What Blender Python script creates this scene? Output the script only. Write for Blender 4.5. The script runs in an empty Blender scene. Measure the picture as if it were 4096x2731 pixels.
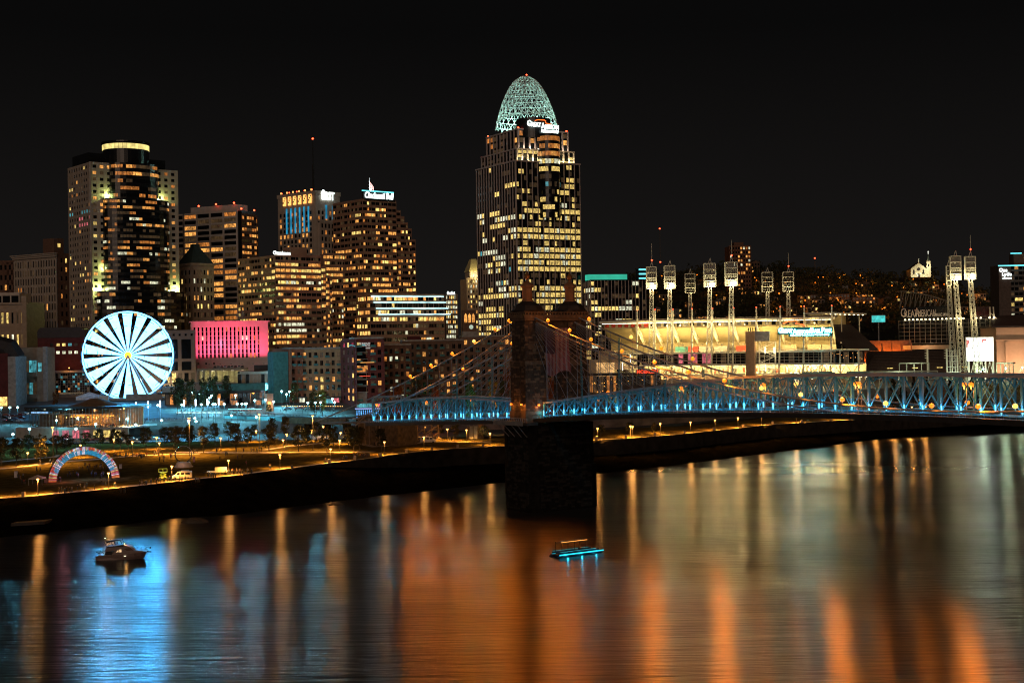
import bpy, bmesh, math, random
from mathutils import Vector, Matrix
random.seed(7)
SC = bpy.context.scene
COL = SC.collection
R = math.radians
# ---------------------------------------------------------------- camera, sky, skyglow, exposure
FPX = 5573.0                     # focal length in pixels of the 4096 wide photograph
CAMZ = 52.0
cd = bpy.data.cameras.new('camera'); cam = bpy.data.objects.new('camera', cd); COL.objects.link(cam)
cd.sensor_width = 36.0; cd.lens = 36.0 * FPX / 4096.0; cd.clip_start = 1.0; cd.clip_end = 20000.0
CM = Matrix.Rotation(R(90.0 + 0.2), 3, 'X') @ Matrix.Rotation(R(-0.9), 3, 'Z')
cam.matrix_world = Matrix.Translation((0, 0, CAMZ)) @ CM.to_4x4()
SC.camera = cam
SC.view_settings.view_transform = 'Standard'; SC.view_settings.look = 'None'
SC.view_settings.exposure = 0.0; SC.view_settings.gamma = 1.0
SC.cycles.use_denoising = True; SC.cycles.filter_width = 1.1
SC.cycles.max_bounces = 5; SC.cycles.diffuse_bounces = 2; SC.cycles.glossy_bounces = 3
SC.cycles.transmission_bounces = 3; SC.cycles.transparent_max_bounces = 12
SC.cycles.sample_clamp_indirect = 6.0
SC.cycles.caustics_reflective = False; SC.cycles.caustics_refractive = False
wd = bpy.data.worlds.new('World'); SC.world = wd; wd.use_nodes = True
nt = wd.node_tree; nt.nodes.clear()
tc = nt.nodes.new('ShaderNodeTexCoord'); sp = nt.nodes.new('ShaderNodeSeparateXYZ')
rp = nt.nodes.new('ShaderNodeValToRGB'); bg = nt.nodes.new('ShaderNodeBackground'); wo = nt.nodes.new('ShaderNodeOutputWorld')
rp.color_ramp.elements[0].position = 0.0; rp.color_ramp.elements[0].color = (0.0100, 0.0088, 0.0083, 1)
rp.color_ramp.elements[1].position = 0.22; rp.color_ramp.elements[1].color = (0.0028, 0.0027, 0.0027, 1)
nt.links.new(tc.outputs['Generated'], sp.inputs[0]); nt.links.new(sp.outputs['Z'], rp.inputs[0])
nt.links.new(rp.outputs[0], bg.inputs[0]); nt.links.new(bg.outputs[0], wo.inputs[0]); bg.inputs[1].default_value = 1.0
# faint warm skyglow of the unseen bank behind the camera, as one very soft weak sun
sl = bpy.data.lights.new('sun', 'SUN'); sl.energy = 0.44; sl.angle = R(40); sl.color = (1.0, 0.70, 0.52)
so = bpy.data.objects.new('sun', sl); COL.objects.link(so)
so.rotation_euler = Vector((0.10, 1.0, -0.34)).to_track_quat('-Z', 'Y').to_euler()

# ---------------------------------------------------------------- pixels to places
def ray(sx, sy):
    d = CM @ Vector(((sx - 2048.0) / FPX, -(sy - 1365.5) / FPX, -1.0))
    return d
def P(sx, sy, Y):                # the point of that pixel's ray at distance Y
    d = ray(sx, sy); t = Y / d.y
    return Vector((d.x * t, Y, CAMZ + d.z * t))
def G(sx, sy, z):                # where the ray meets level z
    d = ray(sx, sy); t = (z - CAMZ) / d.z
    return Vector((d.x * t, d.y * t, z))
VW = {'V1': (0, 500, 1.96), 'V2': (700, 500, 2.24), 'V3': (1100, 500, 1.96), 'V4': (1800, 250, 2.24), 'V5': (1800, 900, 1.96),
      'V6': (2300, 900, 1.96), 'W1': (3000, 900, 1.96), 'W2': (0, 1150, 2.614), 'W3': (700, 1200, 2.614), 'W4': (0, 1600, 2.614),
      'W5': (700, 1600, 2.614), 'W6': (1400, 1450, 2.614), 'W7': (2000, 1400, 1.7425), 'W8': (3000, 1400, 1.96),
      'X1': (300, 2050, 5.2275), 'X3': (0, 1750, 4.704), 'X6': (3500, 950, 2.85), 'S': (0, 0, 1.0)}
def V(k, x, y):
    a, b, s = VW[k]; return (a + x / s, b + y / s)
def lerp(a, b, t): return a + (b - a) * t
def interp(pts, x):
    if x <= pts[0][0]: return pts[0][1]
    for (x0, y0), (x1, y1) in zip(pts, pts[1:]):
        if x <= x1: return lerp(y0, y1, (x - x0) / (x1 - x0))
    return pts[-1][1]

# ---------------------------------------------------------------- materials
MATS = {}
def mat(name, col, rough=0.75, metal=0.0, vary=0.25, scale=0.6, spec=0.3, col2=None, bump=0.0, bscale=4.0, stretch=None):
    if name in MATS: return MATS[name]
    m = bpy.data.materials.new(name); m.use_nodes = True; MATS[name] = m
    t = m.node_tree; b = t.nodes['Principled BSDF']
    b.inputs['Roughness'].default_value = rough; b.inputs['Metallic'].default_value = metal
    b.inputs['Specular IOR Level'].default_value = spec
    g = t.nodes.new('ShaderNodeNewGeometry'); n = t.nodes.new('ShaderNodeTexNoise'); n.inputs['Scale'].default_value = scale
    n.inputs['Detail'].default_value = 4.0
    src = g.outputs['Position']
    if stretch:
        mp = t.nodes.new('ShaderNodeMapping'); mp.inputs['Scale'].default_value = stretch
        t.links.new(src, mp.inputs[0]); src = mp.outputs[0]
    t.links.new(src, n.inputs['Vector'])
    r = t.nodes.new('ShaderNodeValToRGB'); r.color_ramp.elements[0].position = 0.3; r.color_ramp.elements[1].position = 0.7
    c2 = col2 or tuple(min(1.0, c * (1 + vary)) for c in col)
    r.color_ramp.elements[0].color = (*[c * (1 - vary) for c in col], 1); r.color_ramp.elements[1].color = (*c2, 1)
    t.links.new(n.outputs['Fac'], r.inputs[0]); t.links.new(r.outputs[0], b.inputs['Base Color'])
    if bump:
        n2 = t.nodes.new('ShaderNodeTexNoise'); n2.inputs['Scale'].default_value = bscale; n2.inputs['Detail'].default_value = 6.0
        t.links.new(src, n2.inputs['Vector'])
        bp = t.nodes.new('ShaderNodeBump'); bp.inputs['Strength'].default_value = bump; bp.inputs['Distance'].default_value = 0.5
        t.links.new(n2.outputs['Fac'], bp.inputs['Height']); t.links.new(bp.outputs[0], b.inputs['Normal'])
    return m
def emis(name, col, strength, sample=False, lo=0.9, hi=1.1, scale=1.0, base=(0.05, 0.05, 0.05), stretch=None, detail=2.0, rnd=0.0):
    """a surface that gives off light: lamps, signs, lit windows (the noise is what stands inside a lit room)"""
    if name in MATS: return MATS[name]
    m = bpy.data.materials.new(name); m.use_nodes = True; MATS[name] = m
    t = m.node_tree; b = t.nodes['Principled BSDF']; b.inputs['Base Color'].default_value = (*base, 1)
    b.inputs['Roughness'].default_value = 0.3
    b.inputs['Emission Color'].default_value = (*col, 1)
    g = t.nodes.new('ShaderNodeNewGeometry'); n = t.nodes.new('ShaderNodeTexNoise'); n.inputs['Scale'].default_value = scale; n.inputs['Detail'].default_value = detail
    src = g.outputs['Position']
    if stretch:
        mp = t.nodes.new('ShaderNodeMapping'); mp.inputs['Scale'].default_value = stretch
        t.links.new(src, mp.inputs[0]); src = mp.outputs[0]
    t.links.new(src, n.inputs['Vector'])
    mr = t.nodes.new('ShaderNodeMapRange'); mr.inputs['From Min'].default_value = 0.3; mr.inputs['From Max'].default_value = 0.7
    mr.inputs['To Min'].default_value = lo * strength; mr.inputs['To Max'].default_value = hi * strength
    t.links.new(n.outputs['Fac'], mr.inputs['Value'])
    out = mr.outputs[0]
    if rnd:
        oi = t.nodes.new('ShaderNodeObjectInfo'); m2 = t.nodes.new('ShaderNodeMapRange')
        m2.inputs['To Min'].default_value = 1 - rnd; m2.inputs['To Max'].default_value = 1 + rnd
        t.links.new(oi.outputs['Random'], m2.inputs['Value'])
        mu = t.nodes.new('ShaderNodeMath'); mu.operation = 'MULTIPLY'; t.links.new(out, mu.inputs[0]); t.links.new(m2.outputs[0], mu.inputs[1]); out = mu.outputs[0]
    t.links.new(out, b.inputs['Emission Strength'])
    m.cycles.emission_sampling = 'AUTO' if sample else 'NONE'
    return m
WST = dict(lo=0.15, hi=1.7, scale=0.6, rnd=0.38, detail=4.0, stretch=(1.6, 1.6, 0.9))
WIN = {'w': emis('lit_window_warm', (1.0, 0.42, 0.09), 0.9, **WST),
       'a': emis('lit_window_amber', (1.0, 0.33, 0.06), 0.50, **WST),
       'y': emis('lit_window_yellow', (1.0, 0.69, 0.19), 1.1, **WST),
       'h': emis('lit_window_white', (0.95, 0.95, 0.66), 0.85, **WST),
       'd': emis('dim_window', (0.9, 0.5, 0.2), 0.05, **WST),
       'c': emis('lit_window_cyan', (0.12, 0.62, 0.72), 0.5, **WST),
       'p': emis('lit_window_pink', (1.0, 0.2, 0.25), 0.7, **WST),
       'k': mat('dark_glass', (0.006, 0.007, 0.008), 0.12, 0.0, 0.3, 0.3, 0.5)}
def pick(s):                     # 'k*6w*2y' : weighted letters
    return random.choice(s)

# ---------------------------------------------------------------- building blocks
class MB:
    def __init__(self): self.v = []; self.f = []; self.m = []; self.mats = []
    def mi(self, m):
        if m not in self.mats: self.mats.append(m)
        return self.mats.index(m)
    def poly(self, pts, m=None):
        i = len(self.v); self.v += [tuple(p) for p in pts]; self.f.append(tuple(range(i, i + len(pts)))); self.m.append(self.mi(m))
    def box(self, c, s, m=None, rz=0.0):
        x, y, z = c; a, b, h = s[0] / 2, s[1] / 2, s[2] / 2; co, si = math.cos(rz), math.sin(rz)
        i = len(self.v)
        for dz in (-h, h):
            for dx, dy in ((-a, -b), (a, -b), (a, b), (-a, b)):
                self.v.append((x + dx * co - dy * si, y + dx * si + dy * co, z + dz))
        k = self.mi(m)
        for q in ((3, 2, 1, 0), (4, 5, 6, 7), (0, 1, 5, 4), (1, 2, 6, 5), (2, 3, 7, 6), (3, 0, 4, 7)):
            self.f.append(tuple(i + j for j in q)); self.m.append(k)
    def bar(self, p, q, w, h=None, m=None, up=Vector((0, 0, 1))):
        p = Vector(p); q = Vector(q); d = (q - p)
        if d.length < 1e-6: return
        d.normalize(); h = h or w
        if abs(d.dot(up)) > 0.98: up = Vector((1, 0, 0)) if abs(d.x) < 0.9 else Vector((0, 1, 0))
        s = d.cross(up).normalized(); u = s.cross(d).normalized(); i = len(self.v)
        for e in (p, q):
            for a, b in ((-1, -1), (1, -1), (1, 1), (-1, 1)):
                self.v.append(tuple(e + s * (a * w / 2) + u * (b * h / 2)))
        k = self.mi(m)
        for t in ((0, 1, 2, 3), (7, 6, 5, 4), (0, 4, 5, 1), (1, 5, 6, 2), (2, 6, 7, 3), (3, 7, 4, 0)):
            self.f.append(tuple(i + j for j in t)); self.m.append(k)
    def tube(self, pts, r, n=6, m=None, cap=True):
        pts = [Vector(p) for p in pts]; rs = r if isinstance(r, (list, tuple)) else [r] * len(pts); k = self.mi(m); i0 = len(self.v)
        for j, p in enumerate(pts):
            d = (pts[min(j + 1, len(pts) - 1)] - pts[max(j - 1, 0)]).normalized()
            up = Vector((0, 0, 1)) if abs(d.z) < 0.95 else Vector((1, 0, 0))
            s = d.cross(up).normalized(); u = s.cross(d)
            for a in range(n):
                t = 2 * math.pi * a / n; self.v.append(tuple(p + s * (math.cos(t) * rs[j]) + u * (math.sin(t) * rs[j])))
        for j in range(len(pts) - 1):
            for a in range(n):
                b = (a + 1) % n; self.f.append((i0 + j * n + a, i0 + j * n + b, i0 + (j + 1) * n + b, i0 + (j + 1) * n + a)); self.m.append(k)
        if cap:
            self.f.append(tuple(i0 + a for a in range(n))); self.m.append(k)
            e = i0 + (len(pts) - 1) * n; self.f.append(tuple(e + a for a in reversed(range(n)))); self.m.append(k)
    def lathe(self, prof, n=12, m=None, c=(0, 0, 0), a0=0.0, a1=2 * math.pi):
        k = self.mi(m); i0 = len(self.v); full = abs(a1 - a0 - 2 * math.pi) < 1e-6; cols = n if full else n + 1
        for r, z in prof:
            for a in range(cols):
                t = a0 + (a1 - a0) * a / n; self.v.append((c[0] + r * math.cos(t), c[1] + r * math.sin(t), c[2] + z))
        for j in range(len(prof) - 1):
            for a in range(n):
                b = (a + 1) % cols; self.f.append((i0 + j * cols + a, i0 + j * cols + b, i0 + (j + 1) * cols + b, i0 + (j + 1) * cols + a)); self.m.append(k)
    def prism(self, poly, z0, z1, m=None):
        n = len(poly); i = len(self.v); k = self.mi(m)
        self.v += [(x, y, z0) for x, y in poly] + [(x, y, z1) for x, y in poly]
        for a in range(n):
            b = (a + 1) % n; self.f.append((i + a, i + b, i + n + b, i + n + a)); self.m.append(k)
        self.f.append(tuple(i + n + a for a in range(n))); self.m.append(k)
        self.f.append(tuple(i + a for a in reversed(range(n)))); self.m.append(k)
    def mesh(self, name, mt=None, smooth=False):
        me = bpy.data.meshes.new(name); me.from_pydata(self.v, [], self.f)
        for x in self.mats: me.materials.append(x or mt)
        if len(self.mats) > 1: me.polygons.foreach_set('material_index', self.m)
        if smooth: me.polygons.foreach_set('use_smooth', [True] * len(me.polygons))
        me.update(); return me
    def build(self, name, mt=None, parent=None, smooth=False, kind=None):
        return link(name, self.mesh(name, mt, smooth), parent, kind)
def link(name, me, parent=None, kind=None, loc=None, rot=None, scale=None):
    o = bpy.data.objects.new(name, me); COL.objects.link(o)
    if parent: o.parent = parent
    if kind: o['kind'] = kind
    if loc is not None: o.location = loc
    if rot is not None: o.rotation_euler = rot
    if scale is not None: o.scale = scale
    return o
def tag(o, label, cat, group=None):
    o['label'] = label; o['category'] = cat
    if group: o['group'] = group
    return o
def thing(name, label, cat, loc=(0, 0, 0), rz=0.0, group=None):
    o = bpy.data.objects.new(name, None); COL.objects.link(o); o.empty_display_size = 1.0
    o.location = loc; o.rotation_euler = (0, 0, rz); return tag(o, label, cat, group)
_cube = {}
def cube(m):
    if m.name not in _cube:
        b = MB(); b.box((0, 0, 0), (1, 1, 1), m); _cube[m.name] = b.mesh('block_' + m.name)
    return _cube[m.name]
def boxo(name, parent, c, s, m, rz=0.0, ry=0.0, rx=0.0):
    return link(name, cube(m), parent, None, c, (rx, ry, rz), s)
_bars = {}
def baro(name, parent, p, q, w, h, m):
    """a straight member from p to q, sharing one unit mesh"""
    p = Vector(p); q = Vector(q); d = q - p; L = d.length; x = d.normalized()
    up = Vector((0, 0, 1)) if abs(x.z) < 0.98 else Vector((0, 1, 0))
    y = up.cross(x).normalized(); z = x.cross(y)
    o = bpy.data.objects.new(name, cube(m)); COL.objects.link(o); o.parent = parent
    o.matrix_local = Matrix.Translation((p + q) / 2) @ Matrix((x, y, z)).transposed().to_4x4() @ Matrix.Diagonal((L, w, h, 1))
    return o
def lamp(parent, loc, col, power, radius=0.25, kind='POINT', name='lamp_light', aim=None, spot=None, blend=0.5):
    l = bpy.data.lights.new(name, kind); l.color = col; l.energy = power
    if kind != 'AREA': l.shadow_soft_size = radius
    if kind == 'SPOT': l.spot_size = R(spot or 90); l.spot_blend = blend
    o = bpy.data.objects.new(name, l); COL.objects.link(o)
    if parent: o.parent = parent
    o.location = loc
    if aim is not None: o.rotation_euler = Vector(aim).to_track_quat('-Z', 'Y').to_euler()
    return o
def copy_tree(o, parent=None):
    c = o.copy(); COL.objects.link(c)
    if parent: c.parent = parent
    for ch in list(o.children): copy_tree(ch, c)
    return c
def text_mesh(txt, height, depth, m, width=None, shear=0.0, bold=0.0, align='LEFT'):
    cu = bpy.data.curves.new('txt', 'FONT'); cu.body = txt; cu.extrude = depth / 2; cu.align_x = align; cu.shear = shear; cu.offset = bold
    cu.resolution_u = 2
    o = bpy.data.objects.new('txt', cu); COL.objects.link(o); dg = bpy.context.evaluated_depsgraph_get()
    me = bpy.data.meshes.new_from_object(o.evaluated_get(dg)); bpy.data.objects.remove(o)
    xs = [v.co.x for v in me.vertices]; ys = [v.co.y for v in me.vertices]; sy = height / (max(ys) - min(ys)); sx = width / (max(xs) - min(xs)) if width else sy
    y0 = min(ys); x0 = min(xs)
    for v in me.vertices: v.co = Vector(((v.co.x - x0) * sx, -v.co.z * 1.0, (v.co.y - y0) * sy))
    me.materials.clear(); me.materials.append(m); return me

# ---------------------------------------------------------------- a building in its own frame: x along the front, y back, z up; corner = front left
class Bld:
    def __init__(s, name, label, cat, sxl, sxc, sxr, sytop, Y, th, zb=26.0, group=None):
        th = R(th); C = P(sxc, sytop, Y); u = Vector((math.cos(th), math.sin(th))); v = Vector((-math.sin(th), math.cos(th)))
        def hit(sx, d):
            r = ray(sx, 1380); k = r.x / r.y          # x = k*y in plan
            den = d.x - k * d.y
            return (k * C.y - C.x) / den
        s.W = hit(sxr, u); s.D = hit(sxl, v) if sxl is not None else 30.0
        s.H = C.z - zb; s.zb = zb; s.C = C; s.th = th; s.mpp = Y / FPX
        s.o = thing(name, label, cat, (C.x, C.y, zb), th, group); s.panes = []
    def zpx(s, sy, sx=None):       # height above base of a pixel row at the corner's distance
        d = ray(sx if sx else 2048 + s.C.x / s.C.y * FPX, sy); return CAMZ + d.z / d.y * s.C.y - s.zb
    def face(s, f, off=0.0):
        if f == 'F': return Vector((0, -off, 0)), Vector((1, 0, 0)), Vector((0, -1, 0))
        if f == 'L': return Vector((-off, s.D, 0)), Vector((0, -1, 0)), Vector((-1, 0, 0))
        if f == 'R': return Vector((s.W + off, 0, 0)), Vector((0, 1, 0)), Vector((1, 0, 0))
        return f
    def core(s, m, x0=0, x1=None, y0=0, y1=None, z0=0, z1=None, name='wall'):
        x1 = s.W if x1 is None else x1; y1 = s.D if y1 is None else y1; z1 = s.H if z1 is None else z1
        return boxo(name, s.o, ((x0 + x1) / 2, (y0 + y1) / 2, (z0 + z1) / 2), (x1 - x0, y1 - y0, z1 - z0), m)
    def grid(s, f, u0, u1, z0, z1, nx, ny, m, pier=0.2, span=0.35, pd=0.4, sd=0.35, style=None, sub=1, gap=0.08, off=0.0, piers=True, spans=True, pm=None, mull=0.0):
        o, u, n = s.face(f) if isinstance(f, str) else f
        rz = math.atan2(u.y, u.x); bw = (u1 - u0) / nx; fh = (z1 - z0) / ny
        pw = pier * bw; sh = span * fh
        def at(uu, zz, nn): return o + u * uu + n * (nn + off) + Vector((0, 0, zz))
        if piers:
            for i in range(nx + 1):
                boxo('pier', s.o, at(u0 + i * bw, (z0 + z1) / 2, pd / 2), (pw, pd, z1 - z0), pm or m, rz)
        if spans:
            for j in range(ny + 1):
                hh = sh if 0 < j < ny else sh * 0.75
                boxo('spandrel', s.o, at((u0 + u1) / 2, z0 + j * fh, sd / 2), (u1 - u0 + pw * 0.98, sd, hh), m, rz)
        for j in range(ny):
            for i in range(nx):
                st = style(i, ny - 1 - j) if style else 'k'      # row 0 is the top floor
                for q in range(sub):
                    k = st if isinstance(st, str) and len(st) == 1 else st[q % len(st)]
                    w = (bw - pw) / sub; uu = u0 + i * bw + pw / 2 + (q + 0.5) * w
                    s.panes.append((at(uu, z0 + (j + 0.5) * fh, 0.06), (w - gap * w, 0.12, fh - sh - 0.05), rz, WIN.get(k) or k))
    def done(s, limit=300):
        ps = sorted(enumerate(s.panes), key=lambda a: (-(a[1][1][0] * a[1][1][2]) * (1.0 if a[1][3] is not WIN['k'] else 0.8)))
        for i, (c, sz, rz, m) in ps[:limit]: boxo('window', s.o, c, sz, m, rz)
        if len(ps) > limit:
            b = MB()
            for i, (c, sz, rz, m) in ps[limit:]: b.box(c, sz, m, rz)
            b.build('window_glazing', None, s.o, kind='stuff')
        return s
def rows(spec, default):
    return lambda i, j: random.choice(spec[j] if j < len(spec) and spec[j] else default)
# ================================================================ the setting: river, bank, promenade, lawn, streets, hill
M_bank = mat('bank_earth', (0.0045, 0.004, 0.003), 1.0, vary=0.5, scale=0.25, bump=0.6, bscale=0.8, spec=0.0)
M_lawn = mat('mown_grass', (0.095, 0.068, 0.020), 1.0, vary=0.4, scale=0.35, bump=0.3, bscale=3.0, spec=0.0)
M_path = mat('path_concrete', (0.34, 0.27, 0.19), 0.85, vary=0.2, scale=0.5)
M_road = mat('asphalt', (0.045, 0.045, 0.047), 0.7, vary=0.3, scale=0.5)
M_city = mat('city_paving', (0.11, 0.10, 0.095), 0.8, vary=0.4, scale=0.2)
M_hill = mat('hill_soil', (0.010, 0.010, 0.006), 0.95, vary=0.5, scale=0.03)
M_wallc = mat('retaining_wall_concrete', (0.03, 0.025, 0.02), 1.0, vary=0.35, scale=0.3, spec=0.0)
SHORE = [(-900, 2225), (0, 2148), (88, 2139), (402, 2107), (708, 2072), (945, 2057), (1140, 2030), (1297, 2011), (1526, 1982), (1737, 1961), (1870, 1945),
         (2027, 1928), (2382, 1896), (2631, 1868), (2849, 1842), (3033, 1817), (3332, 1780), (3500, 1757), (3800, 1726), (4096, 1700), (5200, 1640)]
PEDGE = [(-900, 2045), (0, 1992), (90, 1986), (383, 1960), (566, 1940), (800, 1914), (930, 1902), (1174, 1870), (1297, 1854), (1500, 1829), (1584, 1815),
         (1775, 1796), (1974, 1785), (2024, 1784), (2373, 1759), (2459, 1756), (2689, 1739), (2890, 1718), (3079, 1698), (3500, 1672), (4096, 1640), (5200, 1600)]
PZ = [(-900, 8.0), (0, 8.0), (1500, 11.0), (2024, 11.5), (2700, 11.0), (4096, 11.0)]
CREST = [(1500, 1180), (2300, 1120), (2519, 1100), (2708, 1083), (2861, 1060), (3065, 1060), (3167, 1060), (3306, 1075), (3408, 1088), (3510, 1095), (3612, 1085), (3740, 1085), (3830, 1130), (3944, 1160), (4096, 1190), (5200, 1230)]
SXS = [-900 + i * 50 for i in range(123)]
def plan(sx, Y):
    r = ray(sx, 1380); return r.x / r.y * Y
def shore_pt(sx): return G(sx, interp(SHORE, sx), 0.0)
def edge_pt(sx): return G(sx, interp(PEDGE, sx), interp(PZ, sx))
HCY = 2050.0
def crest_z(sx): return P(sx, interp(CREST, sx), HCY).z - 9.0
def hill_z(x, Y):
    sx = 2048 + x / Y * FPX; c = crest_z(sx); t = min(1, max(0, (Y - 1330.0) / (HCY - 1330.0)))
    k = min(1, max(0, (sx - 2150) / 350.0)); k = k * k * (3 - 2 * k)
    s = t ** 0.85
    return 26.0 + (c - 26.0) * s * k
def city_z(Y): return interp([(660, 18.0), (690, 18.5), (800, 24.6), (900, 26.0)], Y)
def lawn_z(x, Y):
    sx = 2048 + x / Y * FPX; e = edge_pt(sx)
    if Y <= e.y + 4: return e.z
    return lerp(e.z, 12.6, min(1, (Y - e.y - 4) / max(10.0, 640.0 - e.y - 4))) if e.y < 625 else lerp(e.z, 12.6, min(1, (Y - e.y - 4) / 60.0))
def strip(name, rowsf, m, kind='structure', smooth=True):
    b = MB(); n = None
    for sx in SXS:
        r = rowsf(sx); n = len(r); b.v += [tuple(p) for p in r]
    k = b.mi(m)
    for i in range(len(SXS) - 1):
        for j in range(n - 1):
            b.f.append((i * n + j, (i + 1) * n + j, (i + 1) * n + j + 1, i * n + j + 1)); b.m.append(k)
    return b.build(name, m, smooth=smooth, kind=kind)
_rn = random.Random(3)
def bank_rows(sx):
    s, e = shore_pt(sx), edge_pt(sx); out = [Vector((plan(sx, s.y - 60), s.y - 60, -6.0)), Vector((s.x, s.y + _rn.uniform(-1.2, 1.2), -0.05))]
    wall = min(1.0, max(0.0, (sx - 1200) / 500.0))       # further right a retaining wall carries the promenade
    zt = lerp(e.z - 0.02, 4.5, wall); ye = e.y - 0.6
    for t in (0.12, 0.3, 0.5, 0.7, 0.9):
        y = lerp(s.y, ye, t); z = zt * (t ** 0.9) + _rn.uniform(-0.12, 0.25)
        out.append(Vector((plan(sx, y), y, z)))
    out.append(Vector((plan(sx, ye), ye, zt)))
    return out
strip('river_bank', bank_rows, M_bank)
strip('promenade_wall', lambda sx: [Vector((plan(sx, edge_pt(sx).y - 0.6), edge_pt(sx).y - 0.6, lerp(edge_pt(sx).z - 0.05, 4.2, min(1, max(0, (sx - 1200) / 500)))))] +
      [Vector((plan(sx, edge_pt(sx).y + d), edge_pt(sx).y + d, edge_pt(sx).z + 0.02)) for d in (-0.55, 0.05)], M_wallc)
strip('promenade_path', lambda sx: [Vector((plan(sx, edge_pt(sx).y + d), edge_pt(sx).y + d, edge_pt(sx).z)) for d in (0.0, 4.6)], M_path)
def lawn_rows(sx):
    y0 = edge_pt(sx).y + 4.55; y1 = max(612.0, y0 + 40); out = []
    for i in range(12):
        y = lerp(y0, y1, i / 11); x = plan(sx, y); out.append(Vector((x, y, lawn_z(x, y) + 0.02)))
    return out
strip('lawn', lawn_rows, M_lawn)
strip('street', lambda sx: [Vector((plan(sx, y), y, 12.6)) for y in (max(611.9, edge_pt(sx).y + 44), max(662.0, edge_pt(sx).y + 62))], M_road)
def city_rows(sx):
    y0 = max(662.0, edge_pt(sx).y + 62); out = [Vector((plan(sx, y0), y0, 12.6)), Vector((plan(sx, y0 + 0.4), y0 + 0.4, max(12.7, city_z(y0))))]
    for y in (700, 730, 760, 800, 830, 860, 900, 960, 1060, 1200, 1330, 1400, 1480, 1560, 1640, 1720, 1800, 1880, 1960, 2050, 2300, 3000, 6000, 12000):
        y = max(y, y0 + 1 + y * 0.0001); x = plan(sx, y)
        z = city_z(y) if y < 1330 else (hill_z(x, y) if y <= 2050 else hill_z(x * 2050 / y, 2050) * (1.0 if y < 2400 else 0.0) + (0 if y < 2400 else 20))
        out.append(Vector((x, y, z)))
    return out
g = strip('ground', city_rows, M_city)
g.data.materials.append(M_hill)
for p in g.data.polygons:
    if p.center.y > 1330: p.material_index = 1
# park paths across the lawn, 4 mm proud
def ribbon(name, pts, wid, m, lift=0.05, z=None):
    b = MB(); q = [Vector(p) for p in pts]; n = len(q); L = []
    for i, p in enumerate(q):
        d = (q[min(i + 1, n - 1)] - q[max(i - 1, 0)]); s = Vector((-d.y, d.x, 0)).normalized() * wid / 2
        for e in (p - s, p + s): L.append((e.x, e.y, (lawn_z(e.x, e.y) if z is None else z) + lift))
    b.v = L; k = b.mi(m)
    for i in range(n - 1): b.f.append((2 * i, 2 * i + 2, 2 * i + 3, 2 * i + 1)); b.m.append(k)
    return b.build(name, m, kind='structure')
def pxpath(k, pts, zg=11.0):
    out = []
    for x, y in pts:
        sx, sy = V(k, x, y); z = zg
        for _ in range(4):
            p = G(sx, sy, z); z = lawn_z(p.x, p.y)
        out.append(G(sx, sy, z))
    fine = []
    for a, b in zip(out, out[1:]):
        for i in range(6): fine.append(a.lerp(b, i / 6))
    return fine + [out[-1]]
ribbon('garden_path', pxpath('W4', [(-60, 650), (250, 620), (560, 595), (640, 570)]), 3.2, M_path)
ribbon('garden_path', pxpath('W4', [(-80, 722), (200, 700), (430, 668), (620, 645), (1000, 620), (1300, 590), (1700, 568), (2091, 560)]), 3.6, M_path)
ribbon('garden_path', pxpath('W5', [(0, 545), (300, 545), (700, 550), (1100, 548), (1600, 542), (2091, 540)]), 3.6, M_path)
ribbon('garden_path', pxpath('W5', [(940, 520), (1200, 480), (1480, 455), (1800, 440), (2091, 425)]), 3.0, M_path)
ribbon('garden_path', pxpath('W6', [(60, 835), (260, 880), (480, 862), (760, 835), (1000, 828), (1300, 835), (1480, 828)]), 3.4, M_path)
# the river
b = MB(); b.poly([(-4000, -300, 0), (5000, -300, 0), (5000, 2600, 0), (-4000, 2600, 0)])
mw = bpy.data.materials.new('river_water'); mw.use_nodes = True; MATS['river_water'] = mw
t = mw.node_tree; pb = t.nodes['Principled BSDF']; pb.inputs['Base Color'].default_value = (0.0015, 0.0016, 0.0016, 1)
pb.inputs['Roughness'].default_value = 0.32; pb.inputs['IOR'].default_value = 1.55; pb.inputs['Specular IOR Level'].default_value = 0.6
gg = t.nodes.new('ShaderNodeNewGeometry')
pb.inputs['Anisotropic'].default_value = 0.93; tg_ = t.nodes.new('ShaderNodeCombineXYZ'); tg_.inputs[1].default_value = 1.0; t.links.new(tg_.outputs[0], pb.inputs['Tangent'])
def wave(scale, stretch, rot, detail):
    mp = t.nodes.new('ShaderNodeMapping'); mp.inputs['Scale'].default_value = stretch; mp.inputs['Rotation'].default_value = (0, 0, R(rot))
    n = t.nodes.new('ShaderNodeTexNoise'); n.inputs['Scale'].default_value = scale; n.inputs['Detail'].default_value = detail
    t.links.new(gg.outputs['Position'], mp.inputs[0]); t.links.new(mp.outputs[0], n.inputs['Vector']); return n
n1 = wave(0.6, (0.16, 1.0, 1), 5, 6.0); n2 = wave(0.035, (0.2, 1.0, 1), 10, 3.0)
b1 = t.nodes.new('ShaderNodeBump'); b1.inputs['Strength'].default_value = 0.6; b1.inputs['Distance'].default_value = 0.45
b2 = t.nodes.new('ShaderNodeBump'); b2.inputs['Strength'].default_value = 0.25; b2.inputs['Distance'].default_value = 3.0
t.links.new(n1.outputs['Fac'], b1.inputs['Height']); t.links.new(n2.outputs['Fac'], b2.inputs['Height']); t.links.new(b2.outputs[0], b1.inputs['Normal'])
t.links.new(b1.outputs[0], pb.inputs['Normal'])
p2 = t.nodes.new('ShaderNodeBsdfPrincipled')      # calm film between the ripples: a sharper lobe mixed with the rough one
for k_ in ('Base Color', 'IOR', 'Specular IOR Level'): p2.inputs[k_].default_value = pb.inputs[k_].default_value
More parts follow.
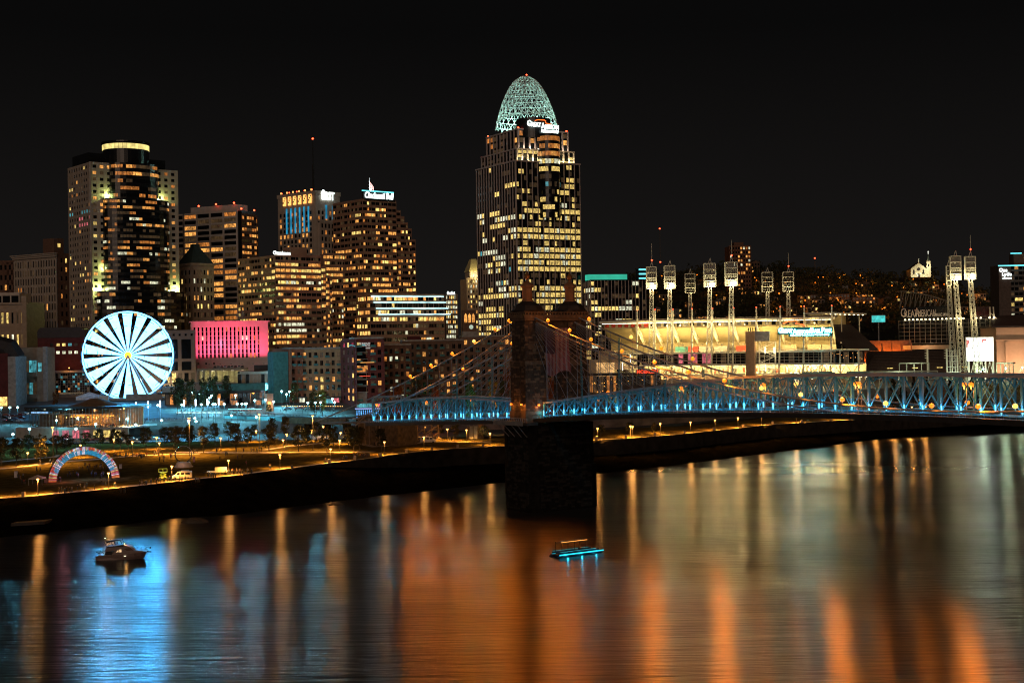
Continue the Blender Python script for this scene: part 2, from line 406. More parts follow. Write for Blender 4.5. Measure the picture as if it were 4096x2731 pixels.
p2.inputs['Roughness'].default_value = 0.17; p2.inputs['Anisotropic'].default_value = 0.9; t.links.new(tg_.outputs[0], p2.inputs['Tangent']); t.links.new(b1.outputs[0], p2.inputs['Normal'])
mx_ = t.nodes.new('ShaderNodeMixShader'); n3 = wave(0.012, (0.3, 1.0, 1), 8, 4.0); r3 = t.nodes.new('ShaderNodeMapRange'); r3.inputs['From Min'].default_value = .35; r3.inputs['From Max'].default_value = .65; r3.inputs['To Min'].default_value = .3; r3.inputs['To Max'].default_value = .7
t.links.new(n3.outputs['Fac'], r3.inputs['Value']); t.links.new(r3.outputs[0], mx_.inputs[0]); t.links.new(pb.outputs[0], mx_.inputs[1]); t.links.new(p2.outputs[0], mx_.inputs[2]); t.links.new(mx_.outputs[0], t.nodes['Material Output'].inputs[0])
b.build('river', mw, kind='structure')
# ================================================================ the skyline
M_lime = mat('pale_limestone', (0.42, 0.36, 0.30), 0.85, vary=0.12, scale=0.25)
M_brown = mat('brown_granite', (0.33, 0.195, 0.14), 0.7, vary=0.14, scale=0.2)
M_pinkg = mat('pinkish_mullion', (0.46, 0.38, 0.35), 0.5, vary=0.1, scale=0.3)
M_white = mat('white_concrete', (0.58, 0.52, 0.47), 0.8, vary=0.1, scale=0.3)
M_brick = mat('dark_brick', (0.15, 0.085, 0.06), 0.9, vary=0.25, scale=0.8)
M_cream = mat('cream_stone', (0.40, 0.31, 0.23), 0.85, vary=0.15, scale=0.4)
M_black = mat('black_curtain_wall', (0.010, 0.011, 0.013), 0.25, vary=0.3, scale=0.3, spec=0.5)
M_frame = mat('dark_window_frame', (0.03, 0.03, 0.03), 0.5)
M_roof = mat('dark_roof_felt', (0.03, 0.03, 0.03), 0.9)
M_copper = mat('green_copper', (0.05, 0.08, 0.075), 0.6)
M_steel = mat('grey_steel', (0.30, 0.30, 0.30), 0.45, 0.4)
M_lamp_red = emis('red_beacon', (1.0, 0.06, 0.02), 9.0)
L_white = emis('sign_white', (0.85, 1.0, 0.97), 3.0); L_cyan = emis('sign_cyan', (0.15, 0.85, 0.95), 1.8)
L_warmw = emis('sign_warm_white', (1.0, 0.92, 0.66), 2.2); L_yel = emis('yellow_light_band', (1.0, 0.80, 0.26), 1.05, lo=0.55, hi=1.3, scale=0.25)
L_orange = emis('orange_neon', (1.0, 0.16, 0.02), 1.6); L_teal = emis('teal_band', (0.05, 0.75, 0.50), 0.65, lo=0.8, hi=1.2, scale=0.1)
L_blue = emis('blue_pilaster_glow', (0.02, 0.42, 0.75), 0.65, lo=0.5, hi=1.4, scale=0.15); L_org2 = emis('orange_lit_panel', (1.0, 0.42, 0.10), 2.0)
L_strip = emis('cyan_white_strip', (0.55, 0.95, 1.0), 1.7, lo=0.5, hi=1.5, scale=0.12)
def beacon(B, x, y, z, r=0.8):
    b = MB(); b.lathe([(0.0, -r), (r * 0.8, -r * 0.6), (r, 0), (r * 0.8, r * 0.6), (0.0, r)], 8, M_lamp_red, (0, 0, 0)); b.box((0, 0, -r * 1.6), (r * 0.5, r * 0.5, r * 1.4), M_frame)
    return link('beacon', b.mesh('beacon'), B.o, None, (x, y, z + r * 2))
def sign(B, f, u, z, txt, h, w, m, out=0.8, name='sign', shear=0.0, bold=0.0):
    o, uu, n = B.face(f) if isinstance(f, str) else f
    return link(name, text_mesh(txt, h, 0.4, m, w, shear, bold), B.o, None, o + uu * u + n * out + Vector((0, 0, z)), (0, 0, math.atan2(uu.y, uu.x)))
def rnd(p, lit='wwwa', dark='kkkkd'):
    return lambda i, j: random.choice(lit) if random.random() < p else random.choice(dark)
def subs(p, n, lit='wwa', dark='kkd'):
    return lambda i, j: ''.join(random.choice(lit) if random.random() < p else random.choice(dark) for _ in range(n))
def rowp(ps, n=1, lit='wwya', dark='kkkd', rl=None, keep=.55):
    last = {}
    def f(i, j):                 # lit rooms come in runs along a floor
        p = ps[j % len(ps)]; l = (rl or {}).get(j, lit); out = ''
        for _ in range(n):
            if j in last and i > 0 and random.random() < keep: on, c = last[j]
            else: on = random.random() < p; c = random.choice(l)
            last[j] = (on, c); out += (c if random.random() < .8 else random.choice(l)) if on else random.choice(dark)
        return out
    return f

# ---- glass tower with the lattice crown (tallest)
B = Bld('crowned_tower', 'tallest tower, glass shaft with vertical stone mullions and a glowing steel lattice crown', 'tower', 1918, 2062, 2328, 645, 1000, 30, 26)
W, D, H = B.W, B.D, B.H
B.core(M_black)
bays = 12; ny = 34
GA = [.05, .06, .06, .30, .20, .24, .26, .65, .55, .12, .97, .96, .25, .9, .97, .97, .95, .22, .30, .96, .95, .95, .45, .5, .9, .9, .8, .6, .6, .5, .5, .5, .5, .5]
RL = {j: 'yyyyyyyh' for j in range(34)}
st = rowp(GA, 2, 'yyyyw', 'kkkdd', RL, .15)
B.grid('F', 0, W, 0, H, bays, ny, M_black, 0.11, 0.30, 0.7, 0.2, st, 2, 0.06, pm=M_pinkg)
GL = [.03, .03, .1, .12, .1, .12, .15, .45, .4, .1, .6, .5, .12, .4, .55, .55, .45, .1, .1, .5, .5, .45, .15, .2, .4, .3, .3, .2, .3, .3, .3, .3, .3, .3]
B.grid('L', 0, D, 0, H, 15, ny, M_black, 0.15, 0.30, 0.7, 0.2, rowp(GL, 1, 'yyyyyyyyhhhc', 'kkkkd'), 1, 0.06, pm=M_pinkg)
boxo('cornice', B.o, (W / 2, -0.2, H + 0.4), (W + 1.6, 1.6, 1.0), M_pinkg); boxo('cornice', B.o, (-0.2, D / 2, H + 0.4), (1.6, D + 1.6, 1.0), M_pinkg)
tiers = [(3.0, B.zpx(597) + .6, 5, 'yyyh', 'yhh'), (6.0, B.zpx(518) + 1.2, 5, 'wwaa', 'aawk')]
zprev = H
for q, (ins, zt, fl, lit, lit2) in enumerate(tiers):
    B.core(M_black, ins, W - ins, ins, D - ins, zprev, zt, 'upper_tier')
    fo = (Vector((ins, ins, 0)), Vector((1, 0, 0)), Vector((0, -1, 0))); lo_ = (Vector((ins, D - ins, 0)), Vector((0, -1, 0)), Vector((-1, 0, 0)))
    n1, n2 = (11, 11) if q == 0 else (9, 9)
    B.grid(fo, 0, W - 2 * ins, zprev, zt, n1, fl - 2, M_black, 0.24, 0.3, 0.7, 0.2, rowp([.75, .6, .2, .2], 1, lit, 'kkd'), 1, 0.06, pm=M_pinkg)
    B.grid(lo_, 0, D - 2 * ins, zprev, zt, n2, fl - 2, M_black, 0.24, 0.3, 0.7, 0.2, rowp([.4, .5, .2, .2], 1, lit2, 'kkd'), 1, 0.06, pm=M_pinkg)
    boxo('cornice', B.o, (W / 2, ins - 0.2, zt + 0.4), (W - 2 * ins + 1.4, 1.4, 0.9), M_pinkg); boxo('cornice', B.o, (ins - 0.2, D / 2, zt + 0.4), (1.4, D - 2 * ins + 1.4, 0.9), M_pinkg)
    for k in range(6):           # floodlights standing on the setback wash the tier's mullions
        x = lerp(ins + 3, W - ins - 3, k / 5); lamp(B.o, (x, ins - 2.0, zprev + 1.4), (1.0, 0.86, 0.45) if q == 0 else (1, .8, .6), 3600 if q == 0 else 900, 0.3)
        boxo('floodlight', B.o, (x, ins - 2.2, zprev + 0.9), (0.7, 0.5, 0.5), M_steel)
    zprev = zt
# curved glass bay running up the front
bx, br = W * 0.52, 8.5; z0b, z1b = B.zpx(870), B.zpx(505) - 4.2
bb = MB(); bb.lathe([(br, z0b), (br, z1b)], 20, M_black, (bx, 1.5, 0), math.pi, 2 * math.pi); bb.build('curved_bay', None, B.o)
fls = 11; fh = (z1b - .5 - z0b) / fls
BR = ['a'*6, 'aawk', 'aaw', 'hhyy', 'yk', 'kkd', 'kcd', 'kkyd', 'ykk', 'yykk', 'ykkk']
for j in range(fls):
    for k in range(12):
        a = math.pi * (1.0 + (k + 0.5) / 12); x = bx + (br + 0.1) * math.cos(a); y = 1.5 + (br + 0.1) * math.sin(a)
        B.panes.append((Vector((x, y, z1b - .5 - (j + 0.55) * fh)), (br * math.pi / 12 * 0.94, 0.15, fh * 0.6), a + math.pi / 2, WIN[random.choice(BR[j])]))
# dark drum behind the sign
dx_ = W * 0.40; zs = B.zpx(505)
bb = MB(); bb.lathe([(13.5, zs - 7), (13.5, zs + 7.5)], 24, M_black, (dx_, 12, 0), math.pi, 2 * math.pi); bb.lathe([(0, zs + 7.5), (13.5, zs + 7.5)], 24, M_black, (dx_, 12, 0), math.pi, 2 * math.pi)
bb.build('sign_drum', None, B.o)
fs = (Vector((0, -2.2, 0)), Vector((1, 0, 0)), Vector((0, -1, 0)))
sign(B, fs, 8.5, zs + .2, 'G', 4.4, 3.2, L_white, 0.8, bold=0.02); sign(B, fs, 12.0, zs + .2, 'REAT', 3.2, 8.0, L_white, 0.8, bold=0.02)
sign(B, fs, 20.4, zs - .8, 'A', 4.2, 3.0, L_white, 0.8, bold=0.02); sign(B, fs, 23.6, zs - .8, 'MERICAN', 3.2, 11.5, L_white, 0.8, bold=0.02)
sign(B, fs, 20.5, zs - 3.6, 'INSURANCE GROUP', 2.1, 14.5, L_white, 0.8, bold=0.02)
bb = MB(); zz = [(15, 2.6), (18, 3.4), (23, 3.4), (24.2, 2.9), (23.8, 1.5), (26, 1.0), (29.5, 0.6)]
bb.tube([(x, -3.0, zs + z + 2.0) for x, z in zz], 0.32, 6, L_orange); bb.build('sign', None, B.o)
# crown: a leaning half shell of steel arcs
cx, cy, cz = W * 0.47, D * 0.45, B.zpx(510) + 3.5; CW, CH, CDp = 23.6, B.zpx(297) + 6.5 - B.zpx(510) - 3.5, 17.0
M_crown = mat('white_painted_crown_steel', (0.82, 0.86, 0.84), 0.4, 0.1, 0.05)
ca, sa = math.cos(-B.th + 0.10), math.sin(-B.th + 0.10)
def crown(a, t):                 # a around, t up
    r = max(0.0, 1 - t ** 1.15) ** 0.47; x, y, z = CW * r * math.cos(a), CDp * r * math.sin(a), CH * t
    y += z * 0.12
    return Vector((cx + x * ca - y * sa, cy + x * sa + y * ca, cz + z))
def open_t(a):                   # the front is cut away by an arch over the sign
    s = math.sin(a); return 0.0 if s > 0 else 0.24 * (-s) ** 0.5
NA = 26
for k in range(NA):
    a = 2 * math.pi * k / NA; b = MB(); t0 = open_t(a)
    b.tube([crown(a, lerp(t0, 0.992, (i / 9) ** 0.8)) for i in range(10)], 0.15, 4, M_crown); b.build('crown_rib', None, B.o)
    b = MB(); b.tube([crown(a + 1.15 * i / 7, lerp(t0, 0.9, i / 7)) for i in range(8)], 0.19, 4, M_crown); b.build('crown_brace', None, B.o)
    b = MB(); b.tube([crown(a - 1.15 * i / 7, lerp(t0, 0.9, i / 7)) for i in range(8)], 0.19, 4, M_crown); b.build('crown_brace', None, B.o)
for q in range(9):               # hoops that sweep up over the front like nested arches
    t1 = 0.06 + 0.1 * q; b = MB(); pts = []
    for i in range(33):
        a = 2 * math.pi * i / 32; t = max(open_t(a), t1 + (0.13 * (1 - t1)) * max(0, -math.sin(a)))
        pts.append(crown(a, min(0.99, t)))
    b.tube(pts, 0.24, 4, M_crown, False); b.build('crown_hoop', None, B.o)
for q in range(4):               # floodlights at its foot
    a = math.pi * (0.25 + 0.5 * q); p = crown(a, 0.02); c = Vector((cx, cy, cz))
    p = c.lerp(p, 0.55); lamp(B.o, p + Vector((0, 0, 2.0)), (0.50, 1.0, 0.84), 11000, 0.8); boxo('floodlight', B.o, p + Vector((0, 0, 0.7)), (1.0, 1.0, 1.0), M_steel)
pt = crown(0, .999); beacon(B, pt.x, pt.y, cz + CH - 0.5, 0.6); beacon(B, 6.5, 6.5, tiers[1][1], 0.7); beacon(B, W - 6.5, 6.5, tiers[1][1], 0.7); beacon(B, 6.5, D - 6.5, tiers[1][1], 0.7)
B.done(300)

# ---- black glass tower with pale stone flanks and a yellow light band (left)
B = Bld('black_glass_tower', 'dark glass tower with pale gridded flanks and yellow light band round its drum top', 'tower', 285, 362, 714, 652, 950, 38, 26)
W, D, H = B.W, B.D, B.H
fl = 21
B.core(M_lime, 0, W * 0.245, 0, D, 0, H, 'stone_flank'); B.core(M_lime, W * 0.75, W, 0, D, 0, B.zpx(664), 'stone_flank'); B.core(M_black, W * 0.2, W * 0.8, 2, D, 0, H + 1, 'wall')
ps = [.05, .15, .2, .25, .3, .1, .2, .15, .1, .3, .15, .1, .25, .15, .2, .2, .15, .5, .6, .3, .2, .2, .2, .2, .2]
nfl = 36
def lft(i, j):
    if j in (7,): return random.choice('ccckk')
    if j in (8, 9) and i > 3: return random.choice('ppk')
    return random.choice('wyya') if random.random() < ps[j % len(ps)] * 0.8 else random.choice('kkkkd')
B.grid('L', 0, D, 0, H, 9, nfl, M_lime, 0.5, 0.5, 0.35, 0.3, lft, 1, 0.02)
B.grid('F', 0, W * 0.245, 0, H, 3, nfl, M_lime, 0.5, 0.5, 0.35, 0.3, rnd(0.3, 'wwya'), 1, 0.02)
B.grid('F', W * 0.75, W, 0, B.zpx(664), 3, nfl, M_lime, 0.5, 0.5, 0.35, 0.3, rnd(0.3, 'wwya'), 1, 0.02)
# bulging black glass front in three lifts
def bulge(x0, x1, z0, z1, dep, floors, seg, p, lit, yoff=0.0, name='glass_front'):
    cx_, hw = (x0 + x1) / 2, (x1 - x0) / 2; b = MB(); pts = []
    for k in range(seg + 1):
        a = math.pi * (1 + k / seg); pts.append((cx_ + hw * math.cos(a), yoff + dep * math.sin(a)))
    b.prism(pts + [(x1, 6), (x0, 6)], z0, z1, M_black); b.build(name, None, B.o)
    fh = (z1 - z0) / floors
    for j in range(floors):
        pj = p[j % len(p)] if isinstance(p, list) else p; runs = 0; cur = 'k'
        for k in range(seg):
            (xa, ya), (xb, yb) = pts[k], pts[k + 1]; L = math.hypot(xb - xa, yb - ya); rz = math.atan2(yb - ya, xb - xa)
            for q in range(2):
                if runs <= 0: cur = random.choice(lit + 'aadd') if random.random() < pj * .85 else random.choice('kkkd'); runs = random.choice([1, 1, 2, 3])
                runs -= 1; f = (q + 0.5) / 2; n = Vector((yb - ya, -(xb - xa))).normalized() * 0.08
                B.panes.append((Vector((lerp(xa, xb, f) + n.x, lerp(ya, yb, f) + n.y, z1 - (j + 0.5) * fh)), (L / 2 * 0.9, 0.16, fh * 0.46), rz, WIN[cur]))
SC1 = [.85, .6, .3, .5, .6, .2, .35, .75, .3, .25, .45, .6, .5, .75, .3, .45, .75, .7, .35]
zA, zB_ = B.zpx(792), B.zpx(1165)
bulge(W * 0.21, W * 0.78, zA, H + 1, 9, 5, 12, SC1[:5], 'wwaa')
bulge(W * 0.13, W * 0.90, zB_, zA, 11, 16, 16, SC1[3:], 'wwaah')
bulge(W * 0.05, W * 1.10, 0, zB_, 12.5, 15, 18, [.12, .45, .2, .25, .3, .2, .25, .2, .2, .2, .2], 'whha')
# stepped dark crown and round drum
B.core(M_black, W * 0.02, W * 0.35, 8, D - 4, H, B.zpx(604), 'upper_tier'); B.core(M_black, W * 0.7, W * 0.93, 8, D - 4, H - 3, B.zpx(614), 'upper_tier')
cxr, cyr, rr = W * 0.50, 14, 15.8; zt = B.zpx(552)
b = MB(); b.lathe([(rr, H - 8), (rr, zt)], 40, M_black, (cxr, cyr, 0)); b.lathe([(rr, zt), (0, zt)], 40, M_roof, (cxr, cyr, 0)); b.build('round_drum', None, B.o)
zl0, zl1 = B.zpx(582), B.zpx(561)
for k in range(36):
    a = 2 * math.pi * (k + 0.5) / 36; boxo('light_panel', B.o, (cxr + (rr + 0.1) * math.cos(a), cyr + (rr + 0.1) * math.sin(a), (zl0 + zl1) / 2), (2 * math.pi * rr / 36 * 0.93, 0.2, zl1 - zl0), L_yel, a + math.pi / 2)
b = MB(); b.lathe([(rr + 0.5, zt - 1.0), (rr + 0.9, zt - 0.5), (rr + 0.9, zt + 0.4), (rr - 1, zt + 0.4)], 40, M_black, (cxr, cyr, 0)); b.build('parapet_ring', None, B.o)
# green-yellow floodlights on the setbacks graze the flanks
for (x, z, pw) in ((W * 0.19, zA + 1.5, 5000), (W * 0.80, zA + 1.5, 4500), (W * 0.06, zB_ + 1.5, 8500), (W * 0.97, zB_ + 1.5, 8000), (W * 0.12, zB_ + 16, 2500)):
    lamp(B.o, (x, -2.2, z), (0.80, 1.0, 0.30), pw, 0.3); boxo('floodlight', B.o, (x, -2.6, z - 0.6), (0.8, 0.6, 0.6), M_steel)
B.done(300)

# ---- white gridded office block with red beacons
B = Bld('gridded_office_block', 'pale concrete office block with a deep window grid and red beacons along its roof', 'building', 700, 968, 972, 830, 1080, 38, 26) if False else None
B = Bld('gridded_office_block', 'pale concrete office block with deep window grid and red roof beacons behind the domed tower', 'building', 680, 966, 1032, 842, 1080, 62, 26)
W, D, H = B.W, B.D, B.H
B.core(M_black)
B.grid('L', 0, D * 0.22, 0, H, 2, 30, M_white, 0.16, 0.36, 0.6, 0.55, rnd(0.1), 2)
B.grid('L', D * 0.22, D * 0.94, 0, H, 4, 30, M_white, 0.12, 0.36, 0.6, 0.55, rnd(0.55, 'wwaad'), 3)
B.grid('F', 0, W, 0, H - 3, 6, 29, M_brick, 0.1, 0.5, 0.3, 0.4, rnd(0.55, 'wwaa'), 2)
B.core(M_white, 3, W - 3, 6, D * 0.72, H, H + 5.5, 'penthouse')
for x, y, z in ((1, 1, H), (1, D * .35, H + 5), (4, D * .62, H + 5), (1, D * .9, H), (W - 1, 1, H), (2, D * .12, H + 5)): beacon(B, x, y, z, 0.75)
B.done(300)
B = Bld('dark_office_wing', 'dark lower office wing with amber ribbon windows stepping behind the gridded block', 'building', 1010, 1018, 1038, 870, 1110, 55, 26)
B.core(M_brick); B.grid('F', 0, B.W, 0, B.H, 4, 22, M_brick, 0.1, 0.5, 0.3, 0.35, rnd(.6, 'waa'), 1); B.done(80)
# ---- old tower with pyramid roof
B = Bld('pyramid_roofed_tower', 'old stone tower with a dark green pyramid roof between the glass tower and gridded block', 'building', 712, 765, 860, 1055, 1010, 40, 26)
W, D, H = B.W, B.D, B.H
B.core(M_cream); B.grid('F', W * .05, W * .95, 0, H - 3, 6, 14, M_cream, .55, .45, .3, .25, rnd(.25, 'wyh'), 1)
B.grid('L', 0, D, 0, H - 3, 4, 14, M_cream, .55, .45, .3, .25, rnd(.2, 'wy'), 1)
b = MB(); zt = B.zpx(985); m_ = (W * .5, D * .5)
b.prism([(-1, -1), (W + 1, -1), (W + 1, D + 1), (-1, D + 1)], H - 1, H + .6, M_cream)
for a, c in (((0, 0), (W, 0)), ((W, 0), (W, D)), ((W, D), (0, D)), ((0, D), (0, 0))):
    i0 = (lerp(a[0], m_[0], .75), lerp(a[1], m_[1], .75)); i1 = (lerp(c[0], m_[0], .75), lerp(c[1], m_[1], .75))
    b.poly([(*a, H + .6), (*c, H + .6), (*i1, zt), (*i0, zt)], M_copper)
rf = b.build('roof', None, B.o); boxo('lantern', rf, (m_[0], m_[1], zt + 1), (W * .26, D * .26, 3), M_copper)
B.done(200)

# ---- brown stone banded offices
B = Bld('blue_lit_tower', 'stone tower with blue floodlit columns and a white lettered sign at its roofline', 'tower', 1120, 1262, 1368, 762, 1180, 48, 26)
W, D, H = B.W, B.D, B.H
B.core(M_lime)
nf = 31
def fl_(i, j): return random.choice('wwwa') if random.random() < .45 else 'k'
B.grid('L', D * .03, D * .92, 0, H - 16, 9, nf, M_lime, .42, .35, .5, .3, fl_, 1)
B.grid('F', W * .04, W * .96, 0, H - 16, 6, nf, M_lime, .42, .35, .5, .3, fl_, 1)
B.core(M_lime, -.6, W + .6, -.6, D + .6, H - 3.4, H, 'parapet')
zb0, zb1 = B.zpx(925), B.zpx(822)
for k in range(1, 7): boxo('lit_pilaster', B.o, (-.8, D * .06 + k * D * .115, (zb0 + zb1) / 2), (.5, 1.4, zb1 - zb0), L_blue)  # floodlight on the pilasters put in as their own glow
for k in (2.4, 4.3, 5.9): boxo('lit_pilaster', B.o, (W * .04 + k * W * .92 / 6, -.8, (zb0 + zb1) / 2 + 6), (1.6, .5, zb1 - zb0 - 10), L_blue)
for k in range(6):
    boxo('lit_panel', B.o, (-.7, D * .05 + (k + .6) * D * .135, B.zpx(792)), (.3, D * .075, 7.5), L_org2)
    for q in range(3): boxo('panel_emblem', B.o, (-.95, D * .05 + (k + .6) * D * .135 + (q - 1) * 1.1, B.zpx(792) + (1 - q) * 1.8 + .6), (.2, 1.3, 1.3), M_lime)
sign(B, 'F', W * .2, B.zpx(797), 'fi', 8.5, 4.0, L_white, 1.2, bold=.03); sign(B, 'F', W * .2 + 4.6, B.zpx(797), 'RST', 7.0, W * .36, L_white, 1.2, bold=.03)
for k in range(5): beacon(B, 0.5, D * (.1 + .2 * k), H, .55)
for k in range(6): boxo('roof_lamp', B.o, (-.4, D * (.1 + .16 * k), H + 1.1), (.9, .9, 1.4), L_org2)
b = MB(); mz = B.zpx(545); mx, my = W * .55, D * .4
b.bar((mx, my, H), (mx, my, lerp(H, mz, .55)), 1.3, 1.3, M_frame); b.bar((mx, my, lerp(H, mz, .55)), (mx, my, mz), .6, .6, M_frame); b.build('antenna_mast', None, B.o)
beacon(B, mx, my, mz, .8)
B.core(M_lime, W * .05, W * .9, -4, 0, 0, B.zpx(890), 'lower_wing'); fo = (Vector((0, -4, 0)), Vector((1, 0, 0)), Vector((0, -1, 0))); B.grid(fo, W * .05, W * .9, 0, B.zpx(890), 6, 24, M_lime, .42, .35, .5, .3, rnd(.35, 'wwa'), 1)
B.done(300)

B = Bld('stepped_brown_tower', 'brown banded tower stepping down on its right under a glowing sign and flag', 'tower', 1341, 1450, 1592, 800, 1110, 40, 26)
W, D, H = B.W, B.D, B.H
B.core(M_brown, 0, W, 0, D, 0, H)
nf = 31; pr = [.05, .15, .3, .2, .15, .55, .1, .3, .25, .3, .55, .6, .3, .6, .6, .5, .4, .4, .5, .4]
B.grid('F', 0, W, 0, H, 8, nf, M_brown, .10, .5, .3, .45, rowp(pr, 2, 'wwya', 'kkkd'), 2)
B.grid('L', 0, D, 0, H, 8, nf, M_brown, .10, .5, .3, .45, rowp(pr, 2, 'wwya', 'kkkd'), 2)
xr = [(1610, 836), (1626, 860), (1641, 884), (1657, 908), (1673, 952)]
xw = W; k0 = W / (1592 - 1450)
for (sx, sy) in xr:
    x1 = (sx - 1450) * k0 * 1.02; zt = B.zpx(sy); B.core(M_brown, xw, x1, 1.0, D - 2, 0, zt, 'stepped_wing')
    fo = (Vector((0, 1.0, 0)), Vector((1, 0, 0)), Vector((0, -1, 0))); B.grid(fo, xw, x1, 0, zt, 1, int(nf * zt / H), M_brown, .10, .5, .3, .45, rowp(pr, 2, 'wwya', 'kkkd'), 2); xw = x1
B.core(M_black, 1.5, W - 1, -.6, D - 1, H, B.zpx(817, 1450) + 1 if False else H + 1.2, 'parapet')
B.core(M_frame, 1.5, W * .92, .5, 3, H + 1.2, H + 7.2, 'sign_box'); boxo('sign_light', B.o, (W * .47, .3, H + 7.6), (W * .94, 1.0, .7), L_cyan)
sign(B, 'F', 2.2, H + 1.7, 'Cincinnati Bell', 5.2, W * .86, L_white, .3, bold=.03, shear=.2)
b = MB(); b.tube([(W * .38, 8, H), (W * .38, 8, B.zpx(703))], .3, 6, mat('flagpole_white', (.8, .8, .8), .4)); b.build('flagpole', None, B.o)
b = MB(); z9 = B.zpx(716)
for k in range(5): b.poly([(W * .38 + .4 + .7 * k, 8 - .3 * (k % 2), z9 - .8 * k), (W * .38 + 1.1 + .7 * k, 8 - .3 * ((k + 1) % 2), z9 - .8 * (k + 1)), (W * .38 + 1.1 + .7 * k, 8 - .3 * ((k + 1) % 2), z9 - .8 * (k + 1) - 9 + k), (W * .38 + .4 + .7 * k, 8 - .3 * (k % 2), z9 - .8 * k - 10 + k)], mat('flag_cloth', (.5, .25, .22), .8))
b.build('flag', None, B.o); lamp(B.o, (W * .38 - 2, 2, H + 9), (.8, .95, 1), 9000, .4)
B.done(300)

B = Bld('broad_banded_office', 'broad brown banded office block with small white sign before the stepped tower', 'building', 957, 1100, 1288, 1020, 960, 42, 26)
W, D, H = B.W, B.D, B.H
B.core(M_brown)
pr = [.12, .8, .85, .95, .75, .6, .35, .45, .3, .45, .45, .5, .35, .55, .55]
nf = 22
B.grid('F', 0, W, 0, H, 9, nf, M_brown, .08, .5, .25, .45, rowp(pr, 2, 'wwya', 'kkkd', {4: 'hhy', 11: 'hh', 12: 'hhk'}), 2)
B.grid('L', 0, D, 0, H - 1, 11, nf, M_brown, .10, .5, .25, .45, rowp([.4, .3, .7, .6, .4, .4, .3, .3, .5, .4], 2, 'wwyd', 'kkd'), 2)
xw = W; k0 = W / 188.0
for q, (sx, sy) in enumerate(((1306, 1062), (1322, 1100), (1334, 1112))):
    x1 = (sx - 1100) * k0 * 1.02; B.core(M_brown, xw, x1, .8 + .3 * q, D - 2, 0, B.zpx(sy), 'stepped_wing')
    fo = (Vector((0, .8 + .3 * q, 0)), Vector((1, 0, 0)), Vector((0, -1, 0))); B.grid(fo, xw, x1, 0, B.zpx(sy), 1, int(nf * B.zpx(sy) / H), M_brown, .08, .5, .25, .45, rowp(pr[1:], 2, 'wwya', 'kkkd'), 2); xw = x1
B.core(M_brown, W * .42, W * .78, 5, 14, H, H + 6.5, 'penthouse')
sign(B, 'F', -2, H + .2, 'Omnicare', 2.7, 14, L_white, .8, bold=.03)
B.done(300)
B = Bld('brown_office_annex', 'brown banded annex with lit ribbon windows between the broad block and stepped tower', 'building', 1285, 1292, 1376, 1016, 1010, 30, 26)
B.core(M_brown); B.grid('F', 0, B.W, 0, B.H, 6, 22, M_brown, .08, .5, .25, .45, rowp([.75, .5, .7, .85, .2, .2, .3, .4, .3, .6, .5], 2, 'wwy', 'kkd', {9: 'hh', 10: 'hhy'}), 2); B.done(160)
B = Bld('strip_lit_office', 'low brown office block with four cyan-white light strips across its upper floors', 'building', 1430, 1480, 1778, 1180, 1000, 30, 26)
W, D, H = B.W, B.D, B.H
B.core(M_brown)
B.grid('F', 0, W, 0, H, 14, 13, M_brown, .08, .45, .25, .4, rowp([.55, .35, .7, .75, .1, .1, .1], 2, 'yywh', 'kkkd'), 2)
B.grid('L', 0, D, 0, H, 5, 13, M_brown, .08, .45, .25, .4, rowp([.5], 2, 'yw', 'kkd'), 2)
for k in range(4):
    z = B.zpx(1183 + 24 * k, 1620); boxo('light_strip', B.o, (W * (.5 + .03 * k), -1.0, z), (W * .98, .5, .75), L_strip)
B.done(260)
B = Bld('small_lit_hotel', 'small distant cream building with glowing window rows and a white rooftop sign', 'building', None, 1783, 1832, 1180, 1400, 10, 26)
B.core(emis('lit_cream_facade', (1.0, .62, .35), .30, base=(.4, .3, .2)) if False else M_cream); B.grid('F', 0, B.W, 0, B.H, 7, 16, M_cream, .35, .4, .3, .25, rnd(.75, 'yhhw'), 1)
sign(B, 'F', B.W * .1, B.H + .5, 'Comfort', 3.2, B.W * .7, L_white, .6, bold=.04)
B.done(120)
B = Bld('pyramid_lit_tower', 'dark old tower with a floodlit yellow pyramid roof, left of the tallest tower', 'tower', 1845, 1868, 1935, 1115, 1080, 18, 26)
W, D, H = B.W, B.D, B.H
B.core(M_cream); B.grid('F', 0, W, 0, H, 6, 20, M_cream, .5, .45, .3, .25, rnd(.5, 'yywh'), 1)
x0, x1 = W * .28, W * 1.0; zt1 = B.zpx(1085); zt2 = B.zpx(1033)
B.core(M_lime, x0, x1, 4, 18, H, zt1, 'lit_drum')
for k in range(5): boxo('lit_opening', B.o, (lerp(x0, x1, .12 + k * .19), 3.8, (H + zt1) / 2), (1.5, .3, (zt1 - H) * .7), emis('lit_opening', (1, .62, .25), 1.0))
b = MB(); m_ = ((x0 + x1) / 2, 11)
q4 = [(x0 - .6, 3.4), (x1 + .6, 3.4), (x1 + .6, 18.6), (x0 - .6, 18.6)]; i4 = [(lerp(x, m_[0], .62), lerp(y, m_[1], .62)) for x, y in q4]
for k in range(4): b.poly([(*q4[k], zt1), (*q4[(k + 1) % 4], zt1), (*i4[(k + 1) % 4], zt2), (*i4[k], zt2)], mat('pale_roof_tile', (.5, .45, .25), .6, vary=.2, scale=1.5))
b.poly([(*p, zt2) for p in i4], M_lime); b.build('roof', None, B.o)
for k in range(3): lamp(B.o, (lerp(x0, x1, .2 + .3 * k), -2.5, H + 3), (1.0, .78, .32), 2600, .4); boxo('floodlight', B.o, (lerp(x0, x1, .2 + .3 * k), -1.2, H + .8), (.7, .7, 1.2), M_steel)
B.done(150)
B = Bld('clock_church_tower', 'dark gothic church tower with three lit lancets and a pale clock face', 'church', 1848, 1852, 1905, 1240, 960, 15, 26)
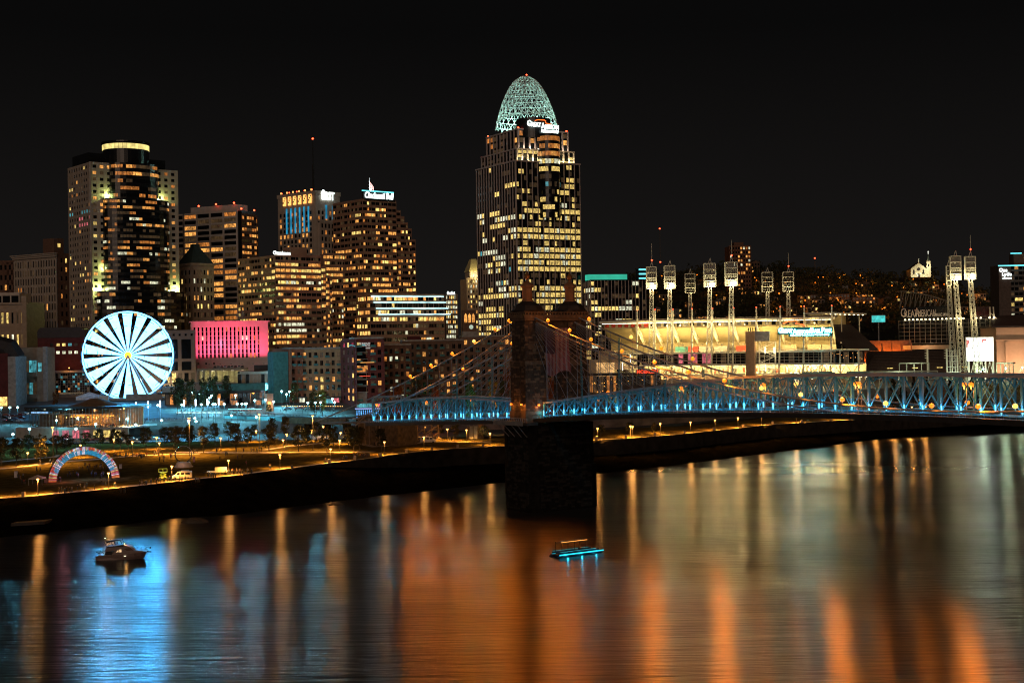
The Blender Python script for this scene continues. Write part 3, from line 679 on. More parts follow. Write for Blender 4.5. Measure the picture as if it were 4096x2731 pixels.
B.core(M_brick)
for k in range(3):
    b = MB(); xx = B.W * (.2 + .3 * k); z0 = B.zpx(1290); z1 = B.zpx(1262); b.poly([(xx - 1, -.15, z0), (xx + 1, -.15, z0), (xx + 1, -.15, z1), (xx, -.15, z1 + 1.6), (xx - 1, -.15, z1)], WIN['w']); b.build('lancet_window', None, B.o)
b = MB(); b.lathe([(0, 0), (1.5, 0)], 16, emis('clock_face', (.75, .9, .7), .6), (0, 0, 0)); link('clock_face', b.mesh('clock'), B.o, None, (B.W * .62, -.3, B.zpx(1308)), (R(90), 0, 0)); B.done()

# ---- right of the tallest tower
B = Bld('teal_topped_office', 'dark office block with pale piers under a glowing teal rooftop screen', 'building', 2335, 2362, 2586, 1122, 1020, 12, 26)
W, D, H = B.W, B.D, B.H
B.core(M_black); B.grid('F', 0, W, 0, H, 16, 16, M_black, .18, .35, .5, .15, rowp([.3, .4, .08, .45, .65, .15, .2, .2, .2], 1, 'yyhd', 'kkkd'), 1, pm=M_pinkg)
B.grid('L', 0, D, 0, H, 5, 16, M_black, .18, .35, .5, .15, rowp([.7], 1, 'yhd', 'kkd'), 1, pm=M_pinkg)
B.core(L_teal, W * -.02, W * .68, 2, 12, H + .5, B.zpx(1097), 'roof_screen'); B.done(260)
B = Bld('teal_round_block', 'small teal lit drum-topped block behind the stadium floodlights', 'building', None, 2556, 2588, 1118, 1150, 8, 26)
B.core(M_black, 0, B.W, 0, 16, 0, B.H)
for k in range(3): boxo('light_band', B.o, (B.W / 2, -.3, B.H + 1 + 3.6 * k), (B.W, 1, 1.1), L_cyan)
B.core(M_black, .3, B.W - .3, .5, 12, B.H, B.H + 9, 'roof_drum'); B.done()

# ---- far left
B = Bld('corniced_block', 'old stone block with a heavy projecting cornice and a brick side, at far left', 'building', 68, 228, 296, 1012, 1000, 55, 26)
W, D, H = B.W, B.D, B.H
B.core(M_brick)
B.core(M_lime, -.8, 0, 0, D, 0, H, 'stone_front')
fl9 = (Vector((-.8, D, 0)), Vector((0, -1, 0)), Vector((-1, 0, 0)))
B.grid(fl9, 0, D, 0, H - 4, 16, 15, M_lime, .45, .28, .6, .3, rnd(.03, 'wa'), 1)
for q, (o_, h_) in enumerate(((1.6, 1.2), (2.4, .9), (3.2, .7))): boxo('cornice', B.o, (-.8 - o_ / 2, D / 2, H - 2.2 + q * 1.0), (o_, D + o_, h_), M_lime)
B.grid('F', W * .12, W * 1.0, 0, H - 2, 3, 15, M_brick, .62, .5, .2, .15, rnd(.4, 'yywa'), 1)
B.core(M_brick, 1, W * .7, D * .1, D * .36, H, H + 11, 'penthouse'); boxo('window', B.o, (W * .4, D * .1 - .1, H + 6), (2.2, .2, 2.8), WIN['y'])
B.done(280)
B = Bld('beige_low_block', 'low beige building with square yellow windows at the left edge', 'building', None, -80, 112, 1212, 900, -6, 26)
W, H = B.W, B.H
B.core(M_cream, 0, W, 0, 25, 0, H); B.grid('F', W * .1, W * .95, H * .0, H - 3, 8, 4, M_cream, .6, .5, .2, .15, rnd(.7, 'yyyh'), 1); boxo('cornice', B.o, (W / 2, -.5, H - .8), (W + 1.5, 1.4, 1.2), M_cream)
boxo('corner_pier', B.o, (W - 1.5, -1.0, H * .5 + 2), (3.2, 1.6, H + 4), M_cream); B.done()
B = Bld('dark_far_block', 'unlit dark block beyond the beige building at the left edge', 'building', None, -90, 70, 1052, 1250, -5, 26)
B.core(M_brick, 0, B.W, 0, 30, 0, B.H); B.grid('F', 0, B.W, 0, B.H, 9, 12, M_brick, .5, .5, .2, .2, rnd(.07, 'wa', 'k'), 1); B.done(110)
B = Bld('pale_low_roofblock', 'pale low block with a dark strip window between beige and corniced buildings', 'building', None, -60, 80, 1172, 960, -4, 26)
B.core(M_white, 0, B.W, 0, 20, 0, B.H); B.grid('F', 0, B.W, B.H - 9, B.H - 1, 4, 1, M_white, .1, .3, .4, .4, rnd(0), 1); B.done()
# ================================================================ riverfront quarter: museum, wheel, pink block, apartments, pavilions
M_redp = mat('dark_red_cladding', (0.10, 0.022, 0.022), 0.8, vary=0.25, scale=0.5)
M_trav = mat('travertine', (0.34, 0.26, 0.19), 0.85, vary=0.2, scale=0.5)
M_zinc = mat('dark_zinc_roof', (0.035, 0.03, 0.03), 0.55)
M_ltwall = mat('pale_panel_wall', (0.34, 0.32, 0.30), 0.8)
M_teal = mat('teal_panel', (0.06, 0.22, 0.22), 0.7); M_terra = mat('terracotta_panel', (0.32, 0.14, 0.085), 0.85, vary=.2); M_maroon = mat('maroon_brick', (0.17, 0.05, 0.045), 0.9, vary=.25, scale=1.0)
M_sand = mat('sand_brick', (0.42, 0.28, 0.16), 0.9, vary=.15, scale=1.0)
M_gl = mat('teal_curtain_glass', (0.02, 0.05, 0.06), 0.15, spec=.5)
M_pinkw = mat('pale_concrete_panels', (0.62, 0.50, 0.48), 0.8, vary=.06, scale=.3)
def gbase(sx, sy, z): return G(sx, sy, z)
# ---- freedom museum: three pavilions
B = Bld('museum_pavilion', 'dark red museum pavilion with a curved zinc roof behind the ferris wheel', 'museum', 15, 150, 338, 1352, 850, 10, 25)
W, D, H = B.W, B.D, B.H
B.core(M_redp, 0, W, 0, 40, 0, H)
b = MB(); pr = [(0, H), (0, H + 4), (W * .06, H + 6.2), (W * .9, H + 6.5), (W, H + 4.5), (W + .6, H)]
n = len(pr); b.v += [(x, -.6, z) for x, z in pr] + [(x, 42, z) for x, z in pr]; k = b.mi(M_zinc)
for q in range(n - 1): b.f.append((q, q + 1, n + q + 1, n + q)); b.m.append(k)
b.f.append(tuple(range(n))); b.m.append(k); b.build('roof', None, B.o)
for j, (zz, row) in enumerate(((B.zpx(1380), 'kyyckk'), (B.zpx(1411), 'yhhhh'))):
    for i, c in enumerate(row): B.panes.append((Vector((W * (.30 + .13 * i), -.1, zz)), (2.0, .2, 1.7), 0, WIN[c]))
B.core(M_ltwall, W * .2, W * 1.15, -7, 0, B.zpx(1492), B.zpx(1483), 'canopy')
fo = (Vector((0, -6, 0)), Vector((1, 0, 0)), Vector((0, -1, 0)))
B.core(M_gl, W * .2, W * 1.12, -5.8, 0, 0, B.zpx(1494), 'glass_hall')
B.grid(fo, W * .2, W * 1.12, B.zpx(1580), B.zpx(1495), 18, 9, M_steel, .06, .08, .2, .15, rnd(.12, 'cccda', 'kkkkkd'), 1)
lamp(B.o, (W * .70, -9.5, B.zpx(1470)), (1, .35, .06), 900, .3); boxo('wall_lamp', B.o, (W * .70, -7.3, B.zpx(1473)), (.7, .5, .7), L_org2)
sign(B, fo, W * .48, B.zpx(1577), 'UNDERGROUND RAILROAD FREEDOM CENTER', .9, W * .5, emis('dim_letters', (.7, .5, .3), .25), .4)
boxo('base_wall', B.o, (W * .66, -3.5, B.zpx(1590)), (W * .95, 6.5, 3.2), M_trav)
B.done(200)
B = Bld('travertine_pavilion', 'stone-clad museum pavilion with stacked glazed bays left of the ferris wheel', 'museum', None, 42, 182, 1390, 800, 6, 24)
W, H = B.W, B.H
B.core(M_trav, 0, W, 2.0, 24, 0, H); B.core(M_trav, W * .74, W, 0, 2, 0, H, 'stone_pier'); B.core(M_trav, 0, W * .14, 0, 2, 0, H, 'stone_pier'); B.core(M_ltwall, W * .92, W * 1.02, -.3, 3, 0, H + .3, 'stone_fin')
for zz0, zz1 in ((1493, 1440), (1580, 1530)):
    z0, z1 = B.zpx(zz0), B.zpx(zz1); B.core(M_trav, W * .14, W * .74, -1.2, 2, z0 - 2.2, z0, 'balcony'); B.grid((Vector((0, 1.9, 0)), Vector((1, 0, 0)), Vector((0, -1, 0))), W * .16, W * .72, z0, z1, 5, 1, M_steel, .08, .1, .3, .2, rnd(.7, 'ccdc', 'k'), 1)
boxo('window', B.o, (W * .83, -.1, B.zpx(1470)), (W * .1, .3, 5), WIN['c'])
B.done()
B = Bld('red_clad_wing', 'dark red clad museum wing at the left edge below the beige block', 'museum', None, -120, 62, 1415, 770, 3, 22)
B.core(M_redp, 0, B.W * .83, 0, 24, 0, B.H); B.core(M_ltwall, B.W * .83, B.W, -.4, 20, 0, B.H - 1.8, 'stone_fin')
b = MB(); b.tube([(0, 10, B.H - 2), (B.W * .45, 10, B.H + 4), (B.W * .7, 10, B.H + 2), (B.W * .83, 10, B.H - 4)], 7, 8, M_zinc); b.build('roof', None, B.o)
boxo('lit_entrance', B.o, (B.W * .55, -.2, 4), (B.W * .5, .4, 5), WIN['y']); B.done()
# ---- block right of the wheel
B = Bld('square_windowed_block', 'pale office block with small square attic windows right of the ferris wheel', 'building', None, 655, 782, 1321, 870, 14, 25)
W, H = B.W, B.H
M_blk = mat('taupe_panel', (0.25, 0.20, 0.18), 0.8, vary=.1)
B.core(M_blk, 0, W, 0, 24, 0, H); B.core(M_blk, -22, 0, 3, 24, 0, H - .5, 'rear_wing')
for i in range(5): B.panes.append((Vector((W * (.12 + .19 * i), -.1, B.zpx(1340))), (1.3, .2, 1.4), 0, WIN['k']))
for (z0, z1) in ((1435, 1358), (1482, 1448)):
    for i in range(2): B.panes.append((Vector((W * (.28 + .42 * i), -.12, (B.zpx(z0) + B.zpx(z1)) / 2)), (W * .3, .25, B.zpx(z1) - B.zpx(z0)), 0, WIN['k']))
B.grid('F', 0, W, 0, B.zpx(1488), 5, 2, M_blk, .3, .2, .3, .3, rnd(.5, 'yyd', 'k'), 1); B.done()
lamp(B.o, (4, -10, 6), (1, .75, .4), 6000, .4)
# ---- pink floodlit block
B = Bld('pink_floodlit_block', 'broad pink floodlit block with tall narrow window slots', 'building', None, 763, 1073, 1290, 900, 14, 26)
W, H = B.W, B.H
B.core(M_pinkw, 0, W, .6, 26, 0, H); n = 17; z0, z1 = B.zpx(1434), B.zpx(1309)
xs = [lerp(W * .02, W * .90, i / n) for i in range(n + 1)]
for i in range(n + 1):
    boxo('wall_fin', B.o, (xs[i], 0, (z0 + z1) / 2), ((xs[1] - xs[0]) * .55, 1.2, z1 - z0), M_pinkw)
B.core(M_pinkw, 0, W, -.6, .6, 0, z0, 'lower_wall'); B.core(M_pinkw, 0, W, -.6, .6, z1, H, 'upper_wall'); B.core(M_pinkw, xs[-1], W, -.6, .6, z0, z1, 'end_wall'); B.core(M_pinkw, -1, W + 1, -.9, 26, H, H + .8, 'cornice')
for i in range(n):
    for j in range(7): B.panes.append((Vector(((xs[i] + xs[i + 1]) / 2, .5, lerp(z0, z1, (j + .5) / 7))), ((xs[1] - xs[0]) * .42, .1, (z1 - z0) / 7 * .9), 0, WIN[random.choice('kkkkkdah' if j in (2, 4) else 'kkkkka')]))
for i in range(3): boxo('wall_vent', B.o, (W * (.09 + .1 * i), -.65, B.zpx(1455)), (1.2, .1, 1.2), M_frame)
for i in range(7): lamp(B.o, (W * (.08 + .14 * i), -13, z0 - 3), (1.0, .075, .19), 19000, .4, 'SPOT', aim=(0, 13, 22), spot=95); boxo('floodlight', B.o, (W * (.08 + .14 * i), -13.5, z0 - 3.8), (.9, .7, .7), M_steel)
lamp(B.o, (W * .36, -12, lerp(z0, z1, .2)), (.25, .55, 1.0), 5200, .2, 'SPOT', aim=(1.5, 12, 6), spot=22, blend=.3)
b = MB()
for k in range(6): b.bar((W * (.60 + .02 * k), 10, H), (W * (.60 + .02 * k), 10, H + 6 + (k % 3) * 2), .3, .3, M_steel)
b.bar((W * .59, 10, H + 4), (W * .71, 10, H + 5), .3, .3, M_steel); b.build('antenna_rack', None, B.o)
B.done(200)
# pale block and garage behind it
B = Bld('parking_garage', 'yellow lit two-level parking garage with cars on its roof below the pink block', 'parking garage', None, 790, 985, 1474, 850, 8, 24)
W, H = B.W, B.H
M_gar = mat('garage_concrete', (.4, .36, .25), .85)
for q in range(3): B.core(M_gar, 0, W, 0, 22, H * q / 2 - 1.4 if q else 0, H * q / 2, 'deck')
B.core(M_gar, 0, W, 14, 22, 0, H, 'rear_wall')
for i in range(9): boxo('column', B.o, (W * i / 8, .6, H / 2), (.9, .9, H), M_gar)
for q in range(2):
    for i in range(5): lamp(B.o, (W * (.1 + .2 * i), 6, H * (q + 1) / 2 - 2.0), (1, .92, .45), 650, .2); boxo('ceiling_light', B.o, (W * (.1 + .2 * i), 6, H * (q + 1) / 2 - 1.55), (1.6, .4, .15), L_warmw)
B.done()
for i in range(9):
    t_ = B.o.matrix_basis @ Vector((W * (.35 + .07 * i), 3, H)); MBc = MB(); m_ = mat('car_paint_%d' % (i % 4), [(.03, .03, .04), (.2, .2, .2), (.12, .02, .02), (.4, .4, .4)][i % 4], .3, spec=.6)
    MBc.box((0, 0, .55), (4.3, 1.7, .6), m_); MBc.prism([(-1.4, -.75), (1.1, -.75), (1.1, .75), (-1.4, .75)], .85, 1.42, M_black)
    for wx in (-1.35, 1.35): MBc.lathe([(0, -.86), (.33, -.86), (.33, .86), (0, .86)], 8, M_frame, (0, 0, 0)) if False else MBc.box((wx, 0, .3), (.62, 1.76, .6), M_frame)
    o = MBc.build('parked_car', None); o.location = t_; o.rotation_euler = (0, 0, B.th + R(90)); tag(o, 'parked car on the roof deck of the yellow lit garage', 'car', 'cars on the garage roof')
B = Bld('glass_front_restaurant', 'low white restaurant building with a dark glass front before the pink block', 'building', None, 950, 1135, 1486, 800, 9, 23)
W, H = B.W, B.H
B.core(M_gl, 0, W, 1, 22, 0, H); B.core(M_ltwall, W * .05, W, -1.5, 22, H - 1.4, H, 'roof_fascia'); B.core(M_ltwall, 0, W, -.8, 2, H * .42, H * .50, 'floor_band'); B.core(M_zinc, W * .35, W * .95, 5, 20, H, H + 3.4, 'upper_storey')
B.grid((Vector((0, .9, 0)), Vector((1, 0, 0)), Vector((0, -1, 0))), 0, W, 0, H - 1.4, 12, 2, M_steel, .05, .06, .2, .15, lambda i, j: random.choice('aaw') if (j == 1 and i in (6, 8, 9, 10)) else random.choice('kkkd'), 1)
boxo('hanging_sign', B.o, (W * .3, -1.0, -.2 + 2), (5, .3, 1.6), emis('oval_sign', (.9, .8, .6), .6)); B.done()
for k in range(2): lamp(B.o, (W * (.3 + .45 * k), -9, 8), (.4, .95, 1), 5000, .3)
B = Bld('flat_roofed_pavilion', 'long low dark-roofed restaurant pavilion right of the ferris wheel', 'building', None, 648, 1075, 1552, 765, 4, 20.5)
W, H = B.W, B.H
B.core(M_gl, W * .02, W * .9, 3, 26, 0, H - 2); B.core(M_ltwall, 0, W * .18, 1, 20, H - 3.2, H + .5, 'parapet'); B.core(M_zinc, -2, W * .92, -2, 28, H - 3.2, H - 2.4, 'roof_canopy'); B.core(M_blk, W * .14, W * .55, 8, 26, H - 2.4, H + 2.2, 'upper_storey'); B.core(M_teal, W * .36, W * .95, 6, 26, H - 2.4, H + 1.4, 'upper_wing')
for i in range(4): boxo('window', B.o, (W * (.42 + .055 * i), 5.9, H - .3), (W * .04, .2, 2.4), WIN['k'])
B.grid((Vector((0, 2.9, 0)), Vector((1, 0, 0)), Vector((0, -1, 0))), W * .02, W * .9, 0, H - 3.3, 22, 1, M_frame, .12, .1, .25, .2, rnd(.35, 'daad', 'kkk'), 1); B.done()
# ---- apartment rows
def flats(name, label, sxl, sxc, sxr, top, Y, th, zb, nx, ny, m, p=.25, lit='wwwya', balc=True, m2=None, ledge=True):
    B = Bld(name, label, 'apartment block', sxl, sxc, sxr, top, Y, th, zb); W, H = B.W, B.H
    B.core(m, 0, W, 0, max(12, B.D if sxl is not None else 18), 0, H)
    B.grid('F', 0, W, H * .12, H - 1.5, nx, ny, m, .5, .4, .22, .18, rnd(p, lit, 'kkkkd'), 2)
    if sxl is not None: B.grid('L', 0, B.D, H * .12, H - 1.5, 3, ny, m2 or m, .6, .4, .22, .18, rnd(p, lit, 'kkkkd'), 2)
    if ledge: B.core(M_ltwall, -.5, W + .5, -.6, 12, H - .5, H + .4, 'parapet')
    if balc:
        fh = (H * .88 - 1.5) / ny
        for j in range(ny):
            for i in range(0, nx, 2 if nx > 3 else 1):
                if random.random() < .8:
                    z = H * .12 + j * fh + fh * .18; x = W * (i + .5) / nx
                    s_ = boxo('balcony', B.o, (x, -1.0, z), (W / nx * .8, 1.7, .2), M_ltwall); boxo('railing', B.o, (x, -1.85, z + .6), (W / nx * .8, .08, 1.1), M_teal)
    return B
B = flats('terracotta_apartments', 'terracotta and teal apartment wing with stacked balconies right of the pink block', 1093, 1160, 1205, 1392, 770, 28, 20, 2, 6, M_terra, .15); B.core(M_teal, -9, -.5, 2, 12, 0, B.H - 2, 'teal_bay'); B.done()
B = flats('sand_brick_apartments', 'sand brick apartment row with teal balconies beneath a pale cornice', None, 1205, 1366, 1393, 775, 8, 20, 7, 6, M_sand, .22); B.core(M_ltwall, 0, B.W, -1.2, 0, 0, B.H * .1, 'shop_front'); B.done()
for i in range(4): boxo('shop_window', B.o, (B.W * (.3 + .2 * i), -1.4, 1.9), (4.5, .2, 2.8), WIN['h' if i == 1 else ('p' if i == 2 else 'c')])
B = flats('maroon_corner_apartments', 'maroon brick corner apartments with a wave sign and white-framed corner windows', 1368, 1420, 1530, 1352, 735, 20, 19, 4, 8, M_maroon, .3)
W, H = B.W, B.H
for j in range(7): boxo('corner_window', B.o, (3.0, -.4, H * (.3 + .09 * j)), (5.0, .8, 2.6), WIN['a' if j in (3,) else 'k']); boxo('corner_balcony', B.o, (3.0, -1.2, H * (.265 + .09 * j)), (6.5, 2.4, .22), M_ltwall)
B.core(M_ltwall, .2, 6, -.35, 0, 0, H * .58, 'pale_corner')
sign(B, 'F', W * .12, H - 4.4, 'CURRENT', 2.0, W * .42, emis('dim_white_sign', (.8, .75, .7), .45), .5, bold=.02); sign(B, 'F', W * .3, H - 5.7, 'AT THE BANKS', .8, W * .24, emis('dim_white_sign', (.8, .75, .7), .45), .5)
b = MB(); b.tube([(W * (-.25 + .6 * i / 10), -.8, H - 4.2 + .5 * math.sin(i * .9)) for i in range(11)], .28, 5, emis('wave_sign', (.1, .6, .7), .5)); b.build('wave_sign', None, B.o)
for i in range(3): boxo('shop_window', B.o, (W * (.2 + .28 * i), -.3, 2.4), (4.5, .3, 3.4), WIN['c' if i < 2 else 'p'])
boxo('light_string', B.o, (W * .4, -2.2, H * .665), (W * .5, .15, .2), L_org2); boxo('light_string', B.o, (W * .3, -2.2, H * .48), (W * .4, .15, .2), emis('red_string', (1, .1, .05), 1.5)); B.done()
B = flats('dark_brick_apartments', 'dark brick apartment block with glass balconies right of the wave sign', None, 1530, 1640, 1378, 760, 14, 19, 5, 7, M_brick, .2, 'wah'); B.done()
B = flats('brown_apartment_row', 'long brown apartment row with lit balconies behind the suspension cables', None, 1612, 1850, 1362, 800, 10, 20, 10, 7, mat('brown_stucco', (.16, .10, .07), .9, vary=.15), .2, 'wwa'); B.core(M_redp, B.W * .1, B.W * .3, 5, 12, B.H, B.H + 2.5, 'roof_plant'); B.done()
B = flats('tan_apartment_row', 'tan apartment row directly left of the stone bridge tower', None, 1850, 2110, 1345, 850, 8, 21, 11, 7, mat('tan_stucco', (.22, .14, .10), .9, vary=.15), .14, 'wwad', True); B.core(M_ltwall, B.W * .02, B.W * .25, 6, 12, B.H, B.H + 3, 'roof_plant'); B.done()
B = flats('far_brown_block', 'plain brown block filling the gap seen through the bridge tower arch', None, 2110, 2330, 1330, 900, 6, 21, 9, 7, mat('tan_stucco', (.22, .14, .10), .9, vary=.15), .1, 'wwad', False); B.done()

# ---- ferris wheel
WC = P(512.6, 1421.6, 800.0); WR = 178.0 * 800 / FPX
gz = G(512, 1597, 24.6).z
fw = thing('ferris_wheel', 'giant ferris wheel with glowing white light spokes by the museum', 'ferris wheel', (WC.x, WC.y, 24.6), R(12))
hz = WC.z - 24.6
L_whl = emis('wheel_led', (0.13, 0.55, 1.0), 6.0, sample=True, lo=.85, hi=1.15, scale=.4); L_whr = emis('wheel_rim_led', (0.13, 0.5, 1.0), 6.0, sample=True)
M_wst = mat('white_wheel_steel', (.7, .72, .75), .4)
NS = 18
for k in range(NS):
    a = 2 * math.pi * (k + .5) / NS; da = R(6.6); b = MB()
    def pt(r, an, y): return (math.cos(an) * r, y, hz + math.sin(an) * r)
    r0, r1 = WR * .06, WR * .955
    q = [pt(r0, a - da * .8, -1.3), pt(r0, a + da * .8, -1.3), pt(r1, a + da, -1.3), pt(r1, a - da, -1.3)]; q2 = [(x, y + .5, z) for x, y, z in q]
    b.poly(q, L_whl); b.poly(q2[::-1], M_wst)
    for i in range(4): b.poly([q[i], q2[i], q2[(i + 1) % 4], q[(i + 1) % 4]], M_wst)
    sp_ = b.build('light_spoke', None, fw)
    for rr_ in (.36, .66, .90):                       # dark steel rings clipped to the spokes
        b = MB(); b.bar(pt(WR * rr_, a + R(20) - R(9.9), -1.75), pt(WR * rr_, a + R(20) - R(.2) - R(9.9) - R(9.7), -1.75), .28, .28, mat('blue_grey_steel', (.12, .22, .26), .5)); b.build('brace', None, fw)
for y, r_ in ((-1.7, .98), (1.7, .985)):
    b = MB(); b.tube([(math.cos(2 * math.pi * i / 72) * WR * r_, y, hz + math.sin(2 * math.pi * i / 72) * WR * r_) for i in range(73)], .38, 6, L_whr, False); b.build('rim', None, fw)
for k in range(NS):              # added blue spots on the spokes strengthen the wheel's reflection in the river
    a = 2 * math.pi * k / NS; lamp(fw, (math.cos(a) * WR * .62, -2.4, hz + math.sin(a) * WR * .62), (.05, .46, 1.0), 33000, 1.2, 'SPOT', aim=(-.2, -1, -.10), spot=70, blend=.8)
    boxo('added_spot_box', fw, (math.cos(a) * WR * .62, -1.95, hz + math.sin(a) * WR * .62), (.5, .4, .5), M_wst)
b = MB(); b.lathe([(0, -3), (2.0, -3), (2.0, 3), (0, 3)], 14, emis('hub_orange', (1, .42, .03), 3.0), (0, 0, 0)); link('hub', b.mesh('hub'), fw, None, (0, 0, hz), (R(90), 0, 0))
gm = MB(); gm.lathe([(0, -2.4), (.9, -2.2), (1.15, -1.3), (1.0, -.5), (.3, 0), (0, 0)], 10, mat('gondola_shell', (.16, .18, .2), .3), (0, 0, 0)); gm = gm.mesh('gondola')
for k in range(36):
    a = 2 * math.pi * (k + .5) / 36; link('gondola', gm, fw, None, (math.cos(a) * WR * 1.0, 0, hz + math.sin(a) * WR * 1.0 + .4))
for s in (-1, 1):
    for x in (-12, 12): baro('leg', fw, (x, s * 6.5, 0), (0, s * 2.6, hz), .85, .85, M_wst)
    baro('leg_tie', fw, (-7, s * 4.9, hz * .42), (7, s * 4.9, hz * .42), .4, .4, M_wst) if False else None
boxo('platform', fw, (0, 0, .7), (40, 14, 1.4), M_ltwall); boxo('ticket_booth', fw, (-13, -9, 1.6), (5, 3, 3.2), M_white); boxo('fence', fw, (9, -9.5, 1.8), (20, .3, 3.6), M_ltwall)
# white marquee tent beside it
tt = G(360, 1603, 24.0); b = MB(); b.prism([(-7, -4), (7, -4), (7, 4), (-7, 4)], 0, 2.4, mat('tent_fabric', (.7, .75, .78), .8)); 
for a_, c_ in (((-7.5, -4.5), (7.5, -4.5)), ((7.5, -4.5), (7.5, 4.5)), ((7.5, 4.5), (-7.5, 4.5)), ((-7.5, 4.5), (-7.5, -4.5))): b.poly([(*a_, 2.4), (*c_, 2.4), (0, 0, 5.2)], mat('tent_fabric', (.7, .75, .78), .8))
o = b.build('marquee_tent', None); o.location = tt; tag(o, 'white marquee tent at the foot of the ferris wheel', 'tent')

# ---- carousel pavilion on its terrace
T = G(120, 1707, 17.8); T2 = G(492, 1707, 17.8)
cb = thing('carousel_pavilion', 'glass carousel pavilion glowing gold under a dark flat roof', 'pavilion', (T.x, T.y, 17.8), math.atan2(T2.y - T.y, T2.x - T.x))
CWd = (T2 - T).length; CH_ = 8.6
boxo('floor_slab', cb, (CWd / 2, 9, -.25), (CWd + 10, 26, .5), M_ltwall); boxo('terrace_wall', cb, (CWd / 2, -3.6, -2.9), (CWd + 10, .8, 4.9), M_trav)
boxo('roof', cb, (CWd * .52, 9, CH_ + .5), (CWd * 1.05, 26, .9), M_zinc); boxo('wing_roof', cb, (CWd * .2, 9, CH_ - 1.0), (CWd * .42, 22, .5), M_zinc)
b = MB(); rz_ = [(13, CH_ + .9), (12, CH_ + 1.2), (2.0, CH_ + 4.2), (0, CH_ + 4.4)]; b.lathe(rz_, 16, mat('tan_dome_roof', (.24, .15, .09), .8), (CWd * .58, 10, 0)); b.build('dome_roof', None, cb)
M_mul = mat('pavilion_mullion', (.25, .23, .2), .5)
Mg = bpy.data.materials.new('clear_glass'); Mg.use_nodes = True; MATS['clear_glass'] = Mg; _t = Mg.node_tree
_tr = _t.nodes.new('ShaderNodeBsdfTransparent'); _gl = _t.nodes.new('ShaderNodeBsdfGlossy'); _gl.inputs['Roughness'].default_value = .05; _mx = _t.nodes.new('ShaderNodeMixShader'); _fr = _t.nodes.new('ShaderNodeFresnel')
_no = _t.nodes.new('ShaderNodeTexNoise'); _no.inputs['Scale'].default_value = .3; _ma = _t.nodes.new('ShaderNodeMapRange'); _ma.inputs['To Min'].default_value = .78; _ma.inputs['To Max'].default_value = .95
_t.links.new(_no.outputs['Fac'], _ma.inputs['Value']); _t.links.new(_ma.outputs[0], _tr.inputs[0])
_t.links.new(_fr.outputs[0], _mx.inputs[0]); _t.links.new(_tr.outputs[0], _mx.inputs[1]); _t.links.new(_gl.outputs[0], _mx.inputs[2]); _t.links.new(_mx.outputs[0], _t.nodes['Material Output'].inputs[0])
for i in range(29):
    x = CWd * i / 28; boxo('mullion', cb, (x, 0, CH_ / 2), (.22, .22, CH_), M_mul)
    if i < 28: boxo('glass_pane', cb, (x + CWd / 56, .05, CH_ / 2), (CWd / 28 - .25, .04, CH_), Mg)
for z in (3.0, 6.0): boxo('transom', cb, (CWd / 2, 0, z), (CWd, .18, .2), M_mul)
for i in range(9):
    boxo('mullion', cb, (CWd, 18 * i / 8, CH_ / 2), (.22, .22, CH_), M_mul); boxo('mullion', cb, (0, 18 * i / 8, CH_ / 2), (.22, .22, CH_), M_mul)
boxo('rear_wall', cb, (CWd / 2, 18.5, CH_ / 2), (CWd, .5, CH_), M_trav); boxo('core_wall', cb, (CWd * .16, 6, 3), (CWd * .2, 5, 6), M_trav)
sign_ = link('sign', text_mesh("CAROL ANN'S CAROUSEL", .8, .15, emis('blue_sign', (.3, .6, 1), 1.2), 9), cb, None, (1.2, -.6, 6.4))
L_gold = emis('carousel_bulbs', (1.0, .50, .08), 5.0); L_goldp = emis('carousel_panels', (1.0, .36, .05), 1.0, lo=.3, hi=1.8, scale=1.2)
cc = thing('carousel', 'gold lit carousel turning platform inside the glass pavilion', 'carousel', (T.x, T.y, 17.85), math.atan2(T2.y - T.y, T2.x - T.x))
cx0, cy0 = CWd * .56, 9.0
b = MB(); b.lathe([(0, 0), (8.5, 0), (8.5, .5), (0, .5)], 24, M_trav, (cx0, cy0, 0)); b.build('platform', None, cc)
b = MB(); b.lathe([(9.2, 4.6), (9.4, 5.2), (9.2, 5.8)], 24, L_goldp, (cx0, cy0, 0)); b.build('rounding_board', None, cc)
b = MB(); b.lathe([(9.2, 5.8), (5.5, 7.4), (1.0, 8.3)], 24, mat('carousel_canopy', (.5, .2, .08), .7), (cx0, cy0, 0)); b.build('canopy', None, cc)
b = MB(); b.lathe([(1.8, .5), (2.4, 2.5), (1.8, 4.6)], 12, L_goldp, (cx0, cy0, 0)); b.build('centre_column', None, cc)
for k in range(26):
    a = 2 * math.pi * k / 26; b = MB(); b.lathe([(0, -.28), (.28, 0), (0, .28)], 6, L_gold, (0, 0, 0)); link('bulb', b.mesh('bulb') if k == 0 else bpy.data.meshes['bulb'], cc, None, (cx0 + 9.5 * math.cos(a), cy0 + 9.5 * math.sin(a), 4.5))
M_horse = mat('carousel_horse', (.6, .42, .25), .5)
hb = MB(); hb.tube([(-.7, 0, 1.2), (-.2, 0, 1.15), (.5, 0, 1.25)], [.28, .32, .26], 6, M_horse); hb.tube([(.45, 0, 1.3), (.8, 0, 1.9), (1.1, 0, 1.8)], [.2, .15, .1], 6, M_horse); hb.tube([(0, 0, .5), (0, 0, 4.6)], .05, 5, L_goldp)
for sx_ in (-.55, .4):
    for sy_ in (-.15, .15): hb.tube([(sx_, sy_, 1.1), (sx_ + .15, sy_, .6), (sx_ + .05, sy_, .3)], [.1, .07, .05], 5, M_horse)
hb.tube([(-.7, 0, 1.3), (-1.05, 0, .9)], [.08, .03], 5, M_horse); hm = hb.mesh('horse')
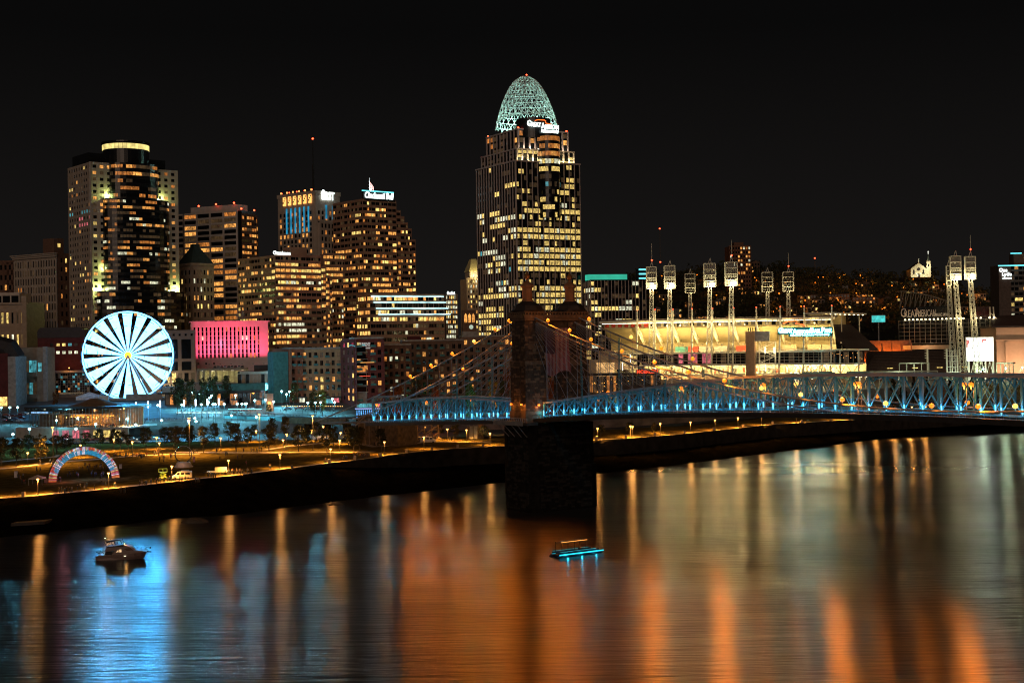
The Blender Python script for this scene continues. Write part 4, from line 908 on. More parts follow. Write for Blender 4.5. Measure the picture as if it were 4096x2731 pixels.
for k in range(18):
    a = 2 * math.pi * k / 18; link('horse', hm, cc, None, (cx0 + 7 * math.cos(a), cy0 + 7 * math.sin(a), .4 + .3 * (k % 2)), (0, 0, a + math.pi / 2))
for k in range(5): lamp(cc, (cx0 + 6.0 * math.cos(k * 1.256), cy0 + 6.0 * math.sin(k * 1.256), 4.0), (1, .50, .12), 900, .3)
for k in range(4): lamp(cb, (CWd * (.1 + .27 * k), 5, CH_ - 1.2), (1, .66, .3), 380, .3); boxo('ceiling_light', cb, (CWd * (.1 + .27 * k), 5, CH_ - .7), (.8, .8, .2), L_warmw)
for k in range(7):               # lower storey under the terrace
    boxo('lower_window', cb, (CWd * (.33 + .11 * k), -4.05, -3.1), (CWd * .07, .1, 3.6), WIN['p' if k < 4 else 'y'])
# ---- lower arcade wall and steps of the plaza right of it, blue lit
A = G(545, 1690, 18.0); A2 = G(905, 1672, 18.5)
pw = thing('plaza_podium', 'blue lit podium wall below the row of glowing light pylons', 'wall', (A.x, A.y, 12.6), math.atan2(A2.y - A.y, A2.x - A.x))
PL = (A2 - A).length
boxo('wall', pw, (PL / 2, 1, 2.75), (PL, 2, 5.5), M_ltwall); boxo('plaza_slab', pw, (PL / 2, 14, 5.35), (PL, 26, .4), M_ltwall)
for i in range(12): boxo('pier', pw, (PL * (i + .5) / 12, -.2, 2.6), (1.0, .6, 5.2), M_ltwall)
for i in range(11): boxo('opening', pw, (PL * (i + 1) / 12, -.05, 2.1), (PL / 12 * .5, .12, 3.2), WIN[random.choice('kkcw')])
for i in range(25): boxo('baluster', pw, (PL * i / 24, .2, 6.05), (.1, .1, 1.1), M_steel)
boxo('handrail', pw, (PL / 2, .2, 6.6), (PL, .12, .12), M_steel)
for i in range(6): lamp(pw, (PL * (.08 + .17 * i), -3.0, 1.2), (.04, .42, 1.0), 3200, .25); boxo('floodlight', pw, (PL * (.08 + .17 * i), -3.0, .5), (.5, .5, .6), M_steel)
# light pylons
L_pyl = emis('pylon_light', (.62, .80, 1.0), 5.0); M_pyl = mat('pylon_steel', (.30, .42, .5), .4)
PX = [('W3', 97, 1075, 1245), ('W3', 218, 1070, 1240), ('W3', 341, 1065, 1230), ('W3', 460, 1060, 1225), ('W2', 1424, 1230, 1400), ('W2', 1551, 1220, 1400), ('W2', 1677, 1212, 1395), ('W3', 1037, 1040, 1150),
      ('W3', 1151, 1030, 1150), ('W3', 1264, 1025, 1145), ('W3', 1376, 1020, 1140), ('W3', 1487, 1015, 1135), ('W3', 1597, 1010, 1130), ('W3', 1706, 1005, 1128)]
def cyl(name, parent, z0, z1, r, m, n=8):
    b = MB(); b.lathe([(0, z0), (r, z0), (r, z1), (0, z1)], n, m); return b.build(name, None, parent)
ptops = []
for k, (vw, x, y0, y1) in enumerate(PX):
    sx, sy = V(vw, x, y1); zg = 18.3
    for _ in range(3): p = G(sx, sy, zg); zg = max(18.0, city_z(p.y))
    top = P(V(vw, x, y0)[0], V(vw, x, y0 - 32)[1], p.y)
    o = thing('light_pylon', 'tall steel light pylon with glowing white head along the plaza edge', 'light', (p.x, p.y, zg), 0, 'light pylons along the plaza')
    h = max(6.0, top.z - zg); cyl('pole', o, 0, h - 3.2, .20, M_pyl); cyl('lamp_head', o, h - 3.2, h, .34, L_pyl)
    lamp(o, (0, -1.2, h - 1.0), (.30, .65, 1.0), 1500, .3)
    ptops.append(Vector((p.x, p.y, zg + h * .5)))
# ================================================================ the suspension bridge: x along it towards the near bank, y across (minus = nearer), z up
BX = Vector((math.cos(R(-55)), math.sin(R(-55)), 0)); BW = Vector((-BX.y, BX.x, 0)); BO = Vector((12.06, 448.0, 0))
br = thing('suspension_bridge', 'blue lit steel truss suspension bridge with a dark stone tower', 'bridge', BO, R(-55))
M_stone = mat('soot_dark_sandstone', (0.055, 0.038, 0.028), 0.95, vary=.45, scale=.7, bump=.5, bscale=1.5)
M_stone2 = mat('paler_sandstone', (0.13, 0.085, 0.055), 0.95, vary=.35, scale=.7, bump=.4)
M_blu = mat('blue_painted_steel', (0.045, 0.22, 0.31), 0.5, vary=.15, scale=.5)
M_chord = mat('pale_blue_painted_steel', (0.20, 0.25, 0.30), 0.5, vary=.1)
M_deckd = mat('dark_deck_steel', (0.035, 0.032, 0.03), 0.7)
M_cable = mat('pale_cable', (0.20, 0.25, 0.32), 0.5, vary=.1)
L_sod = emis('sodium_lamp', (1.0, 0.19, 0.008), 2.1, lo=.95, hi=1.05); L_sodw = emis('yellow_lamp', (1.0, 0.5, 0.09), 2.2, lo=.95, hi=1.05); L_upl = emis('blue_uplighter_glow', (0.16, 0.70, 1.0), 2.6)
SOD = (1.0, 0.30, 0.035)
def dz(t): return 29.3 + (6.0 * (1 - (1 - t / 157.0) ** 2) if t >= 0 else .0457 * t)
def tdep(t): return interp([(0, 4.0), (5, 4.2), (93, 8.6), (400, 8.6)], t) if t >= 0 else interp([(-105, 6.6), (-60, 8.0), (-6, 5.0)], t)
# ---- tower
tw = link('tower', None, br)
def tbox(c, s, m, name): return boxo(name, tw, c, s, m)
M_pier = mat('shaded_pier_stone', (0.010, 0.009, 0.008), 0.95, vary=.6, scale=.6, bump=.5, spec=.1)  # unlit shade below the deck put into the stone's colour
M_pier2 = mat('shaded_pier_stone_grey', (0.026, 0.023, 0.020), 0.95, vary=.5, scale=.6, spec=.1)  # same shade in the colour, for the lighter blocks
b = MB(); b.prism([(-6.2, -13.4), (6.2, -13.4), (7.8, -10.5), (7.8, 10.5), (6.2, 13.4), (-6.2, 13.4), (-7.8, 10.5), (-7.8, -10.5)], -4, 14, M_pier)
b.prism([(-5.6, -12.9), (5.6, -12.9), (6.9, -10.5), (6.9, 10.5), (5.6, 12.9), (-5.6, 12.9), (-6.9, 10.5), (-6.9, -10.5)], 14, 27.4, M_pier)
b.build('pier', None, tw)
for s in (-1, 1):
    boxo('leg', tw, (0, s * 8.55, 38), (8.0, 8.1, 18), M_stone); boxo('leg', tw, (0, s * 8.55, 53.8), (7.0, 7.3, 14.4), M_stone); boxo('plinth', tw, (0, s * 8.55, 29.2), (8.8, 8.8, 4.6), M_stone2); boxo('string_course', tw, (0, s * 8.55, 46.7), (8.4, 8.5, 1.3), M_stone2)
    boxo('buttress', tw, (0, s * 12.3, 38), (3.2, 1.6, 18), M_stone); boxo('buttress', tw, (0, s * 12.0, 53), (2.8, 1.2, 13), M_stone)
# wall over the arch
b = MB(); zt = 61.0; pts = [(-4.9, zt)]
arc = [(-4.9, 48.0)] + [(-4.9 + 9.8 * i / 10, 48.0 + 7.6 * math.sin(math.pi * i / 10) ** .8) for i in range(1, 10)] + [(4.9, 48.0)]
for (y0, z0), (y1, z1) in zip(arc, arc[1:]):
    for x_, f in ((3.2, 1), (-3.2, -1)):
        q = [(x_, y0, z0), (x_, y1, z1), (x_, y1, zt), (x_, y0, zt)]; b.poly(q if f > 0 else q[::-1], M_stone)
    b.poly([(-3.2, y0, z0), (-3.2, y1, z1), (3.2, y1, z1), (3.2, y0, z0)], M_stone)
b.poly([(-3.2, -4.9, zt), (3.2, -4.9, zt), (3.2, 4.9, zt), (-3.2, 4.9, zt)], M_stone); b.build('arch_wall', None, tw)
boxo('cornice', tw, (0, 0, 61.3), (9.4, 26.4, 1.0), M_stone2); boxo('cornice', tw, (0, 0, 60.4), (8.4, 25.4, .8), M_stone2)
for s in (-1, 1):
    boxo('parapet', tw, (s * 4.2, 0, 62.6), (.5, 25.6, .35), M_stone2); boxo('parapet', tw, (0, s * 12.7, 62.6), (8.6, .5, .35), M_stone2)
    for i in range(22): boxo('baluster', tw, (s * 4.2, -12.4 + i * 1.18, 62.1), (.4, .42, .75), M_stone2)
    for i in range(7): boxo('baluster', tw, (-3.6 + i * 1.2, s * 12.7, 62.1), (.42, .4, .75), M_stone2)
    b = MB(); b.prism([(-3.8, s * 8.5 - 4), (3.8, s * 8.5 - 4), (3.8, s * 8.5 + 4), (-3.8, s * 8.5 + 4)], 61.8, 63.3, M_stone)
    b.lathe([(5.2, 63.3), (4.2, 64.9), (2.4, 65.9), (2.0, 66.2)], 8, M_zinc, (0, s * 8.5, 0)); b.build('cap_roof', None, tw)
    b = MB(); b.lathe([(2.0, 66.0), (1.9, 66.6), (1.6, 66.8), (1.6, 70.4), (2.1, 70.8), (2.1, 71.3), (1.3, 72.1), (.5, 72.6), (.35, 73.2)], 8, mat('orange_brick_turret', (.28, .13, .06), .9, vary=.2), (0, s * 8.5, 0)); tu = b.build('turret', None, tw)
    b = MB(); b.lathe([(0, 73.0), (.75, 73.5), (.95, 74.2), (.6, 74.9), (.15, 75.3), (.12, 77.2), (0, 77.3)], 10, mat('gilded_finial', (.4, .16, .05), .4, .5), (0, s * 8.5, 0)); b.box((0, s * 8.5, 76.6), (.15, 1.0, .15), mat('gilded_finial', (.4, .16, .05), .4, .5)); b.build('finial', None, tu)
# stone blocks on the faces one sees
blocks = []
rs = random.Random(11)
def courses(face, a0, a1, z0, z1, const, cw=1.7):
    z = z0; k = 0
    while z < z1 - .3:
        h = rs.choice((.62, .7, .78)); a = a0 - (rs.random() * .8); k += 1
        while a < a1 - .2:
            w = cw * rs.uniform(.6, 1.35); x0, x1 = max(a, a0), min(a + w, a1); a += w
            if x1 - x0 < .25: continue
            pr = rs.uniform(.04, .2)
            if face == 'near': c, s = ((x0 + x1) / 2, const - pr / 2, z + h / 2), (x1 - x0 - .07, pr, h - .07)
            else: c, s = (const + pr / 2, (x0 + x1) / 2, z + h / 2), (pr, x1 - x0 - .07, h - .07)
            blocks.append((c, s, (M_stone if rs.random() < .7 else M_stone2) if z > 28 else (M_pier if rs.random() < .6 else M_pier2)))
        z += h
courses('near', -4.0, -1.7, 31.6, 46, -12.6); courses('near', 1.7, 4.0, 31.6, 46, -12.6); courses('near', -1.6, 1.6, 31.6, 46, -13.1)
courses('near', -3.5, -1.5, 47.5, 60, -12.2); courses('near', 1.5, 3.5, 47.5, 60, -12.2); courses('near', -1.4, 1.4, 47.5, 59, -12.6)
for s in (-1, 1):
    courses('south', s * 8.55 - 4.05, s * 8.55 + 4.05, 31.6, 46, 4.0); courses('south', s * 8.55 - 3.65, s * 8.55 + 3.65, 47.5, 60, 3.5)
courses('near', -3.9, 3.9, 31.6, 46, 4.5)
courses('near', -6.0, 6.0, .6, 13.8, -13.4, 2.2); courses('near', -5.5, 5.5, 14.2, 27, -12.9, 2.0); courses('south', -10.2, 10.2, .6, 13.8, 7.8, 2.4); courses('south', -10.2, 10.2, 14.2, 27, 6.9, 2.4)
blocks.sort(key=lambda q: -max(q[1][0], q[1][1]) * q[1][2] + (10 if q[0][2] < 28 else 0))
for c, s, m in blocks[:300]: boxo('stone_block', tw, c, s, m)
b = MB()
for c, s, m in blocks[300:]: b.box(c, s, m)
b.build('stonework', None, tw, kind='stuff')
# walkway bracketed round the near side of the tower
boxo('walkway', tw, (0, -15.3, 27.9), (22, 4.2, .9), M_deckd); boxo('walkway_fascia', tw, (1, -17.5, 28.0), (16, .3, 1.4), mat('grey_fascia', (.17, .17, .17), .7))
for x in (-5.5, -2, 2, 5.5): baro('bracket', tw, (x, -17, 27.4), (x * .9, -13.0, 23.4), .22, .22, M_steel)
for i in range(20): boxo('rail_post', tw, (-11 + i * 1.16, -17.3, 29.0), (.1, .1, 1.3), M_steel)
boxo('rail', tw, (0, -17.3, 29.65), (22, .12, .12), M_steel)
for x in (-2.6, 3.0):
    boxo('wall_lamp', tw, (x, -13.6, 33.7), (.6, .5, .5), L_sod); lamp(tw, (x, -14.1, 33.3), SOD, 420, .2)
boxo('wall_lamp', tw, (4.9, -8.2, 33.4), (.5, .6, .5), L_sod); lamp(tw, (5.4, -8.2, 33.1), SOD, 420, .2)
# flag hung in the arch
b = MB(); nx_, nz_ = 12, 13
M_f1 = mat('flag_red', (.20, .08, .10), .9); M_f2 = mat('flag_white', (.28, .18, .21), .9); M_f3 = mat('flag_blue', (.07, .045, .07), .9)
for j in range(nz_):
    for i in range(nx_):
        def fp(u, v): return (3.9 + .7 * math.sin(u * 5 + v * 2) * v + 1.8 * v * v, lerp(-4.9, 5.0, u) - v * v * 1.2, 57.6 - 14.5 * v + (1.2 * (u - .5) ** 2 if v < .3 else -.9 * math.sin(u * 6)) * v)
        q = [fp(i / nx_, (j + 1) / nz_), fp((i + 1) / nx_, (j + 1) / nz_), fp((i + 1) / nx_, j / nz_), fp(i / nx_, j / nz_)]
        b.poly(q, M_f3 if (i < 5 and j < 7) else (M_f1 if i % 2 else M_f2))
fl = b.build('hanging_flag', None); fl.parent = br; fl['label'] = 'large dull-coloured flag draped in the tower arch'
b = MB(); b.tube([(0, 0, 61.8), (0, 0, 71.5)], .12, 6, M_steel); b.build('flagpole', None, tw)
# ---- deck, trusses, rails
def run(y, t0, t1, zoff, w, h, m, name, step=12.0, parent=None):
    b = MB(); n = max(2, int((t1 - t0) / step)); ts = [lerp(t0, t1, i / n) for i in range(n + 1)]; k = b.mi(m)
    for t_ in ts:
        z = dz(t_) + (zoff(t_) if callable(zoff) else zoff)
        for a, c in ((-1, -1), (1, -1), (1, 1), (-1, 1)): b.v.append((t_, y + a * w / 2, z + c * h / 2))
    for i in range(n):
        for q in range(4):
            r_ = (q + 1) % 4; b.f.append((4 * i + q, 4 * i + r_, 4 * i + 4 + r_, 4 * i + 4 + q)); b.m.append(k)
    b.f.append((3, 2, 1, 0)); b.m.append(k); e = 4 * n; b.f.append((e, e + 1, e + 2, e + 3)); b.m.append(k)
    return b.build(name, None, parent or br)
T0, T1 = -104.0, 300.0
run(0, -150, T1, -.55, 11.6, .5, mat('bridge_roadway', (.06, .05, .055), .6), 'roadway'); run(0, T0, T1, -1.45, 10.5, 1.0, M_deckd, 'floor_beams')
for s in (-1, 1):
    for a, c in ((T0, -5.0), (5.0, T1)):
        run(s * 6.2, a, c, lambda t: tdep(t), .62, .62, M_chord, 'top_chord'); run(s * 6.2, a, c, .1, .5, .5, M_blu, 'bottom_chord')
    run(s * 8.3, T0, T1, -.7, 3.4, .35, M_deckd, 'footway'); run(s * 9.95, T0, T1, -1.2, .35, 1.2, M_deckd, 'edge_girder')
    run(s * 9.95, T0, T1, .65, .09, .1, M_steel, 'handrail')
b = MB()
for i in range(int((T1 - T0) / 1.6)):
    t_ = T0 + i * 1.6
    if -6 < t_ < 6: continue
    b.box((t_, -9.95, dz(t_) + .05), (.07, .07, 1.2), M_steel)
b.build('baluster_row', None, br, kind='stuff')
PN = 5.2
def panels(a, c):
    n = int(round(abs(c - a) / PN)); return [lerp(a, c, i / n) for i in range(n + 1)]
def portal(t_, zt):                               # arched sway frame between the trusses
    b = MB(); pts = []
    for i in range(9):
        u = i / 8; pts.append((t_, lerp(-6.0, 6.0, u), zt - 3.0 + 2.6 * math.sin(math.pi * u) ** .6))
    b.tube(pts, .16, 4, M_blu)
    for i in range(8): b.bar((t_, lerp(-6, 6, i / 8), zt - .1), (t_, lerp(-6, 6, (i + .5) / 8), zt - .85), .1, .1, M_blu); b.bar((t_, lerp(-6, 6, (i + .5) / 8), zt - .85), (t_, lerp(-6, 6, (i + 1) / 8), zt - .1), .1, .1, M_blu)
    b.bar((t_, -6, zt - .1), (t_, 6, zt - .1), .25, .3, M_blu); b.bar((t_, -6, zt - .9), (t_, 6, zt - .9), .18, .2, M_blu); b.build('sway_frame', None, br)
up = 0
for a, c in ((T0, -5.0), (5.0, 220.0)):
    ts = panels(a, c)
    for s in (-1, 1):
        y = s * 6.2
        for i, t_ in enumerate(ts):
            d = tdep(t_); z = dz(t_)
            baro('truss_post', br, (t_, y, z), (t_, y, z + d), .50, .42, M_blu)
            if i + 1 < len(ts):
                t2 = ts[i + 1]; z2, d2 = dz(t2), tdep(t2)
                baro('truss_diagonal', br, (t_, y - .12, z + .2), (t2, y - .12, z2 + d2 - .2), .16, .26, M_blu)
                baro('truss_diagonal', br, (t_, y + .12, z + d - .2), (t2, y + .12, z2 + .2), .16, .26, M_blu)
            if t_ < 190 and (s < 0 or i % 2 == 0):
                boxo('uplighter_glow', br, (t_ + .45, y - .55, z + 1.0), (.22, .22, 1.5), L_upl)  # strip is the uplighter plus the lit foot of the post, as glow
                l = lamp(br, (t_ + .5, y - 1.3, z + 1.4), (.015, .55, .85), 250 if s < 0 else 200, .12)
    for i, t_ in enumerate(ts):
        if i % 3 == 1: portal(t_, dz(t_) + tdep(t_))
    for i in range(0, len(ts) - 1):
        if i % 2 == 0: baro('top_brace', br, (ts[i], -6, dz(ts[i]) + tdep(ts[i])), (ts[i + 1], 6, dz(ts[i + 1]) + tdep(ts[i + 1])), .14, .2, M_blu)
# latticed entrance portal at the city end
b = MB(); zp = dz(T0)
for y in (-6.4, 6.4): b.bar((T0 - .5, y, zp), (T0 - .5, y, zp + 9.2), .9, .9, M_chord)
b.bar((T0 - .5, -6.4, zp + 9.0), (T0 - .5, 6.4, zp + 9.0), .5, .8, M_chord); b.bar((T0 - .5, -6.4, zp + 6.6), (T0 - .5, 6.4, zp + 6.6), .4, .5, M_chord)
for i in range(10): b.bar((T0 - .5, -6.4 + 1.28 * i, zp + 6.6), (T0 - .5, -6.4 + 1.28 * (i + 1), zp + 9.0), .12, .12, M_chord); b.bar((T0 - .5, -6.4 + 1.28 * i, zp + 9.0), (T0 - .5, -6.4 + 1.28 * (i + 1), zp + 6.6), .12, .12, M_chord)
b.build('entrance_portal', None, br)
# ---- cables, hangers, stays
def cabz(t, top, low): return low + (top - low) * ((157.0 - t) / 157.0) ** 2
CABS = []
for s in (-1, 1):
    for q, (top, low, y, te, ze) in enumerate(((62.3, 35.9, 8.7, -147.0, 23.0), (60.6, 33.8, 7.6, -92.0, 30.2))):
        pts = [(te, s * y, ze)] + [(lerp(te, 0, i / 8), s * y, lerp(ze, top, i / 8) - 2.2 * math.sin(math.pi * i / 8)) for i in range(1, 8)]
        pts += [(t_, s * y, cabz(t_, top, low)) for t_ in [0 + 10 * i for i in range(31)]]
        b = MB(); b.tube(pts, .27, 6, M_cable); b.build('main_cable', None, br)
    hm = MB()
    for i, t_ in enumerate([10 + 5.2 * i for i in range(26)]):
        z = cabz(t_, 62.3, 35.9); zb_ = dz(t_)
        if z > zb_ + .4: baro('hanger', br, (t_, s * 8.7, dz(t_)), (t_, s * 8.7, z), .09, .09, M_cable)
    for t_ in range(-85, -8, 8):
        u = (t_ + 147) / 147.0; z = lerp(23.0, 62.3, u) - 2.2 * math.sin(math.pi * u)
        if z > dz(t_) + 1: baro('hanger', br, (t_, s * 8.7, dz(t_)), (t_, s * 8.7, z), .10, .10, M_cable)
    for t_ in list(range(14, 90, 7)) + list(range(-84, -10, 7)): baro('stay', br, (0, s * 8.2, 60.2), (t_, s * 6.9, dz(t_) + .5), .09, .09, M_cable)
    # suspender towers: slim latticed masts near the truss
    for t_ in (26.0, 64.0, -44.0):
        b = MB(); z0, z1 = dz(t_), cabz(abs(t_) if t_ > 0 else 0, 62.3, 35.9) if t_ > 0 else lerp(23.0, 62.3, (t_ + 147) / 147.0) - 2.2
        for dx in (-.3, .3): b.bar((t_ + dx, s * 7.4, z0), (t_ + dx, s * 7.4, z1), .12, .12, M_blu)
        n = int((z1 - z0) / .9)
        for i in range(n): b.bar((t_ - .3 * (-1) ** i, s * 7.4, z0 + .9 * i), (t_ + .3 * (-1) ** i, s * 7.4, z0 + .9 * (i + 1)), .1, .1, M_blu)
        b.build('suspender_mast', None, br)
def t_at(sx, y):                                   # where along the bridge that column of the photograph crosses line y
    k = ray(sx, 1500); k = k.x / k.y; o = BO + BW * y
    return (k * o.y - o.x) / (BX.x - k * BX.y)
gl = MB(); gl.lathe([(0, -.6), (.48, -.36), (.6, 0), (.48, .36), (0, .6)], 10, L_sod); gl.box((0, 0, -.75), (.12, .12, .8), M_steel); glm = gl.mesh('cable_lamp_mesh')
gl = MB(); gl.lathe([(0, -.6), (.48, -.36), (.6, 0), (.48, .36), (0, .6)], 10, L_sodw); gl.box((0, 0, -.75), (.12, .12, .8), M_steel); glm2 = gl.mesh('cable_lamp_mesh')
near = [2195, 2281] + [V('V6', x, 0)[0] for x in (130, 370, 625, 890, 1170, 1460)] + [V('W8', x, 0)[0] for x in (395, 720, 1060, 1420, 1785, 2075)]
far = [V('V6', x, 0)[0] for x in (117, 445, 680, 925, 1455)] + [V('W8', x, 0)[0] for x in (360, 670, 995, 1340, 1700)]
AIM = Matrix.Rotation(R(55), 3, 'Z') @ Vector((0, -1, -.22))
def clamp_lamp(t_, y, top=62.3, low=35.9, yel=False, pw=1500):
    z = cabz(t_, top, low) if t_ > 0 else lerp(23.0, 62.3, (t_ + 147) / 147.0) - 2.2 * math.sin(math.pi * (t_ + 147) / 147)
    link('cable_lamp', glm2 if yel else glm, br, None, (t_, y, z + 1.2)); lamp(br, (t_, y, z + 1.95), (1, .55, .14) if yel else SOD, pw * .22, .4); lamp(br, (t_, y - .9, z + 1.2), (1, .21, .010), pw * (4.6 if y < 0 else 1.2), .6, 'SPOT', aim=AIM, spot=165, blend=1.0)  # added spot strengthens the lamp's orange reflection on the river
for i, sx in enumerate(near): clamp_lamp(t_at(sx, -8.7), -8.7, yel=(i in (7, 8, 10, 13)), pw=(4600 if i in (4, 6) else (3800 if i in (9, 12) else 650)) if i > 1 else 3000)
for i, sx in enumerate(far): clamp_lamp(t_at(sx, 8.7), 8.7, yel=(i in (1, 5, 8)), pw=900)
for i, (x, y) in enumerate(((1072, -8.7), (848, -8.7), (630, -8.7), (1183, 8.7), (1735, 8.7))): clamp_lamp(t_at(V('W6', x, 0)[0], y), y, pw=1700)
for vw, x, y in (('V5', 192, -8.7), ('V5', 357, -8.7), ('V5', 470, -8.7), ('V5', 487, 8.7)): clamp_lamp(t_at(V(vw, x, 0)[0], y), y, yel=(x == 192), pw=1700)
# street lamps on the deck
for vw, x in (('W6', 810), ('W6', 1290), ('W6', 290), ('W7', 765), ('W7', 1275), ('W7', 1850), ('W8', 115), ('W8', 845), ('W8', 1695), ('W8', 870), ('W8', 1750)):
    t_ = t_at(V(vw, x, 0)[0], 4.8); z = dz(t_)
    b = MB(); b.tube([(t_, 4.8, z), (t_, 4.8, z + 6.0), (t_, 4.2, z + 6.3)], .10, 6, M_steel); b.build('deck_lamp_post', None, br)
    link('deck_lamp', glm, br, None, (t_, 4.0, z + 6.2)); lamp(br, (t_, 3.6, z + 5.4), SOD, 900, .4)
# concrete fender post standing before the tower
fp_ = G(2040, 1975, 0.0); o = thing('fender_post', 'dark square concrete fender post rising from the water before the tower', 'post', (fp_.x, fp_.y, 0), R(20))
boxo('shaft', o, (0, 0, 12.5), (2.5, 2.5, 29), M_wallc); boxo('cap', o, (0, 0, 27.2), (3.0, 3.0, .6), M_wallc)
# ================================================================ ball park
M_wsteel = mat('cream_white_steel', (0.72, 0.68, 0.56), 0.55, vary=.06)
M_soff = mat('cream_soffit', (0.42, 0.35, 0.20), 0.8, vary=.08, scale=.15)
M_seat = mat('dark_seats', (0.035, 0.022, 0.02), 0.8, vary=.4, scale=1.2)
M_bkt = mat('brown_brick_tower', (0.34, 0.20, 0.12), 0.9, vary=.15, scale=.8)
M_beige = mat('beige_precast', (0.46, 0.38, 0.27), 0.85, vary=.1, scale=.3)
M_red = mat('red_banner', (0.5, 0.05, 0.03), 0.8); L_fl = emis('stadium_tube_light', (1.0, 0.86, 0.52), 5.0); L_scr = emis('lit_billboard', (.95, 1.0, .93), 5.0, sample=True, lo=.8, hi=1.2, scale=.25)
SL = P(2412, 1500, 905.0); SR = P(3334, 1500, 862.0); srz = math.atan2(SR.y - SL.y, SR.x - SL.x); SLen = math.hypot(SR.x - SL.x, SR.y - SL.y)
st = thing('ballpark_grandstand', 'floodlit cream ballpark grandstand with raking steel beams and a long lit roof edge', 'stadium', (SL.x, SL.y, 26), srz)
def ux(sx):                      # photograph column -> place along the grandstand's river front
    r = ray(sx, 1450); k = r.x / r.y; dx, dy = math.cos(srz), math.sin(srz); return (k * SL.y - SL.x) / (dx - k * dy)
def uz(sy, sx): d = ray(sx, sy); Y = SL.y + ux(sx) * math.sin(srz); return CAMZ + d.z / d.y * Y - 26
LIT = (1.0, 0.70, 0.26)
ztop = 41.6; zdeck = 20.6; xR = SLen
boxo('roof', st, (xR / 2, 11, ztop), (xR + 3, 24, 1.0), mat('brown_roof_metal', (.13, .10, .085), .6)); boxo('roof_fascia', st, (xR / 2, -1.2, ztop - 1.2), (xR + 3, .5, 1.4), M_wsteel)
for i in range(44): boxo('roof_light', st, (xR * (i + .5) / 44, -.8, ztop - 2.1), (xR / 44 * .85, .45, .3), L_fl)
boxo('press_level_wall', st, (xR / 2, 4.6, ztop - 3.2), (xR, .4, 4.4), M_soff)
for i in range(34):
    x = xR * (i + .5) / 34; boxo('press_window', st, (x, 4.3, ztop - 3.4), (xR / 34 * .6, .2, 2.2), WIN['k' if i % 2 else 'd'] if i > 6 else M_red)
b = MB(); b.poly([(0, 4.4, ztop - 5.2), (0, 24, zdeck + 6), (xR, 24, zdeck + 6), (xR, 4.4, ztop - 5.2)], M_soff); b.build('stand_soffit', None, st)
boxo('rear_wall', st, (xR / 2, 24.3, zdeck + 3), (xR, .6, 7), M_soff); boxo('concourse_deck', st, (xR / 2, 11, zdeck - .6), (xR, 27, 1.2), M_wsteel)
boxo('concourse_rail', st, (xR / 2, -2.3, zdeck + 1.1), (xR, .12, .15), M_wsteel)
for i in range(70): boxo('rail_post', st, (xR * i / 69, -2.3, zdeck + .5), (.12, .12, 1.2), M_wsteel)
cols = [2553.6, 2625, 2696, 2773, 2854.6, 2938.8, 3029.6, 3125, 3221, 3331]
for sx in cols:
    x = ux(sx); baro('column', st, (x - 1.6, -1, 0), (x, -1, ztop + 1), 1.0, 1.0, M_wsteel); baro('roof_mast', st, (x, -1, ztop), (x, -1, ztop + 6.0), .8, .8, M_wsteel)
    bm = MB(); bm.lathe([(0, -.4), (.45, 0), (0, .4)], 8, M_lamp_red, (x, -1, ztop + 6.5)); bm.build('beacon', None, st)
    b = MB(); b.bar((x, -.5, ztop - 4.5), (x, 21, zdeck + 7), .9, 1.3, M_wsteel)
    for i in range(6): b.bar((x, lerp(-.5, 21, i / 6), lerp(ztop - 4.5, zdeck + 7, i / 6)), (x, lerp(-.5, 21, (i + .7) / 6), lerp(ztop - 7.5, zdeck + 4, (i + .7) / 6)), .35, .35, M_wsteel)
    b.bar((x, -.5, ztop - 8), (x, 21, zdeck + 4), .5, .6, M_wsteel); b.build('raker_beam', None, st)
    lamp(st, (x + 5, 4.5, zdeck + 5.5), LIT, 8200, .5); boxo('floodlight', st, (x + 5, 3.8, zdeck + 4.5), (1.0, .8, .8), M_wsteel)
    lamp(st, (x + 5, -3.5, ztop - 4), LIT, 1500, .4)
for k, (sx, m) in enumerate(((2712, M_teal), (2752, M_red), (2808, M_ltwall), (2870, M_ltwall), (2960, M_red), (3150, M_beige), (3250, M_beige), (3310, M_beige))):
    boxo('kiosk', st, (ux(sx), 16, zdeck + 1.7), (8.5, 4, 3.4), m)
# club level glazing and the open truss level under it
B_ = st; x0 = ux(2560)
boxo('club_level_wall', st, ((x0 + xR) / 2, 5, 16.2), (xR - x0, 1.0, 7.2), M_black)
ncl = 40
for i in range(ncl):
    x = lerp(x0, xR, (i + .5) / ncl); kx = 'k'
    if 8 <= i <= 14 and i % 3: kx = 'p'
    elif i % 7 == 3: kx = 'd'
    boxo('window', st, (x, 4.4, 16.4), ((xR - x0) / ncl * .9, .2, 6.2), WIN[kx])
for i in range(ncl + 1): boxo('mullion', st, (lerp(x0, xR, i / ncl), 4.1, 16.4), (.18, .3, 6.6), M_wsteel)
for z in (14.6, 16.6, 18.2): boxo('transom', st, ((x0 + xR) / 2, 4.0, z), (xR - x0, .2, .16), M_wsteel)
boxo('club_floor', st, ((x0 + xR) / 2, 5, 12.4), (xR - x0, 16, .8), M_wsteel); boxo('truss_level_floor', st, ((x0 + xR) / 2, 6, 6.2), (xR - x0, 18, .6), M_wsteel)
boxo('inner_wall', st, ((x0 + xR) / 2, 13, 6), (xR - x0, .5, 12), M_beige)
for i in range(46):
    u_ = (i + .5) / 46; boxo('inner_opening', st, (lerp(x0, xR, u_), 12.6, 8.6 - .6 * (i % 3)), ((xR - x0) / 46 * random.uniform(.25, .75), .2, random.uniform(2.2, 4.4)), random.choice((M_frame, M_bkt, M_red, M_frame, WIN['w'])))
nt_ = 30
